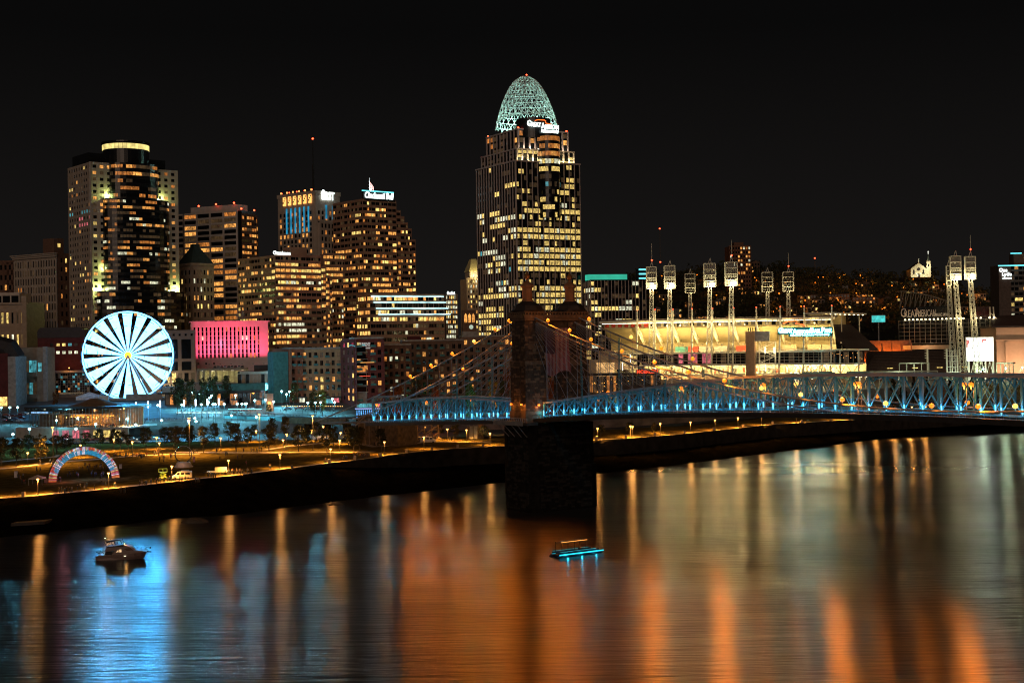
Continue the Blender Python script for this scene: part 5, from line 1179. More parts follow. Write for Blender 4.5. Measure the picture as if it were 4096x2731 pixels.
for i in range(nt_):
    xa, xb = lerp(x0, xR, i / nt_), lerp(x0, xR, (i + 1) / nt_); baro('truss_web', st, (xa, -1.5, 6.4 if i % 2 else 12), (xb, -1.5, 12 if i % 2 else 6.4), .32, .32, M_wsteel)
    if i % 2: lamp(st, (xa, 6, 10.5), LIT, 6500, .4); boxo('ceiling_light', st, (xa, 6, 11.7), (3.2, .5, .2), L_fl)
for z in (6.4, 12): boxo('truss_chord', st, ((x0 + xR) / 2, -1.5, z), (xR - x0, .45, .45), M_wsteel)
for i in range(10): lamp(st, (xR * (i + .5) / 10, 8, 3.2), (1, .62, .25), 2200, .4) if i > 1 else None
boxo('base_wall', st, (xR * .55, 2, 1.6), (xR * .9, 1.0, 3.2), M_beige)
# left end blocks and stairs
boxo('corner_block', st, (ux(2425), 4, 11), (9, 14, 22), M_beige); boxo('corner_block', st, (ux(2480), 3, 14.5), (14, 12, 9), mat('mauve_panel', (.3, .22, .2), .8)); boxo('corner_block', st, (ux(2360), 3, 9), (12, 12, 15), M_beige); boxo('lit_lobby', st, (ux(2427), -3.6, 9.5), (12, .4, 10), emis('lobby_glow', (1, .55, .2), .75, lo=.4, hi=1.6, scale=.35))
for k in range(9): boxo('lobby_mullion', st, (ux(2427) - 6 + k * 1.5, -4.0, 9.5), (.2, .3, 10.4), M_wsteel)
def stair(x, y, z0, z1, w, n, name='stair_tower'):
    b = MB(); h = (z1 - z0) / n
    for dx in (-w / 2, w / 2):
        for dy in (-1.6, 1.6): b.bar((x + dx, y + dy, z0), (x + dx, y + dy, z1 + 1), .35, .35, M_wsteel)
    for i in range(n):
        s = 1 if i % 2 else -1; b.bar((x - s * w / 2, y - 1.2, z0 + i * h), (x + s * w / 2, y - 1.2, z0 + (i + 1) * h), 1.0, .35, M_wsteel); b.bar((x - s * w / 2, y - 1.6, z0 + i * h + 1.1), (x + s * w / 2, y - 1.6, z0 + (i + 1) * h + 1.1), .1, .12, M_wsteel)
        b.box((x, y + .5, z0 + (i + 1) * h), (w, 2.2, .25), M_wsteel)
    return b.build(name, None, st)
stair(ux(2515), -4, 2, 22, 8, 5); stair(ux(3075), -6, 0, 26, 10, 6)
for sx, zs in ((2498, 12), (2530, 17)): boxo('tube_light', st, (ux(sx), -6, zs), (.35, .35, 5), L_fl); lamp(st, (ux(sx), -8, zs), LIT, 900, .5)
for sx, zs in ((3068, 21), (3103, 21), (3068, 10)): boxo('tube_light', st, (ux(sx), -8.3, zs), (.35, .35, 4), L_fl); lamp(st, (ux(sx), -10, zs), (1, .8, .45), 1100, .5)
# brick lift tower with plant on top
boxo('lift_tower', st, (ux(3008), -5, uz(1326, 3008) / 2), (5.6, 6, uz(1326, 3008)), M_bkt); boxo('plant_room', st, (ux(3050), -3, uz(1345, 3050)), (10, 6, 6), M_steel)
for k in range(4): boxo('vent', st, (ux(3000) + 1.4 * k, -5, uz(1326, 3008) + 1.2), (.5, .5, 2.4), M_frame)
# lettered sign on the rail
xs0, xs1 = ux(3115), ux(3334); zs0, zs1 = uz(1341, 3200), uz(1310, 3200)
M_sgn = mat('sign_teal_board', (.01, .05, .06), .6)
boxo('sign_board', st, ((xs0 + xs1) / 2, -3.4, zs1 - 2.0), (xs1 - xs0, .5, 4.2), M_sgn); boxo('sign_board', st, (lerp(xs0, xs1, .6), -3.4, zs0 + .2), ((xs1 - xs0) * .8, .5, 2.0), M_sgn)
fs = (Vector((0, -3.7, 0)), Vector((1, 0, 0)), Vector((0, -1, 0)))
L_wsgn = emis('stadium_sign_tubes', (.25, 1.0, .95), 30.0, sample=True)
class _S: pass
SB = _S(); SB.o = st; SB.face = lambda f: f
for txt, u_, w_, h_, dzz in (('G', .02, 2.3, 3.0, 0), ('REAT', .095, 6.0, 2.3, 0), ('A', .28, 2.3, 2.9, -.7), ('MERICAN', .355, 7.6, 2.2, -.7), ('B', .60, 2.2, 3.0, -.3), ('ALL', .67, 3.8, 2.3, -.3), ('P', .80, 2.1, 3.0, -.3), ('ARK', .86, 4.2, 2.3, -.3)):
    sign(SB, fs, lerp(xs0, xs1, u_), zs1 - 3.1 + dzz, txt, h_, w_, L_wsgn, .3, bold=.02)
sign(SB, fs, lerp(xs0, xs1, .24), zs0 - .45, 'Home of the Great American Insurance Group', 1.1, (xs1 - xs0) * .7, L_wsgn, .3)
b = MB(); b.tube([(lerp(xs0, xs1, u_), -3.6, zs1 + z_) for u_, z_ in ((.1, 2.6), (.2, 4.0), (.36, 4.3), (.33, 2.6), (.45, 1.9), (.5, 1.0))], .45, 6, L_orange); b.build('sign', None, st)
b = MB()
for i in range(14): b.bar((lerp(xs0, xs1, i / 13), -2.8, zs0 - 4), (lerp(xs0, xs1, i / 13), -2.8, zs1 + 6), .14, .14, M_frame)
b.build('sign_frame', None, st)
# right wing beyond the gap
wg = thing('stadium_club_wing', 'lower ballpark wing with dark club windows above a glowing truss level', 'stadium', (0, 0, 26)); a0, a1 = P(3334, 1450, 861), P(3439, 1450, 852); wg.location = (a0.x, a0.y, 26); wg.rotation_euler = (0, 0, math.atan2(a1.y - a0.y, a1.x - a0.x)); WL = (a1 - a0).length
wx = -30.0
boxo('roof_deck', wg, ((WL + wx) / 2, 8, 20.6), (WL - wx, 20, .9), M_wsteel); boxo('club_wall', wg, ((WL + wx) / 2, 6, 15.5), (WL - wx, 1, 8.0), M_black)
for i in range(16):
    x = lerp(wx, WL, (i + .5) / 16); boxo('window', wg, (x, 5.3, 16), ((WL - wx) / 16 * .9, .2, 6.6), WIN['k' if i % 3 else 'd']); boxo('mullion', wg, (lerp(wx, WL, i / 16), 5.0, 16), (.2, .3, 7), M_wsteel)
    for q in range(2): boxo('pendant_lamp', wg, (x + q * 1.2, 4.9, 15 + random.uniform(0, 4)), (.35, .2, .35), L_org2)
boxo('floor_slab', wg, ((WL + wx) / 2, 4, 12.2), (WL - wx, 16, .7), M_wsteel); boxo('floor_slab', wg, ((WL + wx) / 2, 4, 5.6), (WL - wx, 16, .7), M_wsteel); boxo('inner_wall', wg, ((WL + wx) / 2, 12, 6), (WL - wx, .5, 12), M_beige)
for i in range(12):
    xa, xb = lerp(wx, WL, i / 12), lerp(wx, WL, (i + 1) / 12); baro('truss_web', wg, (xa, -2, 5.8 if i % 2 else 12), (xb, -2, 12 if i % 2 else 5.8), .35, .35, M_wsteel)
    if i % 2: lamp(wg, (xa, 5, 9.5), LIT, 4600, .4); boxo('ceiling_light', wg, (xa, 5, 11.4), (3, .5, .2), L_fl)
for i in range(5): boxo('column', wg, (lerp(wx, WL, i / 4), -2, 10), (.8, .8, 20.5), M_wsteel)
# upper deck end: dark seats with a lit roof
ud = thing('dark_upper_deck', 'steep bank of dark empty seats under a lit roof at the grandstand end', 'stand', (0, 0, 26)); a0, a1 = P(3340, 1450, 905), P(3485, 1450, 960); ud.location = (a0.x, a0.y, 26); ud.rotation_euler = (0, 0, math.atan2(a1.y - a0.y, a1.x - a0.x)); UL = (a1 - a0).length
for i in range(24):
    t_ = i / 23; boxo('seat_row', ud, (UL * lerp(.56, .5, t_), lerp(-6, 14, t_), lerp(20, 37, t_)), (UL * lerp(.78, 1.0, t_), .9, .9), M_seat)
b = MB(); b.poly([(UL * .15, -7, 19), (UL * .95, -7, 19), (UL, 15, 37), (0, 15, 37)], M_seat); b.build('seat_deck', None, ud)
boxo('roof', ud, (UL / 2, 12, 44.5), (UL * 1.02, 18, 1), M_wsteel); boxo('rear_wall', ud, (UL / 2, 18, 40.5), (UL, .5, 7), M_soff)
for i in range(8): boxo('roof_light', ud, (UL * (i + .5) / 8, 4, 43.7), (1.4, .6, .4), L_fl)
for i in range(3): lamp(ud, (UL * (.2 + .3 * i), 11, 42.5), LIT, 700, .3)
for i in range(3): boxo('beam', ud, (UL * i / 2, 8, 30), (.6, .6, 30), M_wsteel)
# orange lit gap between the stands
og = thing('orange_lit_concourse', 'open concourse behind the outfield glowing orange between the stands', 'concourse', P(3560, 1420, 1000)); og.location.z = 26
boxo('wall', og, (0, 6, 13), (34, 1, 26), M_terra); boxo('floor_slab', og, (0, 0, 4), (36, 14, .8), M_beige); boxo('floor_slab', og, (0, 0, 12), (30, 12, .8), M_beige); boxo('kiosk', og, (8, 0, 7), (12, 6, 5), M_sand)
for i in range(5): boxo('column', og, (-14 + 7 * i, -5, 12), (.8, .8, 24), M_terra); boxo('wall_lamp', og, (-12 + 6 * i, 4.5, 9 + 5 * (i % 2)), (.9, .6, .9), L_sod); lamp(og, (-12 + 6 * i, 1, 9 + 5 * (i % 2)), (1, .3, .03), 6500, .4)
# outfield seats, scoreboard
of = thing('outfield_seats', 'dark sloping outfield seat bank below the scoreboard', 'stand', P(3690, 1430, 960)); of.location.z = 26
for i in range(14): boxo('seat_row', of, (2 + i * .6, i * 2.0 - 8, 5 + i * 1.0), (88 - i * 1.0, 1.7, .8), M_seat)
b = MB(); b.poly([(-42, -10, 3.8), (46, -10, 3.8), (54, 18, 18.5), (-34, 18, 18.5)], M_seat); b.build('seat_deck', None, of)
for i in range(4): lamp(of, (-25 + 17 * i, -12, 9.0), (1, .8, .4), 320, .3); boxo('aisle_lamp', of, (-25 + 17 * i, -9.2, 7), (4, .3, .5), WIN['y'])
sb = thing('scoreboard', 'dark scoreboard back of steel grid with arched top truss and a row of lamps', 'scoreboard', P(3597, 1400, 1010)); e1 = P(3990, 1400, 960); sb.location.z = 26; sb.rotation_euler = (0, 0, math.atan2(e1.y - sb.location.y, e1.x - sb.location.x)); BL = (e1 - P(3597, 1400, 1010)).length
def bz(sy): return CAMZ - (sy - 1362) * 990 / FPX - 26
zb0, zb1, zb2 = bz(1375), bz(1283), bz(1225)
boxo('screen_back', sb, (BL * .27, 3, (zb0 + zb1) / 2), (BL * .52, 2, zb1 - zb0), M_black); boxo('letter_board', sb, (BL * .27, 1.2, zb1 + 5.5), (BL * .52, .5, 8.5), M_black)
boxo('screen_back', sb, (BL * .74, 3, (zb0 + zb1) / 2), (BL * .36, 2, zb1 - zb0), M_black); boxo('letter_board', sb, (BL * .84, 1.2, zb1 + 4.5), (BL * .2, .5, 8), mat('dark_red_board', (.06, .03, .03), .7))
L_dim = emis('faint_glow_letters', (.6, .5, .4), .03, base=(.5, .45, .4))  # faint glow given to letters that have no lamp
for txt, u_, w_, h_ in (('G', .02, 5, 6.5), ('REAT', .10, 13, 5), ('A', .30, 5, 6.5), ('MERICAN', .375, 17, 5)): link('letters', text_mesh(txt, h_, .3, L_dim, w_ * .8), sb, None, (BL * .52 * u_ + .5, .7, zb1 + 2.6))
link('letters', text_mesh('INSURANCE GROUP', 2.2, .3, L_dim, BL * .14), sb, None, (BL * .37, .7, zb1 + 2.6)); link('letters', text_mesh('Coca-Cola', 4.5, .3, mat('dark_red_letters', (.10, .02, .02), .7), BL * .15, .3), sb, None, (BL * .77, .7, zb1 + 2.4))
M_gst = mat('grey_truss_steel', (.20, .19, .17), .5)
b = MB()
for i in range(11):
    u_ = i / 10; x = BL * .52 * u_; h = 12.5 - 9.0 * u_ ** 1.6; b.bar((x, 2, zb1 + 9), (x + 1.5, 2, zb1 + 9 + h), .45, .45, M_gst)
    if i: b.bar((xo, 2, zo), (x, 2, zb1 + 9 + h), .6, .6, M_gst)
    if i: b.bar((xo, 2, zb1 + 9), (x, 2, zb1 + 9 + h), .3, .3, M_gst)
    xo, zo = x, zb1 + 9 + h
b.build('arched_truss', None, sb)
b = MB()
for i in range(19): b.bar((BL * i / 18, 0, zb0), (BL * i / 18, 0, zb1), .28, .28, M_gst)
for j in range(7): b.bar((0, -.2, lerp(zb0, zb1, j / 6)), (BL, -.2, lerp(zb0, zb1, j / 6)), .25, .25, M_gst)
b.build('steel_grid', None, sb)
b = MB()
for dx in (0, 6):
    b.bar((BL * .94 + dx, -1, 0), (BL * .94 + dx * .4, -1, zb1 + 8), .7, .7, M_wsteel)
for i in range(9): b.bar((BL * .94 + (0 if i % 2 else 5.5), -1, i * (zb1 + 4) / 9), (BL * .94 + (5 if i % 2 else 0), -1, (i + 1) * (zb1 + 4) / 9), .4, .4, M_wsteel)
b.build('end_mast', None, sb)
for i in range(22):
    if i in (15, 16, 19): continue
    x = BL * (.08 + .9 * i / 21); boxo('lamp', sb, (x, -1.6, zb1 + .6), (.9, .6, .9), L_fl)
    if i % 3 == 0: lamp(sb, (x, -3, zb1 + .2), (1, .85, .5), 260, .3)
boxo('cream_band', sb, (BL * .3, -2, zb0 - 3), (BL * .5, .4, 3.0), M_beige); lamp(sb, (BL * .3, -8, zb0 - 3), (1, .6, .35), 1600, .5)
# lit billboard back
a0, a1 = P(3862, 1400, 880), P(3974, 1400, 870); bl = thing('lit_billboard', 'large blazing white billboard on steel posts behind the light towers', 'billboard', (a0.x, a0.y, 26), math.atan2(a1.y - a0.y, a1.x - a0.x)); LB = (a1 - a0).length
zl = lambda sy: CAMZ - (sy - 1360) * 875 / FPX - 26
boxo('panel', bl, (LB / 2, .6, (zl(1351) + zl(1448)) / 2), (LB, 1.0, zl(1351) - zl(1448)), M_wsteel); boxo('lit_face', bl, (LB * .52, 0, (zl(1355) + zl(1447)) / 2), (LB * .94, .25, zl(1355) - zl(1447)), L_scr)
L_rd = emis('billboard_red_art', (1, .25, .2), .9, lo=.2, hi=1.6, scale=.8)
for (u_, v_, w_, h_) in ((.07, .75, .05, .35), (.12, .82, .05, .2), (.62, .86, .05, .18), (.70, .9, .12, .1), (.82, .45, .03, .06)): boxo('printed_patch', bl, (LB * u_, -.2, lerp(zl(1447), zl(1355), v_)), (LB * w_, .06, (zl(1355) - zl(1447)) * h_), L_rd if u_ < .8 else M_frame)
for u_ in (.1, .4, .7, .97): boxo('post', bl, (LB * u_, .8, zl(1448) / 2), (1.0, 1.0, zl(1448)), M_wsteel)
lamp(bl, (LB / 2, -9, 6), (.8, 1, .8), 5000, .6)
b = MB()
for i in range(7): b.bar((LB * i / 7, .4, .5 if i % 2 else zl(1448)), (LB * (i + 1) / 7, .4, zl(1448) if i % 2 else .5), .35, .35, M_wsteel)
b.build('bracing', None, bl)
# white canopies and stair in front
def canopy(name, lab, x0, y0, x1, y1, Y, th=.8):
    a, c = P(x0, y0, Y), P(x1, y1, Y - 6); zg = 20.0; o = thing(name, lab, 'canopy', (a.x, a.y, zg), math.atan2(c.y - a.y, c.x - a.x)); L_ = math.hypot(c.x - a.x, c.y - a.y)
    M_ = mat('pale_green_steel', (.36, .38, .30), .6); boxo('roof', o, (L_ / 2, 2, a.z - zg), (L_, 5, th), M_)
    for i in range(5): boxo('post', o, (L_ * i / 4, .2, (a.z - zg) / 2), (.5, .5, a.z - zg), M_)
    lamp(o, (L_ * .5, -5, a.z - zg - 2), (.9, 1, .7), 1500, .4); return o
canopy('walkway_canopy', 'long pale steel walkway canopy below the outfield seats', 3440, 1488, 3750, 1482, 820); canopy('raised_canopy', 'short pale raised canopy above the walkway, left of the wire gate', 3597, 1453, 3715, 1446, 850, .7); canopy('steel_gantry', 'pale green steel gantry right of the blazing billboard', 3985, 1452, 4052, 1444, 840)
for sx, k in ((3711, 'left'), (3788, 'right')):
    p = P(sx, 1500, 880); o = thing('steel_gate_post', 'tall pale notched steel post, %s one of the pair before the outfield seats' % k, 'post', (p.x, p.y, 26)); h = P(sx, 1395, 880).z - 26
    boxo('shaft', o, (0, 0, h / 2), (.9, .9, h), M_wsteel)
    for q in range(4): boxo('arm', o, (-.9, 0, h - 1 - q * 1.6), (1.6, .4, .4), M_wsteel)
p = P(3815, 1452, 878); o = thing('wire_gate', 'pale steel wire gate with rounded top beside the light towers', 'gate', (p.x, p.y, 26)); h = P(3815, 1408, 878).z - 26
for i in range(6): boxo('vertical_bar', o, (-4 + 1.6 * i, 0, h / 2 + 1), (.25, .25, h), M_wsteel)
for i in range(6): boxo('horizontal_bar', o, (0, 0, 2 + i * (h - 1) / 5), (8.4, .25, .25), M_wsteel)
lamp(o, (0, -6, 4), (.7, 1, .8), 1500, .4)
# ---- light towers
def light_tower(cx, ytop, ybot, wid, xb, yb, Y, lab, front=True, mastlen=None, spire=None):
    vw = 'S'; b0 = P(xb, yb, Y); zg = 26.0; hT = P(cx, ytop, Y).z - zg; hB = P(cx, ybot, Y).z - zg; w = wid * Y / FPX
    xt = P(cx, ybot, Y).x
    o = thing('light_tower', lab, 'light tower', (b0.x, Y, zg), 0, 'stadium floodlight towers'); lx = xt - b0.x
    mw = 2.6; b = MB(); n = int(hB / 3.2)
    cs = [(-1, -1), (1, -1), (1, 1), (-1, 1)]
    def pt(i, z): f = z / hB; k = lerp(1.35, .75, f) * mw / 2; return (lx * f + cs[i][0] * k, cs[i][1] * k, z)
    for i in range(4): b.bar(pt(i, 0), pt(i, hB), .34, .34, M_wsteel)
    for j in range(n):
        z0, z1 = hB * j / n, hB * (j + 1) / n
        for i in range(4): b.bar(pt(i, z0), pt((i + 1) % 4, z1), .2, .2, M_wsteel); b.bar(pt(i, z1), pt((i + 1) % 4, z1), .18, .18, M_wsteel)
    b.build('lattice_mast', None, o)
    hd = MB()
    for j in range(5): hd.box((lx, 0, lerp(hB, hT, j / 4)), (w, 2.2, .5), M_wsteel)
    for i in (0, 1): hd.box((lx + (i - .5) * w, 0, (hB + hT) / 2), (.4, 2.2, hT - hB), M_wsteel)
    hd.build('head_frame', None, o); fm = mat('floodlight_back', (.30, .29, .25), .5) if front else mat('floodlight_dark', (.10, .10, .09), .5)
    for j in range(4):
        for i in range(5): boxo('floodlight', o, (lx + (i - 2) * w / 5.2, .3, lerp(hB, hT, (j + .5) / 4)), (w / 5.2 * (.8 if front else .5), .9, (hT - hB) / 4 * (.7 if front else .45)), fm)
    hd = MB(); hd.bar((lx - .8, 0, hT), (lx + .5, 0, hT + 3.6), .3, .3, M_wsteel); hd.bar((lx + 1.2, 0, hT), (lx + .5, 0, hT + 3.6), .3, .3, M_wsteel)
    if spire: hd.tube([(lx + .5, 0, hT + 2), (lx + .5, 0, hT + spire)], .13, 5, M_wsteel)
    hd.build('spire', None, o)
    if spire: hd = MB(); hd.lathe([(0, -.55), (.6, 0), (0, .55)], 8, M_lamp_red, (lx + .5, 0, hT + 4.4)); hd.build('beacon', None, o)
    if front: boxo('bright_bottom_row', o, (lx + w * .15, -1.3, hB + 1.6), (w * .5, .25, 2.2), L_fl); lamp(o, (lx, -3.2, hB + 1.2), (1, .84, .45), 3400, .4); lamp(o, (lx, -6, hB * .62), (1, .84, .45), 2400, .4)  # here and below, lamps added nearby brighten the head and mast
    else: lamp(o, (lx, -5, hB + 2), (1, .8, .4), 2000, .4)
    return o
for q, (x, yt, yb_, w, xb, ym, Y, front, spz, lab) in enumerate(((600, 330, 500, 80, 592, 990, 890, 1, 15, 'stadium light tower with red-tipped spire at the far left of the row'), (743, 320, 497, 84, 735, 990, 885, 1, 0, 'stadium light tower without spire, second of the tall front row'),
        (902, 383, 532, 78, 895, 705, 1010, 0, 0, 'smaller dark-headed light tower behind the roof, between the front pairs'), (1057, 303, 485, 92, 1046, 1100, 878, 1, 0, 'large light tower without spire at the middle of the grandstand'), (1226, 293, 475, 95, 1216, 1090, 872, 1, 14, 'large light tower with red beacon spire before the hilltop tower block'),
        (1508, 372, 522, 85, 1506, 690, 1010, 0, 0, 'dark-headed light tower behind the roof, left of the last pair'), (1672, 370, 520, 85, 1668, 685, 1010, 0, 14, 'dark-headed light tower with thin spire behind the roof lettering'))):
    a_, b_ = V('V6', x, yt), V('V6', x, yb_); c_ = V('V6', xb, ym); light_tower(a_[0], a_[1], b_[1], w / 1.96, c_[0], c_[1], Y, lab, bool(front), None, spz)
for q, (x, yt, yb_, w, xb, ym, Y, front, spz, lab) in enumerate(((1610, 245, 430, 84, 1672, 1190, 850, 1, 0, 'tall light tower at right, left of the close pair before the billboard'), (1727, 248, 425, 80, 1790, 1180, 845, 1, 13, 'tall light tower at right with red beacon spire before the billboard'), (1557, 320, 475, 34, 1600, 1000, 900, 0, 0, 'narrow edge-on light head tucked behind the right-hand light tower'))):
    a_, b_ = V('W1', x, yt), V('W1', x, yb_); c_ = V('W1', xb, ym); light_tower(a_[0], a_[1], b_[1], w / 1.96, c_[0], c_[1], Y, lab, bool(front), None, spz)
# ---- arena at the right edge
B = Bld('peach_arena', 'peach walled arena with a dark ribbed roof at the right edge', 'arena', None, 3985, 4260, 1310, 930, -4, 26)
W, H = B.W, B.H
M_pch = mat('peach_concrete', (.58, .40, .29), .85, vary=.05); B.core(M_pch, 0, W, 0, 40, 0, H); B.core(M_zinc, -3, W, -2.5, 40, H, H + 1, 'roof_edge')
b = MB(); b.poly([(-3, -2.5, H + 1), (W, -2.5, H + 1), (W, 40, H + 10), (6, 40, H + 8)], mat('ribbed_roof', (.10, .06, .05), .7)); b.build('roof', None, B.o)
for i in range(4): boxo('column', B.o, (6 + 14.5 * i, -1.2, H * .36), (1.6, 2.0, H * .72), M_pch)
B.core(M_pch, -1, W, -1.8, 0, H * .72, H * .76, 'beam')
for i in range(4): lamp(B.o, (2 + 13 * i, -14, 4), (1, .62, .36), 9500, .6)
for i in range(9): boxo('flag_pole', B.o, (4 + 4.2 * i, -9, 3), (.12, .12, 6 + 4 * (i < 2)), M_steel)
B.done()
# ---- riverside beer hall with red neon letters
B = Bld('terrace_restaurant', 'dark glass terrace restaurant strung with amber bulbs and red neon letters', 'restaurant', None, 2345, 2640, 1492, 745, -3, 14)
W, H = B.W, B.H
B.core(M_black, 0, W, 3, 20, 0, H * .62); B.core(M_zinc, -1, W * .7, -2, 20, H - 1.2, H - .4, 'roof'); B.core(M_zinc, W * .5, W, -1, 18, H * .62, H * .7, 'terrace_slab')
for i in range(16): boxo('post', B.o, (W * i / 15, -1.2, H / 2), (.25, .25, H - 1.5), M_frame)
B.grid((Vector((0, 2.9, 0)), Vector((1, 0, 0)), Vector((0, -1, 0))), 0, W, H * .1, H * .95, 22, 2, M_frame, .12, .12, .25, .2, rnd(.2, 'aad', 'kkkkd'), 1)
L_bulb = emis('amber_bulb', (1, .45, .08), 3.0)
for i in range(46): boxo('bulb', B.o, (W * random.random(), random.uniform(-1.5, 2), H * random.uniform(.2, .85)), (.3, .3, .3), L_bulb)
for i in range(4): lamp(B.o, (W * (.15 + .23 * i), -1.5, H * .55), (1, .4, .08), 300, .3)
L_neon = emis('red_neon', (1, .06, .015), 2.2); sx0, sx1 = V('V6', 480, 0)[0], V('V6', 648, 0)[0]; k_ = B.W / (2640 - 2345.0)
boxo('sign_board', B.o, ((sx0 + sx1 - 4690) / 2 * k_, -2.2, H + .4), ((sx1 - sx0) * k_, .2, 2.6), M_frame); sign(B, 'F', (sx0 - 2345) * k_ + .2, H - .6, 'MOERLEIN', 1.9, (sx1 - sx0) * k_ - .4, L_neon, 2.4, bold=.01)
B.done()
# teal hoarding
p = P(3514, 1275, 1060); o = thing('teal_screen', 'small glowing teal screen standing beyond the dark upper deck', 'screen', p); boxo('screen', o, (0, 0, 0), (10, .6, 5), emis('teal_screen_light', (.06, .65, .62), .9, lo=.6, hi=1.4, scale=.3)); boxo('post', o, (0, .5, -14), (.8, .8, 24), M_steel); boxo('frame', o, (0, .5, 0), (10.6, .5, 5.6), M_steel)
# hipped shelter roofs before the wing
def shelter(lab, sx0, sx1, ytop, ybot, Y, gable=False):
    a, c, tz = P(sx0, ybot, Y), P(sx1, ybot, Y), P((sx0 + sx1) / 2, ytop, Y).z; zg = 18.0; o = thing('park_shelter', lab, 'shelter', (a.x, a.y, zg)); L_ = c.x - a.x; h = a.z - zg; t_ = tz - zg
    M_r = mat('green_metal_roof', (.13, .16, .13), .5, vary=.1, scale=1.5); b = MB(); e = 5.0; rg = .25 if not gable else .02
    q = [(-1, -e, h), (L_ + 1, -e, h), (L_ + 1, e, h), (-1, e, h)]; r0, r1 = (L_ * rg, 0, t_), (L_ * (1 - rg), 0, t_)
    b.poly([q[0], q[1], r1, r0], M_r); b.poly([q[2], q[3], r0, r1], M_r); b.poly([q[1], q[2], r1], M_r); b.poly([q[3], q[0], r0], M_r); b.build('roof', None, o)
    for i in range(5):
        for y in (-4, 4): boxo('post', o, (L_ * i / 4, y, h / 2), (.4, .4, h), M_beige)
    boxo('counter', o, (L_ / 2, 1, 1.2), (L_ * .7, 2, 2.4), M_beige)
    for i in range(4): boxo('hanging_lamp', o, (L_ * (.15 + .23 * i), -2, h - .4), (.6, .6, .3), L_warmw)
    lamp(o, (L_ / 2, -6, h - .5), (1, .9, .55), 900, .3); lamp(o, (L_ / 2, -9, h + 5), (.7, 1, .85), 1500, .5)  # second lamp added in free air, with no fixture
shelter('long hip-roofed park shelter with hanging lamps below the club wing', *[V('W8', 320, 0)[0], V('W8', 745, 0)[0], V('W8', 0, 168)[1], V('W8', 0, 222)[1]], 800)
shelter('small gabled park shelter right of the long hip-roofed one', *[V('W8', 760, 0)[0], V('W8', 935, 0)[0], V('W8', 0, 165)[1], V('W8', 0, 205)[1]], 805, True)
shelter('little hip-roofed kiosk left of the long park shelter', *[V('V6', 1665, 0)[0], V('V6', 1764, 0)[0], V('V6', 0, 1165)[1], V('V6', 0, 1205)[1]], 795)
# ================================================================ hillside with houses, woods, church
rh = random.Random(5)
M_hw = [mat('house_wall_%d' % i, c, .9, vary=.15) for i, c in enumerate(((.20, .14, .10), (.26, .22, .18), (.12, .08, .06), (.16, .15, .14)))]
M_hr = mat('house_roof', (.025, .022, .02), .9)
def on_hill(sx, sy):             # the hillside point that pixel looks at
    r = ray(sx, sy)
    for i in range(240):
        Y = 1335 + i * 3.0; x = r.x / r.y * Y; z = CAMZ + r.z / r.y * Y
        if z <= hill_z(x, Y): return Vector((x, Y, hill_z(x, Y)))
    Y = 1900; x = r.x / r.y * Y; return Vector((x, Y, hill_z(x, Y)))
def HREG(sx, sy):
    for lim, a in ((2850, 'left of the hilltop tower block'), (3140, 'below the hilltop tower block'), (3420, 'between tower block and church'), (3560, 'just left of the church hill'), (3760, 'below the floodlit church')):
        if sx < lim: break
    else: a = 'right of the church towards the concrete tower'
    b = 'upper' if sy < 1190 else 'lower'
    return 'dark house on the %s hill slope %s' % (b, a), 'houses on the %s slope %s' % (b, a)
def house(sx, sy, w, h, lit, p=.4, gable=True, lab=None, grp='houses on the hillside', nm='hillside_house'):
    q = on_hill(sx, sy + h / 2); mpp = q.y / FPX; W, H = w * mpp, h * mpp; m = rh.choice(M_hw)
    o = thing(nm, lab or HREG(sx, sy)[0], 'house', (q.x, q.y - 2, q.z - 1.5), rh.uniform(-.25, .35), None if lab else HREG(sx, sy)[1])
    boxo('wall', o, (0, 6, H / 2), (W, 12, H), m)
    if gable:
        b = MB(); t_ = H + W * .22; b.poly([(-W / 2 - .5, -.5, H), (W / 2 + .5, -.5, H), (0, -.5, t_)], m); b.poly([(-W / 2 - .5, 12.5, H), (0, 12.5, t_), (W / 2 + .5, 12.5, H)], m)
        b.poly([(-W / 2 - .7, -.8, H), (0, -.8, t_ + .2), (0, 12.8, t_ + .2), (-W / 2 - .7, 12.8, H)], M_hr); b.poly([(W / 2 + .7, -.8, H), (W / 2 + .7, 12.8, H), (0, 12.8, t_ + .2), (0, -.8, t_ + .2)], M_hr); b.build('roof', None, o)
    else: boxo('roof', o, (0, 6, H + .3), (W + .8, 12.8, .6), M_hr)
    nx = max(2, int(W / 3.6)); ny = max(1, int(H / 4.2))
    for j in range(ny):
        for i in range(nx):
            k = rh.choice(lit) if rh.random() < p else 'k'
            boxo('window', o, (W * ((i + .5) / nx - .5), -.1, H * (j + .5) / ny), (W / nx * .55, .2, H / ny * .55), WIN[k])
    return o
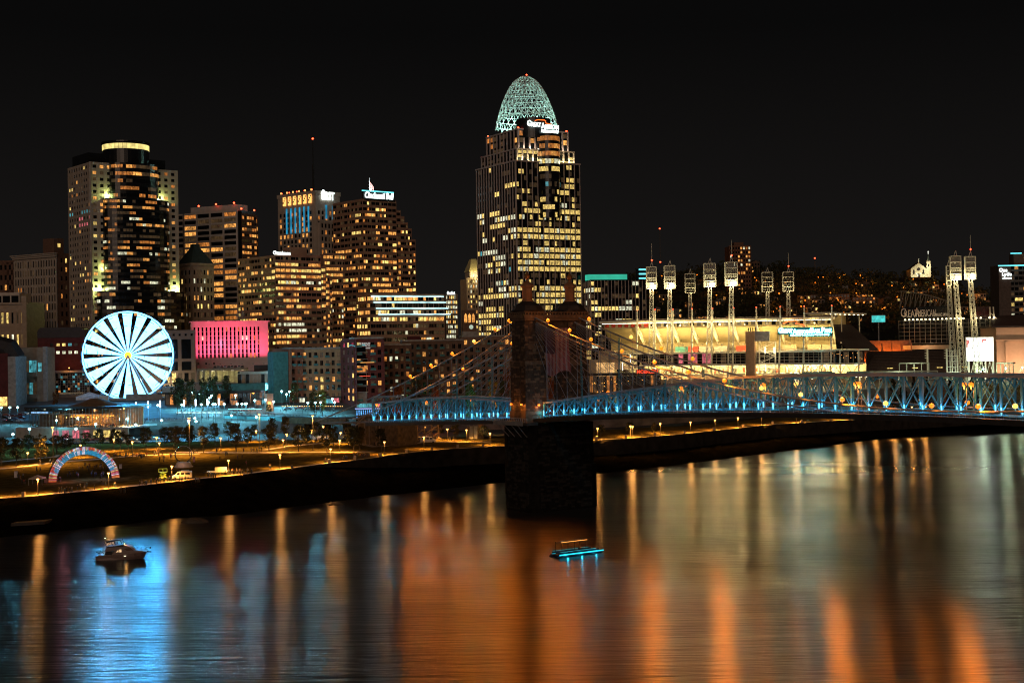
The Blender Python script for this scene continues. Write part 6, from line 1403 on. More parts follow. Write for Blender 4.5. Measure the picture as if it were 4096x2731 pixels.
HS = [(2640, 1125, 30, 16), (2660, 1195, 60, 44), (2700, 1250, 60, 40), (2625, 1250, 40, 40), (2755, 1215, 40, 26), (2790, 1245, 34, 30), (2795, 1140, 22, 12), (2900, 1130, 70, 14), (2930, 1170, 50, 14), (2955, 1200, 44, 20), (2890, 1190, 30, 18),
      (3000, 1168, 110, 20), (2880, 1210, 44, 22), (3100, 1195, 40, 22), (3120, 1235, 34, 24), (3020, 1125, 40, 12), (3305, 1142, 40, 18), (3380, 1147, 26, 20), (3425, 1092, 50, 8), (3460, 1145, 44, 30), (3480, 1120, 26, 12), (3575, 1128, 34, 14),
      (3650, 1135, 40, 18), (3640, 1158, 40, 26), (3740, 1145, 30, 14), (3690, 1168, 60, 10), (3720, 1178, 30, 14), (3550, 1210, 44, 44), (3600, 1210, 34, 44), (3390, 1215, 34, 36), (3340, 1200, 60, 36), (3500, 1205, 50, 40), (3270, 1210, 60, 34), (3220, 1195, 50, 36),
      (3950, 1165, 40, 16), (3880, 1180, 34, 24), (3860, 1240, 30, 36), (3780, 1260, 50, 18), (3250, 1240, 50, 30), (3170, 1245, 40, 30), (3060, 1225, 60, 30), (2540, 1180, 40, 22), (3390, 1245, 50, 24), (3145, 1100, 20, 14), (3770, 1115, 18, 12), (3720, 1200, 40, 20), (3450, 1180, 90, 14), (2840, 1270, 200, 22), (3080, 1270, 120, 22), (3420, 1275, 60, 24)]
for sx, sy, w, h in HS: house(sx, sy, w * .9, h, 'wwaaay', .5, rh.random() < .55 and w < 45)
o = house(3455, 1205, 90, 42, 'wwaa', .5, False, 'long hillside apartment house with rows of orange balcony lights'); 
o = house(3300, 1190, 190, 34, 'da', .15, False, 'long dim terrace of row houses across the lower hillside')
# tower block on the ridge
q = P(2870, 1110, 1780); B = Bld('hilltop_tower_block', 'dark apartment tower block with orange windows on the hill ridge', 'tower', None, 2918, 3008, 985, 1780, 5, 70)
B.core(M_brick, 0, B.W * .98, 0, 26, 0, B.H); B.core(M_brick, B.W * .25, B.W * .7, 3, 20, B.H, B.H + 5, 'penthouse')
B.grid('F', 0, B.W, B.H * .1, B.H, 8, 18, M_brick, .35, .45, .6, .6, lambda i, j: random.choice('wwah') if random.random() < (.5 if i in (3, 4) or (i > 5 and j < 5) else .12) else 'k', 1); B.done(160)
o = house(3022, 1068, 36, 44, 'wwy', .35, True, 'tall gabled house lit pink beside the hilltop tower block')
# church
q = P(3675, 1103, 1900); ch = thing('hilltop_church', 'floodlit pale church with gable front and spired bell tower on the hilltop', 'church', (q.x, q.y, q.z - 2), R(-8)); mp = 1900 / FPX
M_chs = mat('pale_church_stone', (.55, .50, .36), .85, vary=.08)
gw = 62 * mp; gh = 34 * mp; gt = 58 * mp
b = MB(); b.v = [(-gw / 2, 0, 0), (gw / 2, 0, 0), (gw / 2, 0, gh), (0, 0, gt), (-gw / 2, 0, gh)]; b.v += [(x, 40, z) for x, y, z in b.v]; k = b.mi(M_chs)
b.f = [(0, 1, 2, 3, 4), (9, 8, 7, 6, 5), (0, 5, 6, 1), (1, 6, 7, 2), (4, 9, 5, 0)]; b.m = [k] * 5; b.build('nave', None, ch)
b = MB(); b.poly([(gw / 2 + .6, -.6, gh - .3), (gw / 2 + .6, 40, gh - .3), (0, 40, gt + .5), (0, -.6, gt + .5)], M_hr); b.poly([(-gw / 2 - .6, -.6, gh - .3), (0, -.6, gt + .5), (0, 40, gt + .5), (-gw / 2 - .6, 40, gh - .3)], M_hr); b.build('roof', None, ch)
tx = gw / 2 + 2.8; b = MB(); b.box((tx, 3, 26 * mp), (16 * mp, 16 * mp, 62 * mp + (-10 * mp)), M_chs); b.build('bell_tower', None, ch)
boxo('belfry', ch, (tx, 3, 58 * mp), (15 * mp, 15 * mp, 14 * mp), M_chs)
b = MB(); b.lathe([(8.5 * mp, 64 * mp), (4.5 * mp, 74 * mp), (.2, 92 * mp)], 8, mat('slate_spire', (.10, .13, .12), .6), (tx, 3, 0)); sp_ = b.build('spire', None, ch)
b = MB(); L_cr = emis('lit_cross', (1, 1, .85), 1.5); b.box((tx, 3, 98 * mp), (.5, .4, 13 * mp), L_cr); b.box((tx, 3, 100 * mp), (5 * mp, .4, .5), L_cr); b.build('cross', None, ch)
b = MB(); b.lathe([(0, gt), (.9, gt + 1), (.6, gt + 2.5), (.9, gt + 3.4), (.3, gt + 4.6), (.6, gt + 5.0), (.5, gt + 5.8), (0, gt + 6)], 8, mat('lit_statue', (.7, .75, .65), .7), (0, 0, 0)); b.build('statue', None, ch)
for x in (-gw * .3, gw * .3):
    b = MB(); b.poly([(x - 1.3, -.1, 4), (x + 1.3, -.1, 4), (x + 1.3, -.1, 9), (x, -.1, 11), (x - 1.3, -.1, 9)], WIN['k']); b.build('arched_window', None, ch)
b = MB(); b.poly([(tx - 1, 3 - 8 * mp - .1, 42 * mp), (tx + 1, 3 - 8 * mp - .1, 42 * mp), (tx + 1, 3 - 8 * mp - .1, 50 * mp), (tx, 3 - 8 * mp - .1, 53 * mp), (tx - 1, 3 - 8 * mp - .1, 50 * mp)], WIN['k']); b.build('arched_window', None, ch)
b = MB(); b.lathe([(0, 0), (2.3, 0)], 16, WIN['k']); link('rose_window', b.mesh('rose'), ch, None, (0, -.15, 32 * mp), (R(90), 0, 0))
boxo('door', ch, (0, -.1, 2.4), (3, .2, 4.8), WIN['k'])
for x in (-2.6, 2.6): boxo('door_lamp', ch, (x, -.5, 5), (.9, .5, .9), L_warmw)
for x in (-gw * .45, 0, gw * .45, tx): lamp(ch, (x, -12, 3), (1, .93, .62), 3600, .6); boxo('floodlight', ch, (x, -12.4, 2.2), (.8, .6, .6), M_steel)
lamp(ch, (tx - 2, -6, 46 * mp), (1, .93, .62), 3800, .5)
# apartment tower at the right edge
B = Bld('concrete_apartment_tower', 'concrete apartment tower with cyan roof strips and white lettering at the right edge', 'tower', None, 3990, 4200, 1062, 1150, -2, 26)
W, H = B.W, B.H; xs_ = W * (4040 - 3990) / 210.0
B.core(mat('brown_concrete', (.13, .10, .085), .9), 0, xs_, -3, 20, 0, H, 'stair_shaft'); B.core(M_brick, xs_, W, 0, 20, 0, H); B.grid('F', xs_, W, 0, H, 9, 20, mat('grey_balcony', (.13, .12, .11), .8), .12, .4, .5, .9, rnd(.22, 'wyyah', 'kkkd'), 1)
B.core(M_brick, W * .35, W, 4, 16, H, H + 10, 'penthouse'); boxo('roof_strip', B.o, (W * .5, -3.2, H - .4), (W * 1.02, .5, .8), L_cyan); boxo('roof_strip', B.o, (W * .3 + 4, 3.6, H + 10), (9, .5, .7), L_cyan)
fs_ = (Vector((0, -3.2, 0)), Vector((1, 0, 0)), Vector((0, -1, 0)))
sign(B, fs_, .3, H - 5.6, 'One', 3.2, 6.5, L_white, .3, bold=.02); sign(B, fs_, 2.6, H - 9.6, 'Lytle', 3.6, 7.8, L_white, .3, bold=.02); sign(B, fs_, 2.8, H - 11.4, 'APARTMENTS', 1.2, 7.4, L_white, .3)
B.done(200)
house(3925, 1120, 36, 44, 'wwa', .3, False, 'small dark block with orange windows left of the concrete apartment tower')
# radio mast and a lone beacon mast
for sx, y0, y1, Y, lab in ((2642, 915, 1100, 1900, 'thin dark radio mast with red beacons beyond the teal-topped office'), (3260, 1033, 1080, 2000, 'short hilltop mast with a single red beacon')):
    a, t_ = P(sx, y1, Y), P(sx, y0, Y); o = thing('radio_mast', lab, 'mast', (a.x, a.y, a.z)); h = t_.z - a.z
    b = MB(); b.bar((0, 0, 0), (0, 0, h), .9, .9, M_frame); 
    for i in range(int(h / 6)): b.bar((-.8, 0, i * 6), (.8, 0, i * 6 + 6), .3, .3, M_frame)
    b.build('mast', None, o)
    for z in ((h,) if h < 30 else (h, h * .28)): b = MB(); b.lathe([(0, -1.2), (1.3, 0), (0, 1.2)], 8, M_lamp_red, (0, 0, z)); b.build('beacon', None, o)
# hillside woods
M_wood = mat('dark_foliage_far', (.030, .034, .014), .9, vary=.5, scale=.08)
b = MB(); k = b.mi(M_wood)
for n_ in range(1500):
    sx = rh.uniform(2330, 4300); Y = 1345 + 740 * rh.random() ** .8; x = plan(sx, Y); z = hill_z(x, Y); R_ = rh.uniform(4.5, 9.5); hh = rh.uniform(.6, 1.2) * R_
    if 3585 < sx < 3790 and Y < 1905 and Y > 1830: continue
    for q_ in range(22):
        u, v = rh.uniform(0, 6.283), rh.uniform(-.3, 1.0); rr_ = R_ * math.sqrt(max(.05, 1 - v * v)) * rh.uniform(.75, 1.05)
        c = Vector((x + rr_ * math.cos(u), Y + rr_ * math.sin(u), z + hh * .8 + hh * v)); s = rh.uniform(1.0, 2.4)
        a = Vector((rh.uniform(-1, 1), rh.uniform(-1, 1), rh.uniform(-1, 1))).normalized() * s; d = a.cross(Vector((rh.uniform(-1, 1), rh.uniform(-1, 1), rh.uniform(-1, 1)))).normalized() * s
        i = len(b.v); b.v += [tuple(c - a), tuple(c - d * .7), tuple(c + a), tuple(c + d * .7)]; b.f.append((i, i + 1, i + 2, i + 3)); b.m.append(k)
wo_ = b.build('hillside_woods', None, kind='stuff'); tag(wo_, 'dark massed trees covering the hillside between the houses', 'trees')
# sodium street lamps on the hillside
gl = MB(); gl.lathe([(0, -.8), (.75, -.4), (.9, 0), (.75, .4), (0, .8)], 8, L_sod); gl.box((0, 0, -4), (.25, .25, 7), M_frame); glh = gl.mesh('hill_lamp')
HL = [('W1', 575, 433), ('W1', 735, 415), ('W1', 703, 440), ('W1', 1113, 500), ('W1', 1447, 478), ('W1', 230, 565), ('W1', 1457, 622), ('W1', 835, 560), ('W1', 855, 590), ('W1', 965, 490), ('V6', 958, 413), ('V6', 1110, 580), ('V6', 1410, 438), ('W1', 1400, 530), ('W1', 740, 622), ('V6', 1600, 565), ('W1', 1280, 445), ('W1', 830, 355), ('W1', 895, 640), ('W1', 1660, 490)]
HL += [('S', rh.uniform(2600, 4000), rh.uniform(1110, 1270)) for _ in range(34)]
for vw, x, y in HL:
    sx, sy = V(vw, x, y); q = on_hill(sx, sy + 10); o = link('street_lamp', glh, None, None, (q.x, q.y, q.z + 7.5)); tag(o, 'small orange street lamp glowing among the hillside houses', 'street lamp', 'street lamps on the hillside')
    lamp(None, (q.x, q.y - 3, q.z + 8.5), SOD, 4000, .6)
# ================================================================ riverside park: lamps, trees, arch, people, boats
def gz(x, Y):
    sx = 2048 + x / Y * FPX; e = edge_pt(sx)
    if Y < max(642.0, e.y + 44): return lawn_z(x, Y)
    if Y < max(662.0, e.y + 62): return 12.6
    return city_z(Y)
def LG(vw, x, y):                # the ground point that pixel shows
    sx, sy = V(vw, x, y); r = ray(sx, sy); Y = 400.0
    while Y < 1000:
        xx = r.x / r.y * Y
        if CAMZ + r.z / r.y * Y <= gz(xx, Y): break
        Y += .5
    return Vector((xx, Y, gz(xx, Y)))
def place_head(vw, x, y, h, Y0=420.0):
    sx, sy = V(vw, x, y); r = ray(sx, sy); Y = Y0
    while Y < 1000:
        xx = r.x / r.y * Y
        if CAMZ + r.z / r.y * Y <= gz(xx, Y) + h: break
        Y += .5
    return Vector((xx, Y, gz(xx, Y)))
# ---- lamps
rt0 = random.Random(31)
M_pole = mat('lamp_pole', (.10, .085, .07), .6, spec=.1); L_park = emis('park_lamp', (1.0, .40, .06), 7.0, lo=.95, hi=1.05); L_merc = emis('mercury_lamp', (.50, .95, .90), 9.0, lo=.95, hi=1.05)
b = MB(); b.lathe([(.09, 0), (.07, 4.5)], 6, M_pole); b.lathe([(.22, 0), (.22, .3), (.09, .4)], 6, M_pole); pm_ = b.mesh('park_lamp_post')
b = MB(); b.lathe([(.10, 4.4), (.42, 4.75), (.46, 4.95)], 8, L_park); hm_ = b.mesh('park_lamp_head'); b = MB(); b.lathe([(.52, 4.95), (.3, 5.15), (0, 5.25)], 8, M_pole); cm_ = b.mesh('park_lamp_cap')
def park_lamp(p, lab, grp, pw=5200, h=1.0):
    o = thing('park_lamp', lab, 'lamp', p, 0, grp); link('post', pm_, o, None, None, None, (1, 1, h)); link('lamp_head', hm_, o, None, (0, 0, 4.5 * (h - 1))); link('cap', cm_, o, None, (0, 0, 4.5 * (h - 1)))
    lamp(o, (0, 0, 4.3 + 4.5 * (h - 1)), (1, .42, .06), pw * 2.5, .3, 'SPOT', aim=(0, 0.05, -1), spot=150, blend=.5); lamp(o, (0, -.62, 4.7 + 4.5 * (h - 1)), (1, .42, .10), pw * .32, .35); return o
PLK = [('W4', 290, 550), ('W4', 395, 825), ('W4', 842, 470), ('W4', 1135, 760), ('W4', 1190, 410), ('W4', 1383, 435), ('W4', 1638, 390), ('W4', 1665, 447), ('W4', 1797, 690), ('W5', 478, 395), ('W5', 558, 630), ('W5', 1097, 570), ('W5', 1130, 415),
       ('W5', 1167, 355), ('W5', 848, 320), ('W5', 1627, 510), ('W5', 1722, 420), ('W5', 1733, 340), ('W5', 1428, 310), ('W5', 1550, 275), ('W6', 360, 828), ('W6', 415, 745), ('W6', 772, 778), ('W6', 1018, 695), ('W6', 1217, 703), ('W6', 1463, 737), ('W6', 778, 675), ('W7', 680, 545), ('W7', 908, 528), ('W7', 1117, 512)]
SPOT = {0: 'orange park lamp left of the rainbow arch on the upper path', 1: 'orange park lamp in front of the left foot of the rainbow arch', 2: 'orange park lamp seen just above the crown of the rainbow arch', 3: 'orange park lamp before the right foot of the rainbow arch', 8: 'orange park lamp beside the white van on the promenade',
        10: 'orange park lamp above the crowd by the flatbed trailer', 11: 'orange park lamp alone on the dark mid lawn', 15: 'orange park lamp at the start of the promenade railing', 20: 'orange park lamp beside the small tree near the railing', 22: 'orange park lamp in front of the white delivery van', 25: 'orange park lamp nearest the stone bridge tower'}
for i, (vw, x, y) in enumerate(PLK):
    park_lamp(place_head(vw, x, y, 4.85), SPOT.get(i, 'orange glowing park lamp on a slim post among the park trees'), None if i in SPOT else 'orange lamps among the park trees')
for sx in (2525, 2757, 2855, 2947, 3041, 3180, 3352, 3434, 3502, 3576, 3643, 3699):
    e = edge_pt(sx); park_lamp(Vector((plan(sx, e.y + 3), e.y + 3, e.z)), 'orange lamp on the promenade behind and below the bridge deck', 'promenade lamps behind the bridge', 6500)
for sx, sy in ((-60, 2010), (-200, 2030)):
    e = edge_pt(sx); park_lamp(Vector((plan(sx, e.y + 3), e.y + 3, e.z)), 'orange promenade lamp just beyond the left edge', 'promenade lamps off the left edge', 6500)
b = MB(); b.lathe([(.12, 0), (.07, 8.5)], 6, mat('dark_lamp_pole', (.06, .06, .06), .5)); sp_m = b.mesh('street_lamp_pole')
b = MB(); b.lathe([(0, -.5), (.46, -.28), (.58, 0), (.46, .28), (0, .5)], 8, L_merc); sh_m = b.mesh('street_lamp_head')
CY = [('W2', 12, 1305), ('W2', 185, 1308), ('W2', 622, 1280), ('W2', 725, 1280), ('W2', 308, 1480), ('W2', 135, 1535), ('W2', 795, 1480), ('W2', 1000, 1430), ('W2', 1420, 1435), ('W2', 1690, 1390), ('W2', 1650, 1245), ('W2', 1345, 1267), ('W2', 590, 1390), ('W2', 2050, 1400), ('W3', 515, 1105), ('W3', 745, 1095),
      ('W3', 835, 1050), ('W3', 590, 1210), ('W3', 850, 1225), ('W3', 220, 1270), ('W3', 980, 895), ('W3', 1060, 910), ('W3', 1195, 960), ('W3', 1115, 955), ('W3', 1290, 880), ('W3', 1520, 1000), ('W3', 845, 890), ('W3', 950, 890), ('W3', 350, 1070), ('W3', 1390, 1165)]
CY += [('W3', rt0.uniform(20, 1750), rt0.uniform(960, 1150)) for _ in range(20)] + [('W2', rt0.uniform(20, 2050), rt0.uniform(1240, 1400)) for _ in range(10)]  # extra lamps added at random to thicken the plaza's cyan glow
for i, (vw, x, y) in enumerate(CY):
    p = place_head(vw, x, y, 8.6, 560); o = thing('street_lamp', 'cyan-white globe street lamp around the glass carousel pavilion' if vw == 'W2' else 'cyan-white globe street lamp on the plaza below the pink block and apartments', 'street lamp', p, 0, 'cyan lamps round the carousel' if vw == 'W2' else 'cyan lamps on the plaza')
    link('pole', sp_m, o)
    link('lamp_head', sh_m, o, None, (0, 0, 8.7))
    lamp(o, (0, 0, 8.0), (.14, .72, .95), 15000 if p.y > 668 else 2200, .4, 'SPOT', aim=(0, 0, -1), spot=150, blend=.5); lamp(o, (0, -.7, 8.7), (.15, .7, 1.0), 3200, .5)
p = place_head('W3', 820, 972, 9.0, 600); o = thing('sodium_street_lamp', 'single orange street lamp on a tall bent pole by the plaza road', 'street lamp', p); b = MB(); b.tube([(-1.6, 0, 0), (-1.6, 0, 8.6), (-1.2, 0, 9.0), (0, 0, 9.0)], .12, 6, M_pole); b.build('pole', None, o); b = MB(); b.lathe([(0, 8.6), (.5, 8.8), (.5, 9.1), (0, 9.3)], 8, L_sod); b.build('lamp_head', None, o); lamp(o, (0, -.6, 8.4), SOD, 4500, .5)
p = place_head('W3', 1000, 650, 12, 800); o = thing('white_flood_mast', 'single blazing white lamp mast beside the pink block', 'street lamp', p); b = MB(); b.lathe([(.2, 0), (.14, 12)], 6, M_steel); b.build('pole', None, o); b = MB(); b.lathe([(0, 11.4), (.8, 11.7), (.8, 12.2), (0, 12.5)], 8, emis('white_flood', (1, .95, .7), 9.0)); b.build('lamp_head', None, o); lamp(o, (0, -1.2, 12), (1, .92, .6), 14000, .6)
for i, (vw, x, y) in enumerate((('W4', 552, 285), ('W4', 1978, 212), ('W5', 148, 208), ('W5', 880, 150), ('W5', 1440, 190), ('W2', 1296, 1248))):
    p = place_head(vw, x, y, 14.0, 560 if vw != 'W4' else 500); o = thing('tall_light_mast', 'tall slim light mast rising above the park trees', 'lamp', p, 0, 'tall light masts in the park'); b = MB(); b.lathe([(.16, 0), (.09, 14)], 6, M_pole); b.build('pole', None, o); b = MB(); b.box((0, -.3, 14.0), (.8, .7, .25), L_park); b.build('lamp_head', None, o)
    lamp(o, (0, -.4, 13.7), (1, .46, .10), 38000, .4, 'SPOT', aim=(0, -.25, -1), spot=130, blend=.6)
# ---- trees
rt = random.Random(21)
M_bark = mat('bark', (.07, .05, .035), .95)
FOL = [mat('foliage_dark', (.040, .042, .013), .9, vary=.55, scale=.9), mat('foliage_olive', (.075, .060, .015), .9, vary=.5, scale=.9), mat('foliage_rust', (.16, .055, .015), .9, vary=.45, scale=.9), mat('foliage_yellow', (.20, .14, .02), .9, vary=.4, scale=.9), mat('foliage_green', (.03, .10, .02), .9, vary=.4, scale=.9), mat('conifer', (.012, .018, .010), .95, vary=.5, scale=.9)]
def tree_mesh(seed, shape):      # unit tree, 1 m tall
    r = random.Random(seed); t = MB(); t.tube([(0, 0, 0), (.008, .004, .18), (-.006, 0, .42), (.01, .01, .8)], [.020, .016, .012, .004], 6, M_bark); limbs = []
    for k in range(7):
        a = k * 2.4 + r.random(); z = .26 + .07 * k; L_ = .24 * (1 - .07 * k); e = (math.cos(a) * L_, math.sin(a) * L_, z + .17); limbs.append(e); t.tube([(0, 0, z), (e[0] * .5, e[1] * .5, z + .06), e], [.009, .006, .003], 5, M_bark)
    c = MB(); k = c.mi(None)
    cl = []
    for i in range(26):
        if shape == 'round': u = r.uniform(0, 6.283); v = r.uniform(-.9, 1); rad = .27 * math.sqrt(max(0, 1 - v * v)) * r.uniform(.45, 1.05) * (1.0 if v < .2 else .9); cl.append((rad * math.cos(u), rad * math.sin(u), .60 + .34 * v, r.uniform(.07, .12)))
        elif shape == 'cone': f = r.random(); u = r.uniform(0, 6.283); rad = .2 * (1 - f) * r.uniform(.4, 1); cl.append((rad * math.cos(u), rad * math.sin(u), .12 + .84 * f, .10 * (1.1 - f)))
        else: u = r.uniform(0, 6.283); v = r.uniform(-.5, 1); rad = .5 * math.sqrt(max(0, 1 - v * v)) * r.uniform(.3, 1.05); cl.append((rad * math.cos(u), rad * math.sin(u), .42 + .42 * v, r.uniform(.12, .2)))
    for (x, y, z, q) in cl:
        for j in range(34):
            d = Vector((r.gauss(0, 1), r.gauss(0, 1), r.gauss(0, .8))).normalized() * q * r.uniform(.3, 1.15); p = Vector((x, y, z)) + d; s = r.uniform(.022, .042)
            a = Vector((r.uniform(-1, 1), r.uniform(-1, 1), r.uniform(-1, 1))).normalized() * s; e = a.cross(Vector((r.uniform(-1, 1), r.uniform(-1, 1), r.uniform(-1, 1)))).normalized() * s * .6
            i = len(c.v); c.v += [tuple(p - a), tuple(p - e), tuple(p + a), tuple(p + e)]; c.f.append((i, i + 1, i + 2, i + 3)); c.m.append(k)
    return t, c
TM = {}
def get_tree(seed, shape, fol):
    if (seed, shape, fol) not in TM:
        t, c = tree_mesh(seed, shape); TM[(seed, shape, fol)] = (t.mesh('trunk'), c.mesh('crown', FOL[fol]))
    return TM[(seed, shape, fol)]
def tree(p, h, w, fol, lab, grp, shape='round', name='park_tree', cat='tree'):
    tm, cm = get_tree(rt.randrange(4), shape, fol); o = thing(name, lab, cat, p, rt.uniform(0, 6.28), grp); k = w / {'round': .62, 'cone': .4, 'bush': 1.1}[shape]
    link('trunk', tm, o, None, None, None, (k, k, h)); link('crown', cm, o, None, None, None, (k, k, h)); return o
TR = [('W4', 12, 690, 380, 190), ('W4', 172, 700, 385, 170), ('W4', 428, 670, 355, 190), ('W4', 300, 560, 350, 130), ('W4', 590, 560, 360, 130), ('W4', 690, 540, 345, 170), ('W4', 900, 500, 330, 140), ('W4', 1050, 505, 300, 150), ('W4', 1180, 500, 300, 120), ('W4', 1260, 510, 310, 140), ('W4', 1340, 515, 350, 110), ('W4', 1530, 520, 275, 150), ('W4', 1720, 490, 275, 130), ('W4', 1820, 500, 270, 170), ('W4', 1985, 500, 245, 130),
      ('W5', 300, 553, 265, 150), ('W5', 150, 500, 260, 130), ('W5', 420, 470, 230, 130), ('W5', 640, 545, 230, 170), ('W5', 760, 490, 275, 120), ('W5', 560, 440, 215, 120), ('W5', 985, 543, 260, 200), ('W5', 830, 400, 245, 90), ('W5', 1010, 430, 180, 120), ('W5', 1292, 543, 260, 190), ('W5', 1390, 480, 265, 140), ('W5', 1585, 545, 275, 150), ('W5', 1480, 430, 215, 130), ('W5', 1660, 500, 260, 120), ('W5', 1870, 545, 265, 170), ('W5', 1935, 520, 270, 130), ('W5', 1800, 460, 200, 120),
      ('W5', 1150, 420, 165, 120), ('W5', 40, 520, 260, 140), ('W6', 40, 935, 660, 150), ('W6', 330, 925, 680, 150), ('W6', 100, 915, 690, 110), ('W6', 1400, 800, 650, 120), ('W6', 1100, 790, 640, 130), ('W6', 940, 780, 630, 110), ('W7', 700, 600, 520, 70), ('W7', 905, 590, 500, 70), ('W7', 1075, 590, 505, 40)]
for i, (vw, x, yb, yt, w) in enumerate(TR):
    p = LG(vw, x, yb); s_ = VW[vw][2]; mpp = p.y / FPX / s_; h = (yb - yt) * mpp; fol = rt.choice([0, 0, 0, 1, 1]) 
    tree(p, h, w * mpp, fol, {'W4': 'leafy tree in the park row behind the rainbow arch and snow globe', 'W5': 'leafy tree on the mid lawn between snow globe and stone abutment', 'W6': 'leafy tree near the domed kiosk and the bridge side span'}[vw] if vw != 'W7' else 'small lamp-lit tree on the promenade behind the bridge', {'W4': 'park trees behind the arch', 'W5': 'park trees on the mid lawn', 'W6': 'park trees by the bridge'}[vw] if vw != 'W7' else 'promenade trees behind the bridge')
TC = [('W2', 1850, 1045, 940, 170, 715, 0, 'dark leafy tree at the right foot of the ferris wheel'), ('W2', 1990, 1040, 945, 130, 715, 0, 'dark leafy tree between the ferris wheel and the pink block'), ('W3', 290, 900, 810, 120, 730, 0, 'round street tree before the parking garage, left of two'), ('W3', 400, 900, 780, 140, 735, 0, 'round street tree before the parking garage, right of two'), ('W3', 540, 850, 785, 110, 760, 0, 'street tree beside the glass-fronted restaurant'), ('W3', 60, 920, 810, 140, 725, 0, 'street tree below the square-windowed block'),
      ('W3', 1245, 960, 855, 130, 735, 1, 'olive tree at the foot of the terracotta apartments'), ('W3', 1455, 1090, 930, 110, 690, 1, 'sparse tree before the sand brick apartments, left of two'), ('W3', 1530, 1090, 925, 110, 690, 3, 'sparse pale tree before the sand brick apartments, right of two'), ('W2', 580, 1180, 1070, 90, 700, 2, 'rust coloured tree before the museum entrance'),
      ('W6', 490, 390, 200, 170, 640, 2, 'red-lit tree behind the city end of the bridge'), ('W6', 690, 370, 150, 130, 680, 0, 'dark tree behind the side span cables'), ('W6', 880, 370, 220, 120, 680, 2, 'reddish tree behind the middle of the side span'), ('W6', 1245, 350, 190, 130, 690, 4, 'green-lit tree above the side span truss'), ('W6', 1495, 330, 150, 120, 690, 3, 'yellow-lit tree above the side span truss'), ('W6', 1640, 330, 70, 130, 690, 2, 'rust tree close against the left of the bridge tower'), ('W6', 1600, 330, 170, 110, 680, 0, 'dark tree between the yellow tree and bridge tower'),
      ('W7', 362, 300, 185, 70, 640, 2, 'orange-red tree seen through the bridge tower arch'), ('W7', 1165, 280, 225, 110, 745, 0, 'dark tree below the red neon letters'), ('W7', 1335, 285, 230, 110, 745, 0, 'dark tree right of the red neon letters')]
for vw, x, yb, yt, w, Y, fol, lab in TC:
    sx, sy = V(vw, x, yb); a = P(sx, sy, Y); t_ = P(sx, V(vw, x, yt)[1], Y); zg = min(a.z, gz(a.x, Y) + .0) if Y < 900 else a.z; zg = gz(a.x, Y) if gz(a.x, Y) < a.z else a.z
    tree(Vector((a.x, Y, zg)), t_.z - zg, w / VW[vw][2] * Y / FPX, fol, lab, None)
    if fol in (2, 3, 4) and vw in ('W6', 'W7'):
        t9 = COL.objects[-1].parent; t9.rotation_euler = (0, 0, 0); boxo('uplight', t9, (0, -6, 2.2), (.5, .5, .5), M_steel); lamp(t9, (0, -6, 3), {2: (1, .16, .06), 3: (1, .62, .08), 4: (.1, 1, .15)}[fol], 2600 if fol != 4 else 1500, .3, name='tree_uplight')
for i, (x, yb, yt, w) in enumerate(((1120, 250, 170, 90), (1200, 250, 170, 90), (1285, 250, 165, 80), (1390, 250, 185, 70), (1570, 255, 185, 80), (1650, 255, 200, 80), (1745, 255, 180, 110))):
    sx, sy = V('W8', x, yb); Y = 780.0; a = P(sx, sy, Y); t_ = P(sx, V('W8', x, yt)[1], Y); zg = gz(a.x, Y); tree(Vector((a.x, Y, zg)), t_.z - zg, w / 1.96 * Y / FPX, 5, 'dark pointed conifer standing above the bridge truss', 'conifers behind the bridge truss', 'cone', 'conifer')
for i, x in enumerate((1495, 1880, 1940, 2070, 2130, 2190)):
    sx, sy = V('W8', x, 258); Y = 770.0; a = P(sx, sy, Y); t_ = P(sx, V('W8', x, 195)[1], Y); zg = gz(a.x, Y); tree(Vector((a.x, Y, zg)), t_.z - zg, 100 / 1.96 * Y / FPX, 3 if i else 2, 'yellow lamp-lit round bush above the right end of the truss' if i else 'small rust coloured tree between the conifers', 'yellow bushes by the right end of the truss' if i else None, 'bush', 'round_bush', 'bush')
for vw, x, y in (('W8', 1830, 205), ('W8', 2005, 205), ('W8', 2135, 190)):
    p = place_head(vw, x, y, 9, 700); o = thing('street_lamp', 'bright white-green street lamp above the yellow bushes', 'street lamp', p, 0, 'white lamps above the yellow bushes'); link('pole', sp_m, o); link('lamp_head', sh_m, o, None, (0, 0, 8.7)); lamp(o, (0, -.7, 8.4), (.7, 1, .6), 6000, .4)
# ---- rainbow arch
A0, A1 = LG('X3', 900, 842), LG('X3', 2240, 745); ac = (A0 + A1) / 2; AR = (A1 - A0).length / 2; azs = (P(340, 1784, ac.y).z - ac.z) / AR
ar = thing('light_arch', 'large half-round arch striped with red, white and blue light bars', 'arch', (ac.x, ac.y, ac.z - .15), math.atan2(A1.y - A0.y, A1.x - A0.x))
M_ab = mat('arch_black_shell', (.02, .014, .012), .7); b = MB(); N = 48; th_ = 2.7
for i in range(N):
    a, c = math.pi * i / N, math.pi * (i + 1) / N
    def ap(r_, an, y): return (-math.cos(an) * r_, y, math.sin(an) * r_ * azs)
    r0, r1 = AR - th_, AR
    b.poly([ap(r0, a, -1.2), ap(r0, c, -1.2), ap(r1, c, -1.2), ap(r1, a, -1.2)][::-1]); b.poly([ap(r0, a, 1.4), ap(r0, c, 1.4), ap(r1, c, 1.4), ap(r1, a, 1.4)])
    b.poly([ap(r1, a, -1.2), ap(r1, c, -1.2), ap(r1, c, 1.4), ap(r1, a, 1.4)]); b.poly([ap(r0, a, -1.2), ap(r0, c, -1.2), ap(r0, c, 1.4), ap(r0, a, 1.4)][::-1])
b.build('shell', M_ab, ar)
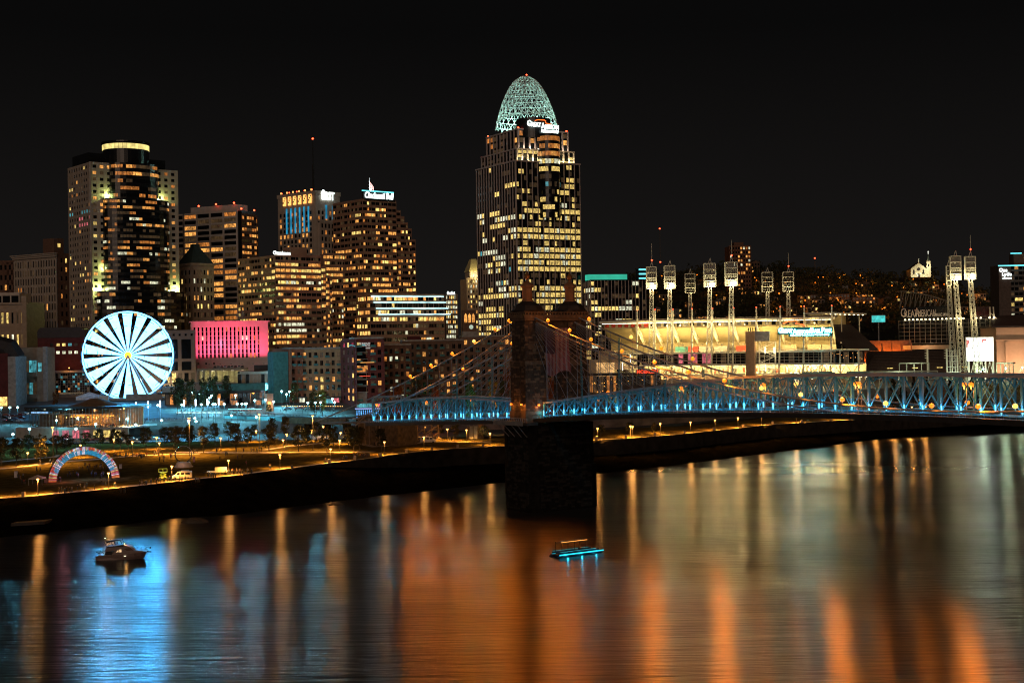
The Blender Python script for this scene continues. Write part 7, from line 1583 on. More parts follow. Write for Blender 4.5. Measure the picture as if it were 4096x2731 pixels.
LA = {k: emis('arch_' + k, c, s, lo=.6, hi=1.3, scale=1.5) for k, c, s in (('red', (1, .10, .04), .75), ('orange', (1, .30, .08), 1.0), ('white', (.9, .85, 1), 1.0), ('blue', (.03, .42, .75), .85), ('pink', (.9, .2, .3), .8), ('yellow', (.9, .8, .3), .9))}
for i in range(96):
    an = math.pi * (i + .5) / 96; e = abs(an - math.pi / 2) / (math.pi / 2); s = rt.random()
    m1 = LA[rt.choice(['red', 'red', 'orange', 'pink', 'white', 'yellow'])]; split = .45 + .3 * rt.random() if e < .8 else .02
    for (f0, f1, m) in ((split, 1.0, m1), (0.02, split, LA['blue'] if s < .75 else LA['white'])):
        if f1 - f0 < .1: continue
        if s > .88: m = LA['white']
        rm = AR - th_ + th_ * (f0 + f1) / 2; x, z = -math.cos(an) * rm, math.sin(an) * rm * azs
        o = boxo('light_bar', ar, (x, -1.32, z), (th_ * (f1 - f0) * .96, .16, .15), m); o.rotation_euler = (0, math.atan2(math.sin(an) * azs, math.cos(an)) , 0)
lamp(ar, (0, -2.5, 5), (.25, .45, 1), 900, .8); lamp(ar, (-7, -4, 4), (1, .3, .35), 700, .8); lamp(ar, (7, -4, 4), (.5, .4, 1), 700, .8)
# ---- snow globe, van, lift, tent, signs
p = LG('W4', 1920, 700); gs = thing('giant_snow_globe', 'giant clear snow globe on a white scalloped base on the lawn', 'snow globe', p)
M_gb = mat('globe_base_white', (.42, .36, .32), .6)
b = MB(); b.lathe([(3.4, 0), (3.4, .35), (2.9, .5), (2.6, 1.5), (2.3, 1.8), (0, 1.8)], 24, M_gb); b.build('base', None, gs)
Mgs = bpy.data.materials.new('globe_skin'); Mgs.use_nodes = True; MATS['globe_skin'] = Mgs; _t = Mgs.node_tree; _lw = _t.nodes.new('ShaderNodeFresnel'); _lw.inputs[0].default_value = 1.12; _tr = _t.nodes.new('ShaderNodeBsdfTransparent'); _gl = _t.nodes.new('ShaderNodeBsdfGlossy'); _gl.inputs['Roughness'].default_value = .12; _mx = _t.nodes.new('ShaderNodeMixShader')
_nn = _t.nodes.new('ShaderNodeTexNoise'); _nn.inputs['Scale'].default_value = 1.5; _bb = _t.nodes.new('ShaderNodeBump'); _bb.inputs['Strength'].default_value = .2; _t.links.new(_nn.outputs['Fac'], _bb.inputs['Height']); _t.links.new(_bb.outputs[0], _gl.inputs['Normal'])
_t.links.new(_lw.outputs[0], _mx.inputs[0]); _t.links.new(_tr.outputs[0], _mx.inputs[1]); _t.links.new(_gl.outputs[0], _mx.inputs[2]); _t.links.new(_mx.outputs[0], _t.nodes['Material Output'].inputs[0])
b = MB(); b.lathe([(3.1 * math.cos(R(a)), 4.6 + 3.1 * math.sin(R(a))) for a in range(-62, 91, 8)], 28, Mgs); b.build('globe', None, gs, True)
b = MB(); b.tube([(3.12 * math.cos(R(a)), 0, 4.6 + 3.12 * math.sin(R(a))) for a in range(-60, 241, 12)], .06, 5, mat('globe_seam', (.5, .5, .5), .4)); b.build('seam', None, gs)
lamp(gs, (0, -5, 3), (1, .5, .3), 160, .3)
M_vw = mat('van_white', (.55, .50, .44), .35, spec=.6, vary=.04); M_tyre = mat('tyre', (.015, .015, .015), .8)
def van(p, rz, lab, L_=6.4, name='white_van', flip=1):
    o = thing(name, lab, 'van', p, rz); b = MB(); s = L_ / 6.4
    prof = [(-3.2, .45), (3.0, .45), (3.2, .8), (3.1, 1.25), (2.2, 1.5), (1.5, 2.35), (1.0, 2.55), (-3.1, 2.6), (-3.2, 2.4)]
    prof = [(x * s * flip, z) for x, z in prof]; n = len(prof)
    b.v = [(x, -1.0, z) for x, z in prof] + [(x, 1.0, z) for x, z in prof]; k = b.mi(M_vw)
    b.f.append(tuple(range(n))[::-1]); b.m.append(k); b.f.append(tuple(range(n, 2 * n))); b.m.append(k)
    for i in range(n): j = (i + 1) % n; b.f.append((i, j, n + j, n + i)); b.m.append(k)
    b.build('body', None, o)
    for x in (-2.0, 2.1):
        for y in (-.95, .95):
            w = MB(); w.lathe([(0, -.13), (.36, -.13), (.38, 0), (.36, .13), (0, .13)], 12, M_tyre); wo2 = link('wheel', w.mesh('wheel'), o, None, (x * s * flip, y, .38), (R(90), 0, 0))
    for x0, x1 in ((.7, 1.6), (-.7, .4), (-2.6, -1.1)): boxo('side_window', o, ((x0 + x1) / 2 * s * flip, -1.01, 1.9), ((x1 - x0) * s, .04, .65), WIN['k'])
    w = MB(); w.poly([(2.18 * s * flip, -.85, 1.55), (2.18 * s * flip, .85, 1.55), (1.56 * s * flip, .8, 2.3), (1.56 * s * flip, -.8, 2.3)], WIN['k']); ws = w.build('windscreen', None, o); ws.location.x = .03 * flip
    for y in (-.75, .75): boxo('headlight', o, (3.16 * s * flip, y, 1.0), (.1, .35, .2), mat('headlight_glass', (.6, .6, .6), .2))
    boxo('roof_box', o, (-1.0 * s * flip, 0, 2.75), (2.6 * s, 1.2, .25), M_vw); return o
van(LG('W4', 1905, 825), R(8), 'white camper van parked on the promenade beside the lamp', 6.4, 'white_van', -1)
van(LG('W6', 820, 838), R(-4), 'white delivery van parked under the bridge side span', 6.6, 'delivery_van', 1)
# scissor lift
p = LG('W4', 1705, 825); o = thing('scissor_lift', 'yellow-green scissor lift raised beside the crowd by the van', 'scissor lift', p, R(8)); M_sl = mat('hi_vis_yellow', (.45, .5, .06), .5)
boxo('chassis', o, (0, 0, .55), (2.6, 1.2, .5), M_sl)
for x in (-.9, .9):
    for y in (-.6, .6): w = MB(); w.lathe([(0, -.1), (.28, -.1), (.28, .1), (0, .1)], 10, M_tyre); link('wheel', w.mesh('wheel'), o, None, (x, y, .28), (R(90), 0, 0))
for y in (-.45, .45):
    for k in range(2): baro('scissor_arm', o, (-1.1, y, .8 + .75 * k), (1.1, y, 1.55 + .75 * k), .1, .12, M_sl); baro('scissor_arm', o, (1.1, y, .8 + .75 * k), (-1.1, y, 1.55 + .75 * k), .1, .12, M_sl)
boxo('platform', o, (0, 0, 2.4), (2.8, 1.3, .15), M_sl)
for x in (-1.35, 0, 1.35):
    for y in (-.6, .6): boxo('guard_post', o, (x, y, 3.0), (.08, .08, 1.1), M_sl)
for y in (-.6, .6): boxo('guard_rail', o, (0, y, 3.5), (2.8, .08, .08), M_sl)
lamp(o, (0, -2.5, 3), (.9, 1, .3), 160, .2)
p = LG('X3', 705, 885); o = thing('canopy_tent', 'small white pop-up canopy tent left of the arch foot', 'tent', p); M_cn = mat('canopy_cloth', (.45, .36, .30), .8); b = MB(); h = 2.3
q = [(-2.2, -2, h), (2.2, -2, h), (2.2, 2, h), (-2.2, 2, h)]
for i in range(4): b.poly([q[i], q[(i + 1) % 4], (0, 0, 3.3)], M_cn); b.poly([q[i], q[(i + 1) % 4], (q[(i + 1) % 4][0], q[(i + 1) % 4][1], h - .3), (q[i][0], q[i][1], h - .3)], M_cn)
b.build('canopy', None, o)
for x, y, z in q: boxo('leg', o, (x, y, h / 2), (.07, .07, h), M_steel)
for vw, x, yb, w, h, c, lab in (('X3', 300, 757, 62, 120, (.5, .42, .36), 'white portable cabin standing alone left of the arch'), ('X3', 2268, 590, 50, 85, (.5, .45, .42), 'white information panel behind the right foot of the arch'), ('W4', 2028, 650, 20, 55, (.5, .25, .25), 'pink notice board beside the snow globe'), ('X3', 865, 850, 62, 66, (.35, .2, .2), 'framed notice board at the left foot of the arch')):
    p = LG(vw, x, yb); k = p.y / FPX / VW[vw][2]; o = thing('notice_board', lab, 'sign', p, R(6)); m = mat('board_%d' % int(c[1] * 100), c, .7); boxo('panel', o, (0, 0, h * k / 2 + .1), (w * k, .25, h * k), m); boxo('frame', o, (0, .18, h * k / 2 + .1), (w * k + .12, .12, h * k + .12), M_frame); boxo('foot', o, (0, 0, .06), (w * k * 1.1, .8, .12), M_frame)
p = LG('W5', 440, 775); o = thing('flatbed_trailer', 'long white flatbed trailer parked behind the promenade crowd', 'trailer', p, R(12)); boxo('bed', o, (0, 0, 1.0), (6.8, 2.2, .35), M_vw); boxo('banner_board', o, (1.3, -1.0, 1.9), (4.0, .12, 1.3), M_vw); boxo('hitch', o, (-4.0, 0, .8), (1.4, .25, .25), M_frame)
for x in (.6, 1.7):
    for y in (-1.0, 1.0): w = MB(); w.lathe([(0, -.13), (.42, -.13), (.42, .13), (0, .13)], 12, M_tyre); link('wheel', w.mesh('wheel'), o, None, (x, y, .42), (R(90), 0, 0))
# ---- under the bridge: abutment, stair, domed kiosk, slide
M_rub = mat('rubble_stone', (.12, .085, .05), .95, vary=.4, scale=.6, bump=.5)
pa, pc = P(1432, 1700, 588.0), P(1590, 1700, 574.0); ab = thing('stone_abutment', 'rough stone bridge abutment below the city end of the truss', 'abutment', (pa.x, pa.y, 11.5), math.atan2(pc.y - pa.y, pc.x - pa.x)); AL = (pc - pa).length
boxo('wall', ab, (AL / 2, 6, 6.0), (AL, 12, 12.0), M_rub); rs2 = random.Random(4)
for j in range(13):
    x = .1
    while x < AL - .3:
        w = min(rs2.uniform(1.0, 2.6), AL - x); dp = rs2.uniform(.1, .4); boxo('stone_block', ab, (x + w / 2, -dp / 2, .5 + j * .88), (w - .12, dp, .8), M_rub); x += w
boxo('cap_course', ab, (AL / 2, 6, 12.2), (AL + .8, 13, .5), M_rub)
o = thing('trestle_tower', 'orange lit steel trestle tower holding up the side span', 'trestle', LG('W6', 815, 815), R(-30)); b = MB(); h = 13.0
M_tr = mat('trestle_steel', (.20, .13, .07), .7)
for x in (-2, 2):
    for y in (-5.5, 5.5): b.bar((x, y, 0), (x * .8, y, h), .45, .45, M_tr)
for k in range(4):
    for x in (-2, 2): b.bar((x, -5.5, h * k / 4), (x, 5.5, h * (k + 1) / 4), .2, .2, M_tr)
    for y in (-5.5, 5.5): b.bar((-2, y, h * k / 4), (2, y, h * (k + 1) / 4), .2, .2, M_tr); b.bar((2, y, h * k / 4), (-2, y, h * (k + 1) / 4), .2, .2, M_tr)
b.build('frame', None, o); boxo('footing', o, (0, 0, .3), (6, 13, .8), M_rub)
# steel side stair
p = LG('W6', 240, 865); o = thing('river_stair', 'steel frame stair climbing to the city end of the bridge footway', 'stair', p, R(-18)); M_ss = mat('stair_steel', (.22, .17, .12), .6)
for x in (-3.5, -1.6, 1.6, 3.2): boxo('post', o, (x, 0, 6.2), (.35, .35, 12.4), M_ss)
for k in range(12): boxo('tread', o, (-6.5 + .35 * k, -1, 8.6 + .32 * k), (.5, 2.0, .12), M_ss)
baro('stringer', o, (-7, -2, 8.2), (-2.2, -2, 12.4), .2, .5, M_ss); baro('handrail', o, (-7, -2, 9.4), (-2.2, -2, 13.6), .1, .12, M_ss); boxo('landing', o, (.8, -.6, 12.4), (6.5, 3, .25), M_ss); boxo('landing_rail', o, (.8, -2.1, 13.5), (6.5, .08, .1), M_ss)
for k in range(7): boxo('baluster', o, (-2.2 + k, -2.1, 13.0), (.08, .08, 1.1), M_ss)
p = LG('W6', 572, 838); k = p.y / FPX / 2.614; o = thing('domed_kiosk', 'domed green roofed glass kiosk glowing at the abutment foot', 'kiosk', p); M_dm = mat('dome_green', (.16, .15, .04), .6)
b = MB(); b.lathe([(88 * k * math.cos(R(a)), 72 * k + 68 * k * math.sin(R(a))) for a in range(0, 91, 10)], 20, M_dm); b.build('dome', None, o)
for i in range(12): a = 2 * math.pi * i / 12; boxo('mullion', o, (80 * k * math.cos(a), 80 * k * math.sin(a), 36 * k), (.18, .18, 72 * k), M_frame); a += math.pi / 12; boxo('glass_pane', o, (78 * k * math.cos(a), 78 * k * math.sin(a), 36 * k), (.06, 38 * k, 70 * k), WIN['d'] if i % 2 else WIN['a'], a)
lamp(o, (0, -7.5, 6.0), (1, .55, .1), 900, .3)
p = LG('W6', 1310, 802); o = thing('play_slide', 'wide steel play slide glinting by the bridge tower', 'slide', p); M_sd = mat('slide_steel', (.6, .55, .45), .3, .6)
for x in (-1.6, .2): baro('chute', o, (x, -3.0, .3), (x, 3.5, 5.5), 1.5, .15, M_sd); baro('side_rail', o, (x - .8, -3.0, .6), (x - .8, 3.5, 5.9), .12, .4, M_sd)
boxo('mound', o, (0, 5.2, 2.6), (7, 4, 5.2), M_rub); boxo('tower', o, (2.4, 4.5, 4.5), (2.2, 2.2, 9), mat('timber', (.15, .09, .05), .9)); b = MB(); b.lathe([(2.0, 9), (0, 11.6)], 4, M_hr, (2.4, 4.5, 0)); b.build('tower_roof', None, o)
lamp(o, (3.2, -2.5, 4), (1, .6, .25), 500, .2)
# ---- promenade railing
rl = thing('promenade_railing', 'metal railing with square stone pillars along the promenade edge', 'railing', (0, 0, 0)); bm = MB()
def rail_run(s0, s1, step):
    n = max(1, int((s1 - s0) / step)); prev = None
    for i in range(n + 1):
        sx = lerp(s0, s1, i / n); e = edge_pt(sx); e = Vector((plan(sx, e.y + .1), e.y + .1, e.z)); boxo('pillar', rl, e + Vector((0, 0, .75)), (.9, .9, 1.6), M_trav)
        if prev:
            for z in (.25, 1.15): baro('rail', rl, prev + Vector((0, 0, z)), e + Vector((0, 0, z)), .08, .1, M_pole)
            L_ = (e - prev).length
            for q in range(1, int(L_ / .9)): c = prev.lerp(e, q / int(L_ / .9)); bm.box((c.x, c.y, c.z + .7), (.06, .06, .95), M_pole)
        prev = e
rail_run(-350, 85, 108); rail_run(1310, 2030, 97); rail_run(2380, 3790, 110)
bm.build('balusters', None, rl, kind='stuff')
# concrete slab and boulder on the bank
p = G(*V('W4', 330, 1275), 2.6); o = thing('concrete_slab', 'tilted concrete slab lying on the dark bank at left', 'slab', (p.x, p.y, p.z), R(25)); b = MB(); b.prism([(-6, -2.5), (3.2, -3), (6, 1.5), (-2.8, 3)], -.5, .35, mat('old_concrete', (.06, .05, .045), .9)); b.build('slab', None, o); boxo('broken_edge', o, (5.2, 1.9, .1), (1.6, .8, .5), mat('old_concrete', (.06, .05, .045), .9), .7)
for vw, x, y, s, lab in (('W5', 205, 1275, 2.6, 'low boulder at the water edge below the flatbed trailer'), ('W5', 1690, 1092, 1.6, 'small rock in the shallows below the park lamps')):
    p = G(*V(vw, x, y), 0.1); b = MB(); rr2 = random.Random(int(x)); b.lathe([(1.6, -.5), (1.5, .2), (1.0, .7), (.3, .95), (0, 1)], 9, mat('wet_rock', (.10, .08, .06), .8, bump=.5)); b.v = [(v[0] * rr2.uniform(.8, 1.3) * s, v[1] * rr2.uniform(.7, 1.2) * s * .7, v[2] * rr2.uniform(.8, 1.2) * s * .5) for v in b.v]; o = b.build('boulder', None); o.location = p; tag(o, lab, 'rock')

# ---- people: one continuous skinned body each
def body(pose):
    V_, E_, Rr = [], [], []
    def j(p, r, par=None):
        V_.append(p); Rr.append(r); i = len(V_) - 1
        if par is not None: E_.append((par, i))
        return i
    hip = j((0, 0, .95), .15); ch_ = j((0, .01, 1.28), .165, hip); nk = j((0, 0, 1.50), .065, ch_); hd = j((0, -.01, 1.60), .095, nk); j((0, -.01, 1.72), .085, hd)
    for s in (-1, 1):
        f = {'stand': 0.02, 'walk': .22 * s, 'photo': .03, 'turn': .05 * s}[pose]
        k = j((s * .10, -f * .5, .52), .085, hip); a = j((s * .11, f * .3 if pose == 'walk' else 0, .08), .05, k); j((s * .12, (f * .3 if pose == 'walk' else 0) - .16, .03), .04, a)
        sh = j((s * .19, .01, 1.40), .07, ch_)
        if pose == 'photo': el = j((s * .24, -.16, 1.18), .045, sh); j((s * .06, -.34, 1.42), .035, el)
        elif pose == 'walk': el = j((s * .24, .10 * s, 1.12), .045, sh); j((s * .23, .05 * s - .1, .88), .035, el)
        elif pose == 'turn': el = j((s * .25, -.02, 1.12), .045, sh); j((s * .15, -.2, 1.05), .035, el)
        else: el = j((s * .24, .02, 1.12), .045, sh); j((s * .24, -.04, .86), .035, el)
    me = bpy.data.meshes.new('body'); me.from_pydata(V_, E_, []); o = bpy.data.objects.new('body', me); COL.objects.link(o); m = o.modifiers.new('s', 'SKIN'); m.use_smooth_shade = True
    for i, r in enumerate(Rr): me.skin_vertices[0].data[i].radius = (r, r * (.8 if i in (0, 1) else 1.0))
    me.skin_vertices[0].data[0].use_root = True
    o.modifiers.new('u', 'SUBSURF').levels = 1
    dg = bpy.context.evaluated_depsgraph_get(); out = bpy.data.meshes.new_from_object(o.evaluated_get(dg)); bpy.data.objects.remove(o); return out
M_skin = mat('skin', (.42, .26, .18), .7); CL = [mat('cloth_%d' % i, c, .9, vary=.2) for i, c in enumerate(((.03, .03, .035), (.05, .035, .03), (.28, .05, .045), (.05, .10, .16), (.30, .27, .24), (.10, .10, .11)))]; LEGM = [mat('trousers_%d' % i, c, .9) for i, c in enumerate(((.02, .022, .03), (.05, .06, .10), (.10, .08, .06)))]
HAIR = mat('hair', (.03, .018, .012), .8)
BM = []
for pose in ('stand', 'walk', 'photo', 'turn'):
    base = body(pose)
    for q in range(4):
        me = base.copy(); me.materials.clear(); [me.materials.append(m) for m in (LEGM[q % 3], CL[(q * 2 + len(BM)) % 6], M_skin, HAIR)]
        for p_ in me.polygons:
            z, y = p_.center.z, p_.center.y; p_.material_index = 0 if z < .93 else (1 if z < 1.47 and not (pose == 'photo' and y < -.28) else (3 if (z > 1.68 or (z > 1.56 and y > .01)) else 2))
        BM.append(me)
rp_ = random.Random(9)
def person(p, lab, grp, child=False, rz=None):
    s = rp_.uniform(.93, 1.06) * (.68 if child else 1.0); o = link('person', rp_.choice(BM), None, None, p, (0, 0, rp_.uniform(0, 6.28) if rz is None else rz), (s, s, s)); tag(o, lab, 'person', grp)
CR = [('W4', 650, 960, 6, 40, 14, 'person in the dark-clothed knot on the promenade before the arch'), ('W4', 720, 955, 4, 40, 10, 'person in the dark-clothed knot on the promenade before the arch'), ('W4', 820, 935, 3, 40, 14, 'person standing on the grass between the arch and promenade'), ('W4', 905, 930, 4, 30, 18, 'person standing on the grass between the arch and promenade'), ('W4', 988, 940, 1, 2, 2, 'person standing alone on the promenade right of the knot'),
      ('W4', 1085, 895, 4, 34, 16, 'pale-dressed person in the cluster left of the arch lamp'), ('W4', 1215, 905, 3, 40, 10, 'person passing right of the arch lamp'), ('W4', 1268, 955, 1, 2, 2, 'dark standing person on the bank below the promenade'), ('W4', 1300, 970, 4, 60, 10, 'person resting on the dark bank below the promenade'), ('W4', 250, 735, 1, 2, 2, 'person in a red coat alone on the left lawn'), ('W4', 410, 742, 3, 30, 8, 'person in the trio on the lawn left of the arch'), ('W4', 215, 825, 4, 40, 14, 'person gathered by the white cabin left of the arch'), ('W4', 250, 880, 4, 40, 12, 'person gathered below the white cabin'), ('W4', 540, 670, 3, 20, 10, 'person on the garden path behind the arch left side'), ('W4', 412, 668, 2, 12, 6, 'person on the garden path by the left trees'),
      ('W4', 620, 845, 6, 36, 22, 'person working at the left foot of the arch'), ('W4', 745, 790, 4, 40, 20, 'person under the arch lit blue and red'), ('W4', 830, 805, 3, 30, 16, 'person under the arch lit blue and red'), ('W4', 880, 720, 8, 60, 26, 'person in the crowd seen through the arch'), ('W4', 965, 790, 4, 40, 20, 'person under the arch lit blue and red'), ('W4', 1040, 725, 6, 50, 26, 'person in the crowd seen through the arch'), ('W4', 1095, 790, 5, 40, 24, 'person under the arch lit blue and red'), ('W4', 1250, 790, 4, 20, 20, 'person beside the right foot of the arch'), ('W4', 1250, 595, 6, 70, 16, 'person in the long queue across the upper lawn'), ('W4', 1400, 600, 12, 90, 14, 'person in the long queue across the upper lawn'), ('W4', 1520, 605, 7, 50, 16, 'person in the long queue across the upper lawn'),
      ('W4', 1690, 640, 5, 40, 20, 'person standing on the dark lawn left of the snow globe'), ('W4', 1800, 600, 3, 20, 10, 'person just left of the snow globe'), ('W4', 1500, 890, 5, 40, 14, 'person in the promenade crowd left of the scissor lift'), ('W4', 1590, 875, 8, 70, 12, 'person in the promenade crowd left of the scissor lift'), ('W4', 1690, 860, 4, 30, 12, 'person in the promenade crowd left of the scissor lift'), ('W4', 1780, 850, 4, 30, 10, 'person on the promenade at the front of the white van'), ('W4', 1860, 850, 5, 50, 8, 'person on the promenade alongside the white van'), ('W4', 1940, 850, 3, 20, 8, 'person on the promenade alongside the white van'), ('W4', 2065, 850, 4, 24, 12, 'person on the promenade behind the white van'), ('W4', 1700, 575, 6, 90, 8, 'person strolling on the upper garden path'), ('W4', 2050, 560, 4, 30, 10, 'person strolling on the upper garden path'),
      ('W5', 385, 805, 9, 44, 14, 'person in the crowd before the flatbed trailer'), ('W5', 560, 770, 5, 40, 10, 'person in the crowd at the trailer tail'), ('W5', 620, 770, 5, 30, 10, 'person in the dense promenade crowd right of the trailer'), ('W5', 690, 772, 11, 46, 14, 'person in the dense promenade crowd right of the trailer'), ('W5', 775, 760, 7, 34, 10, 'person in the dense promenade crowd right of the trailer'), ('W5', 1000, 722, 2, 14, 4, 'person of the pair walking the promenade by the lone lamp'), ('W5', 1228, 722, 2, 14, 4, 'person of the pair further along the promenade'), ('W5', 1575, 655, 3, 14, 6, 'person at the first railing pillar'), ('W5', 1780, 630, 3, 20, 6, 'person leaning along the promenade railing'), ('W5', 1960, 600, 8, 70, 8, 'person in the group looking out at the promenade railing'), ('W5', 470, 625, 1, 2, 2, 'person holding a light alone on the dark lawn'), ('W5', 540, 580, 3, 16, 10, 'person of the three crossing the mid lawn'), ('W5', 440, 540, 5, 40, 8, 'person on the garden path under the park trees'), ('W5', 710, 542, 2, 12, 4, 'person of the pair on the garden path'), ('W5', 810, 542, 4, 26, 6, 'person grouped on the garden path'), ('W5', 890, 538, 6, 40, 10, 'person grouped on the garden path'), ('W5', 745, 680, 2, 12, 8, 'person barely seen on the dark lawn'), ('W5', 690, 615, 3, 40, 6, 'person resting on the mid lawn'), ('W5', 1150, 525, 3, 30, 8, 'person near the right-hand park lamps'), ('W5', 1510, 435, 3, 20, 8, 'person in the shadows under the far trees'), ('W5', 60, 790 + 60, 3, 20, 8, 'person on the promenade alongside the white van'),
      ('W6', 1050, 815, 3, 40, 6, 'person on the path under the bridge'), ('W6', 255, 870, 1, 2, 2, 'person at the foot of the river stair'), ('W6', 60, 1000, 4, 40, 6, 'person in the group looking out at the promenade railing'), ('W6', 150, 990, 4, 40, 6, 'person in the group looking out at the promenade railing')]
for vw, x, y, n, dx, dy, lab in CR:
    for i in range(n): person(LG(vw, x + rp_.uniform(-dx, dx), y + rp_.uniform(-dy, dy)), lab, lab.replace('person', 'people') if n > 1 else None, rp_.random() < .08)
# people along the carousel terrace and plaza edge
for k in range(16):
    q = cb.matrix_basis @ Vector((CWd * (.80 + .02 * (k % 8)) + rp_.uniform(-.6, .6), -2.6 + rp_.uniform(0, 1.5), .02)); person(q, 'person on the terrace at the right end of the carousel pavilion', 'people on the carousel terrace')
for k in range(22):
    q = pw.matrix_basis @ Vector((PL * (.05 + .04 * k) + rp_.uniform(-1, 1), 1.5 + rp_.uniform(0, 5), 5.57)); person(q, 'person on the blue lit plaza under the light pylons', 'people on the plaza under the pylons')

# ---- motor yacht
mp = .01206; yp = G(*V('X1', 960, 962), 0.0)
yt = thing('motor_yacht', 'white flybridge motor yacht anchored on the blue reflections', 'boat', (yp.x, yp.y, 0), R(4))
def bx_(X): return (X - 960) * mp
def bz_(Y): return (962 - Y) * mp
M_hul = mat('yacht_gelcoat', (.22, .15, .13), .35, spec=.5, vary=.05); M_dk = mat('yacht_dark', (.012, .010, .010), .5)
b = MB(); secs = [(470, 875, .0, 1.65, .9), (530, 872, .0, 1.9, .95), (800, 862, .0, 2.0, .95), (1050, 848, .0, 1.95, .85), (1250, 832, .0, 1.6, .6), (1400, 815, .0, 1.0, .3), (1510, 803, .35, .08, .03)]
n = 6
for (X, Ys, zk, hb, fl_) in secs:
    zt = bz_(Ys); wl = bx_(X) - (0.0 if X < 1400 else (.45 if X < 1500 else .9))
    ring = [(bx_(X), -hb, zt), (lerp(bx_(X), wl, .5), -hb * .93, zt * .45 + zk), (wl, -hb * fl_, -.25 + zk), (wl, hb * fl_, -.25 + zk), (lerp(bx_(X), wl, .5), hb * .93, zt * .45 + zk), (bx_(X), hb, zt)]; b.v += ring
k = b.mi(M_hul)
for i in range(len(secs) - 1):
    for j in range(n): jj = (j + 1) % n; b.f.append((i * n + j, i * n + jj, (i + 1) * n + jj, (i + 1) * n + j)); b.m.append(k)
b.f.append(tuple(range(n))); b.m.append(k); e = (len(secs) - 1) * n; b.f.append(tuple(e + q for q in reversed(range(n)))); b.m.append(k); b.build('hull', None, yt)
def slab(name, poly, hw, m, parent=None, taper=1.0):
    b = MB(); n = len(poly); b.v = [(bx_(X), -hw * (taper if i else 1), bz_(Y)) for i, (X, Y) in enumerate(poly)] + [(bx_(X), hw * (taper if i else 1), bz_(Y)) for i, (X, Y) in enumerate(poly)]; k = b.mi(m)
    b.f.append(tuple(range(n))); b.m.append(k); b.f.append(tuple(reversed(range(n, 2 * n)))); b.m.append(k)
    for i in range(n): j = (i + 1) % n; b.f.append((j, i, n + i, n + j)); b.m.append(k)
    return b.build(name, None, parent or yt)
slab('cockpit_coaming', [(530, 880), (530, 858), (790, 855), (790, 880)], 1.7, M_hul); slab('cabin', [(790, 862), (870, 750), (1020, 735), (1175, 715), (1250, 775), (1500, 805), (1500, 815), (1250, 838)], 1.35, M_hul); slab('flybridge_deck', [(655, 780), (690, 705), (1030, 690), (1060, 668), (1185, 700), (1140, 718), (1000, 735), (870, 775)], 1.55, M_hul); slab('cockpit_bulkhead', [(650, 855), (670, 785), (800, 785), (800, 855)], 1.3, M_dk)
slab('flybridge_coaming', [(690, 710), (690, 685), (860, 678), (1040, 655), (1065, 672), (1030, 692)], 1.4, M_dk); slab('bimini_top', [(685, 592), (720, 572), (850, 552), (970, 548), (975, 556), (860, 572), (700, 602)], 1.4, M_dk)
slab('windscreen', [(1045, 740), (1175, 717), (1245, 772), (1110, 778)], 1.38, mat('tinted_screen', (.16, .08, .045), .25)); slab('saloon_window', [(885, 808), (930, 748), (998, 745), (998, 806)], 1.37, emis('saloon_glow', (1, .62, .32), .75, lo=.2, hi=1.8, scale=2.2))
for X0, Y0, X1, Y1 in ((640, 585, 700, 690), (700, 600, 705, 690), (790, 590, 830, 680), (860, 572, 870, 660), (970, 552, 1015, 650), (640, 585, 740, 560)):
    for s in (-1.3, 1.3): baro('canopy_strut', yt, (bx_(X0), s, bz_(Y0)), (bx_(X1), s, bz_(Y1)), .07, .07, M_dk)
for s in (-1, 1):
    pts = [(1200, 735, 1.4), (1300, 732, 1.25), (1460, 728, .75), (1560, 745, .1)]
    for (X0, Y0, w0), (X1, Y1, w1) in zip(pts, pts[1:]): baro('bow_rail', yt, (bx_(X0), s * w0, bz_(Y0)), (bx_(X1), s * w1, bz_(Y1)), .04, .04, M_steel)
    for X0, w0 in ((1290, 1.3), (1380, 1.0), (1480, .6)): baro('rail_stanchion', yt, (bx_(X0), s * w0, bz_(735)), (bx_(X0 - 20), s * w0, bz_(800)), .04, .04, M_steel)
slab('bow_pulpit', [(1500, 812), (1590, 820), (1590, 832), (1500, 830)], .25, M_dk); boxo('anchor', yt, (bx_(1570), 0, bz_(742)), (.35, .2, .3), M_dk)
for X0 in (540, 620): baro('davit', yt, (bx_(X0), .4, bz_(855)), (bx_(X0 - 90), .4, bz_(810 if X0 < 600 else 785)), .06, .06, M_dk)
boxo('swim_platform', yt, (bx_(455), 0, .25), (.7, 3.2, .12), M_hul); boxo('porthole', yt, (bx_(1280), -1.62, bz_(862)), (.5, .1, .12), M_dk); boxo('courtesy_light', yt, (bx_(1078), -2.0, bz_(880)), (.5, .08, .12), L_warmw)
baro('mast_staff', yt, (bx_(650), 0, bz_(585)), (bx_(642), 0, bz_(530)), .05, .05, M_dk)
b = MB(); b.lathe([(0, -.12), (.13, 0), (0, .12)], 8, emis('anchor_light', (.7, 1, .85), 8)); link('anchor_light', b.mesh('al'), yt, None, (bx_(642), 0, bz_(522)))
b = MB(); b.lathe([(0, -.14), (.17, 0), (0, .14)], 8, emis('deck_light', (1, .6, .2), 10)); link('deck_light', b.mesh('dl'), yt, None, (bx_(1048), -.6, bz_(640))); lamp(yt, (bx_(1075), -.9, bz_(640)), (1, .45, .12), 140, .12)
lamp(yt, (bx_(740), -.5, bz_(825)), (.9, .9, 1), 12, .1)
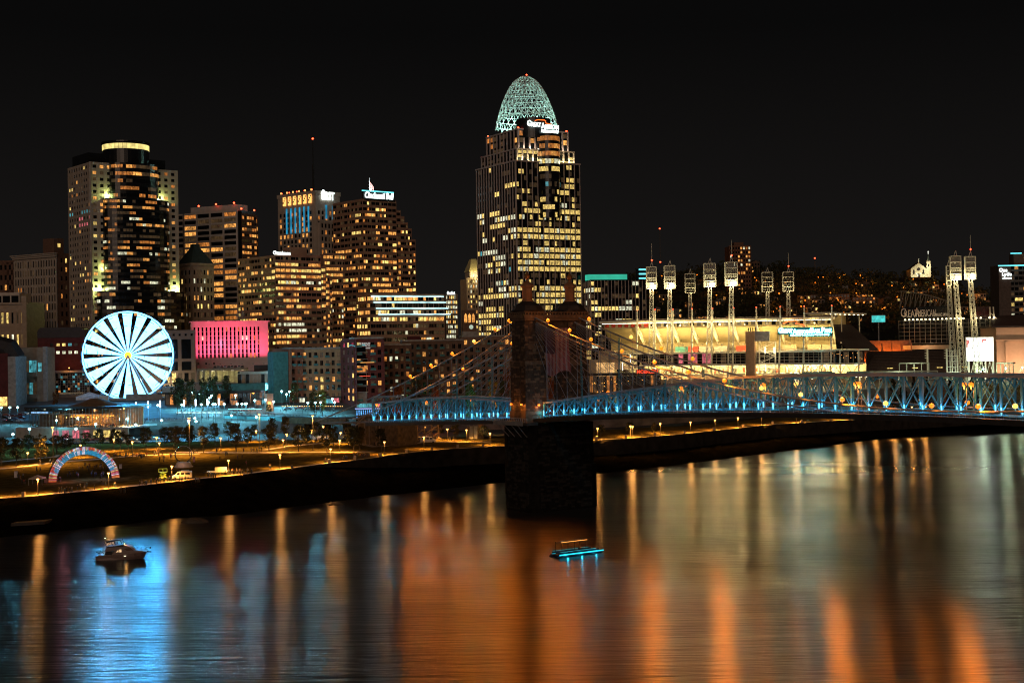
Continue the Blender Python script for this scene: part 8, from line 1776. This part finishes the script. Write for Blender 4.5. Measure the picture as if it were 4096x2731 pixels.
# ---- party boat with blue light strips
a, c = G(2212, 2229, 0), G(2402, 2205, 0); pb_ = thing('party_pontoon', 'low party boat outlined in cyan light strips right of the bridge pier', 'boat', (a + c) / 2, math.atan2(c.y - a.y, c.x - a.x)); PLn = (c - a).length
L_cy = emis('cyan_strip', (.02, .62, .95), 1.6, sample=True); L_am = emis('amber_trail', (1, .5, .1), 2.0); L_cy2 = emis('dim_cyan_strip', (.05, .45, .55), .7); M_pt = mat('pontoon_dark', (.02, .02, .025), .5)
for y in (-1.1, 1.1): b = MB(); b.tube([(-PLn / 2, y, .15), (PLn * .42, y, .15), (PLn / 2, y, .45)], [.45, .45, .12], 10, M_pt); b.build('pontoon', None, pb_)
boxo('deck', pb_, (0, 0, .62), (PLn * .96, 3.0, .14), M_pt)
for y in (-1.58, 1.58): boxo('hull_light_strip', pb_, (.3, y, .62), (PLn * .93, .06, .28), L_cy); boxo('side_panel', pb_, (-.4, y * .96, 1.0), (PLn * .82, .06, .5), M_pt); boxo('rail_light_strip', pb_, (-.8, y * .97, 1.32), (PLn * .75, .07, .08), L_cy2)
for x in (-.38, -.12, .12): 
    for y in (-1.3, 1.3): boxo('canopy_post', pb_, (PLn * x, y, 2.4), (.08, .08, 2.6), M_pt)
boxo('canopy', pb_, (-PLn * .13, 0, 3.68), (PLn * .56, 2.9, .08), M_pt); boxo('light_trail_strip', pb_, (-PLn * .13, -1.5, 3.7), (PLn * .54, .05, .09), L_am); boxo('helm_console', pb_, (.6, -.6, 1.2), (.7, .8, 1.0), M_pt)  # canopy and amber strip stand for the streak of a moving mast light
for x in (-.3, .05): boxo('bench_seat', pb_, (PLn * x, .9, .95), (2.4, .7, .5), CL[3])
for x in (-.3, 0, .3): lamp(pb_, (PLn * x, -2.1, .45), (.02, .65, 1), 60, .2)

# ---- plaza fittings: canopy beams, marker tower, viaduct, water wall, parked cars
for run_, lab in ((ptops[:4], 'left'), (ptops[7:], 'right')):
    o = thing('canopy_beam', 'blue lit horizontal beam joining the %s row of light pylons' % lab, 'beam', run_[0])
    for a, c in zip(run_, run_[1:]):
        for d in (-.35, .35): baro('beam', o, a - run_[0] + Vector((0, d, d * .6)), c - run_[0] + Vector((0, d, d * .6)), .16, .2, M_pyl)
p = P(*V('W3', 985, 1160), 715.0); zt = P(*V('W3', 985, 982), 715.0).z; o = thing('stone_marker_tower', 'square stone marker tower with an orange glowing face on the plaza', 'tower', (p.x, p.y, p.z), R(25)); h = zt - p.z; wd_ = 95 / 2.614 * 715 / FPX * .75
boxo('shaft', o, (0, 0, h / 2), (wd_, wd_, h), M_trav); boxo('coping', o, (0, 0, h + .15), (wd_ + .4, wd_ + .4, .3), M_trav); boxo('glowing_face', o, (-.2, -wd_ / 2 - .06, h * .42), (wd_ * .5, .1, h * .3), emis('marker_glow', (1, .45, .1), 1.8)); lamp(o, (-.5, -wd_ / 2 - 1.6, h * .35), (1, .5, .12), 700, .3); lamp(o, (wd_, -wd_, h * .5), (.7, .3, .8), 300, .3)
a, c = P(*V('W3', 520, 1195), 690.0), P(*V('W3', 1790, 1205), 640.0); o = thing('road_viaduct', 'curving plaza road on a cyan lit steel girder with guard rails', 'viaduct', (a.x, a.y, a.z), math.atan2(c.y - a.y, c.x - a.x)); L_ = math.hypot(c.x - a.x, c.y - a.y)
boxo('road_deck', o, (L_ / 2, 4, -.3), (L_, 9, .5), M_road); boxo('girder', o, (L_ * .25, -.6, -2.0), (L_ * .5, .5, 2.8), mat('cyan_girder', (.12, .32, .34), .6)); boxo('girder', o, (L_ * .75, -.6, -2.0), (L_ * .5, .5, 2.8), M_rub)
for z in (.35, .9): boxo('guard_rail', o, (L_ / 2, -.5, z), (L_, .1, .14), M_pole)
for i in range(40): boxo('guard_post', o, (L_ * i / 39, -.5, .4), (.12, .12, 1.1), M_pole)
for i in range(7): boxo('pier', o, (L_ * (.04 + .155 * i), 3, -5.5), (1.2, 4, 6), M_wallc)
for i in range(3): lamp(o, (L_ * (.08 + .15 * i), -4.5, -4.2), (.1, .75, .85), 900, .3)
p = P(*V('W6', 185, 575), 640.0); o = thing('water_wall', 'blue lit water wall with bright vertical streams beside the bridge entrance', 'fountain', (p.x, p.y, p.z), R(-6)); wd_ = 250 / 2.614 * 640 / FPX; h = 90 / 2.614 * 640 / FPX
boxo('wall', o, (0, .4, h / 2), (wd_, .6, h), M_gl); boxo('rim', o, (0, 0, h + .2), (wd_ + .6, .8, .3), emis('rim_light', (.4, .5, 1), 1.5)); boxo('basin', o, (0, -1, -.3), (wd_ * 1.2, 3, .6), M_ltwall)
for i in range(11): boxo('lit_stream', o, (wd_ * ((i + .5) / 11 - .5), .05, h * .45), (wd_ / 11 * .4, .12, h * .85), emis('water_stream', (.10, .45, 1), 1.1, lo=.2, hi=1.8, scale=1.4))
boxo('support', o, (0, .6, -2.5), (wd_, 1, 4.4), M_wallc)
cpm = []
for c_ in ((.03, .03, .035), (.3, .3, .3), (.14, .03, .03), (.05, .07, .12)):
    b = MB(); m = mat('car_body_%d' % len(cpm), c_, .3, spec=.6); pr_ = [(-2.2, .35), (2.2, .35), (2.25, .75), (1.2, .9), (.6, 1.42), (-1.1, 1.45), (-1.75, .95), (-2.2, .9)]; n = len(pr_); b.v = [(x, -.88, z) for x, z in pr_] + [(x, .88, z) for x, z in pr_]; k = b.mi(m)
    b.f += [tuple(reversed(range(n))), tuple(range(n, 2 * n))]; b.m += [k, k]
    for i in range(n): j = (i + 1) % n; b.f.append((i, j, n + j, n + i)); b.m.append(k)
    cpm.append(b.mesh('car_body'))
wm = MB(); wm.lathe([(0, -.1), (.31, -.1), (.33, 0), (.31, .1), (0, .1)], 10, M_tyre); wm = wm.mesh('car_wheel'); L_tail = emis('tail_light', (1, .04, .02), 3.0); L_head = emis('head_light', (1, .95, .8), 5.0)
rc = random.Random(17)
def car(p, rz, lab, grp, lit=True):
    o = thing('parked_car', lab, 'car', p, rz, grp); link('body', rc.choice(cpm), o)
    for x in (-1.35, 1.4):
        for y in (-.82, .82): link('wheel', wm, o, None, (x, y, .33), (R(90), 0, 0))
    for y in (-.6, .6):
        boxo('headlight', o, (2.24, y, .68), (.08, .3, .14), L_head if lit else M_steel); boxo('tail_light', o, (-2.2, y, .75), (.08, .28, .14), L_tail if lit else M_red)
    boxo('side_glass', o, (-.3, -.89, 1.15), (1.9, .03, .36), WIN['k'])
for i, (x, y) in enumerate(((60, 1345), (130, 1355), (210, 1345), (60, 1375), (150, 1385), (230, 1375), (20, 1400), (110, 1410), (200, 1405), (250, 1330), (300, 1285), (330, 1275))): car(LG('W2', x, y), rc.uniform(-.3, .3) + (0 if i % 2 else 3.14), 'car parked in the lot left of the carousel pavilion', 'cars in the lot by the carousel', i % 3 == 0)
for i, x in enumerate((560, 650, 900, 1010, 1130, 1250, 1380, 1500, 1620)): car(LG('W4', x, 425 + rc.uniform(-6, 6)), rc.choice((0.05, 3.19)), 'car on the street behind the park trees', 'cars on the street behind the park', True)
for i, (x, y) in enumerate(((640, 1160), (720, 1165), (790, 1150), (1180, 1150), (1300, 1140), (1355, 1120), (1450, 1140))): car(LG('W3', x, y), rc.choice((0.1, 3.2)), 'car on the plaza road among the light pylons', 'cars on the plaza road', True)
for i, (x, y) in enumerate(((980, 1180), (60, 1120), (330, 1110), (880, 1010), (1190, 1010), (1320, 1020), (1560, 1035), (430, 1005), (250, 990), (620, 995))):
    p = LG('W3', x, y + 20); tree(p, rt.uniform(5, 7.5), rt.uniform(3.5, 5.5), rt.choice([0, 0, 1, 2]), 'small street tree on the plaza among the cyan lamps', 'street trees on the plaza')
for k in range(24):
    person(LG('W3', rp_.uniform(20, 1700), rp_.uniform(1120, 1180)), 'person walking on the plaza among the cyan lamps', 'people walking on the plaza')

# string lights and small lit kiosks added to crowd the plaza with light
L_bl = [emis('bulb_warm', (1, .5, .12), 4.0), emis('bulb_white', (.8, .95, .9), 4.0), emis('bulb_cyan', (.2, .8, .95), 4.0)]
for q, (x0_, x1_, y_, lab) in enumerate(((1120, 1750, 1105, 'added string of festoon bulbs over the plaza below the sand brick apartments'), (20, 480, 1170, 'added string of festoon bulbs along the pylon row right of the carousel'), (560, 900, 1135, 'added string of festoon bulbs by the orange marker tower'))):
    o = thing('added_festoon', lab, 'lights'); pts = [place_head('W3', lerp(x0_, x1_, i / 12), y_, 4.0, 670) + Vector((0, 0, 4.0)) for i in range(13)]
    b = MB(); b.tube(pts, .05, 4, M_frame, False); b.build('cable', None, o); bm_ = MB(); bm_.lathe([(0, -.2), (.2, 0), (0, .2)], 6, L_bl[q]); bm_ = bm_.mesh('festoon_bulb')
    for i in range(36): k = i / 35 * 12; a_ = min(11, int(k)); link('bulb', bm_, o, None, pts[a_].lerp(pts[a_ + 1], k - a_) - Vector((0, 0, .25)))
    for i in (0, 4, 8, 12): boxo('post', o, pts[i] - Vector((0, 0, 2.0)), (.12, .12, 4.0), M_frame)
for i, (x, y, w, c) in enumerate(((1330, 1050, 60, 'h'), (1610, 1060, 70, 'c'), (1690, 1050, 60, 'p'), (1840, 1060, 50, 'c'), (1950, 1070, 60, 'h'), (480, 1080, 60, 'w'), (620, 1075, 70, 'a'), (870, 1075, 60, 'a'))):
    p = LG('W3', x, y + 25); k = p.y / FPX / 2.614; o = thing('added_shop_kiosk', ['white lit', 'cyan lit', 'pink lit', 'second cyan lit', 'second white lit', 'warm lit', 'amber lit', 'second amber lit'][i] + ' shop kiosk added at the back of the plaza', 'kiosk', p)
    boxo('wall', o, (0, 1.5, 1.6), (w * k, 3, 3.2), M_blk); boxo('roof', o, (0, 1.2, 3.35), (w * k + .8, 4, .3), M_zinc)
    for q in range(3): boxo('shop_window', o, (w * k * (q - 1) / 3.2, -.05, 1.5), (w * k / 3.6, .1, 2.2), WIN[c])
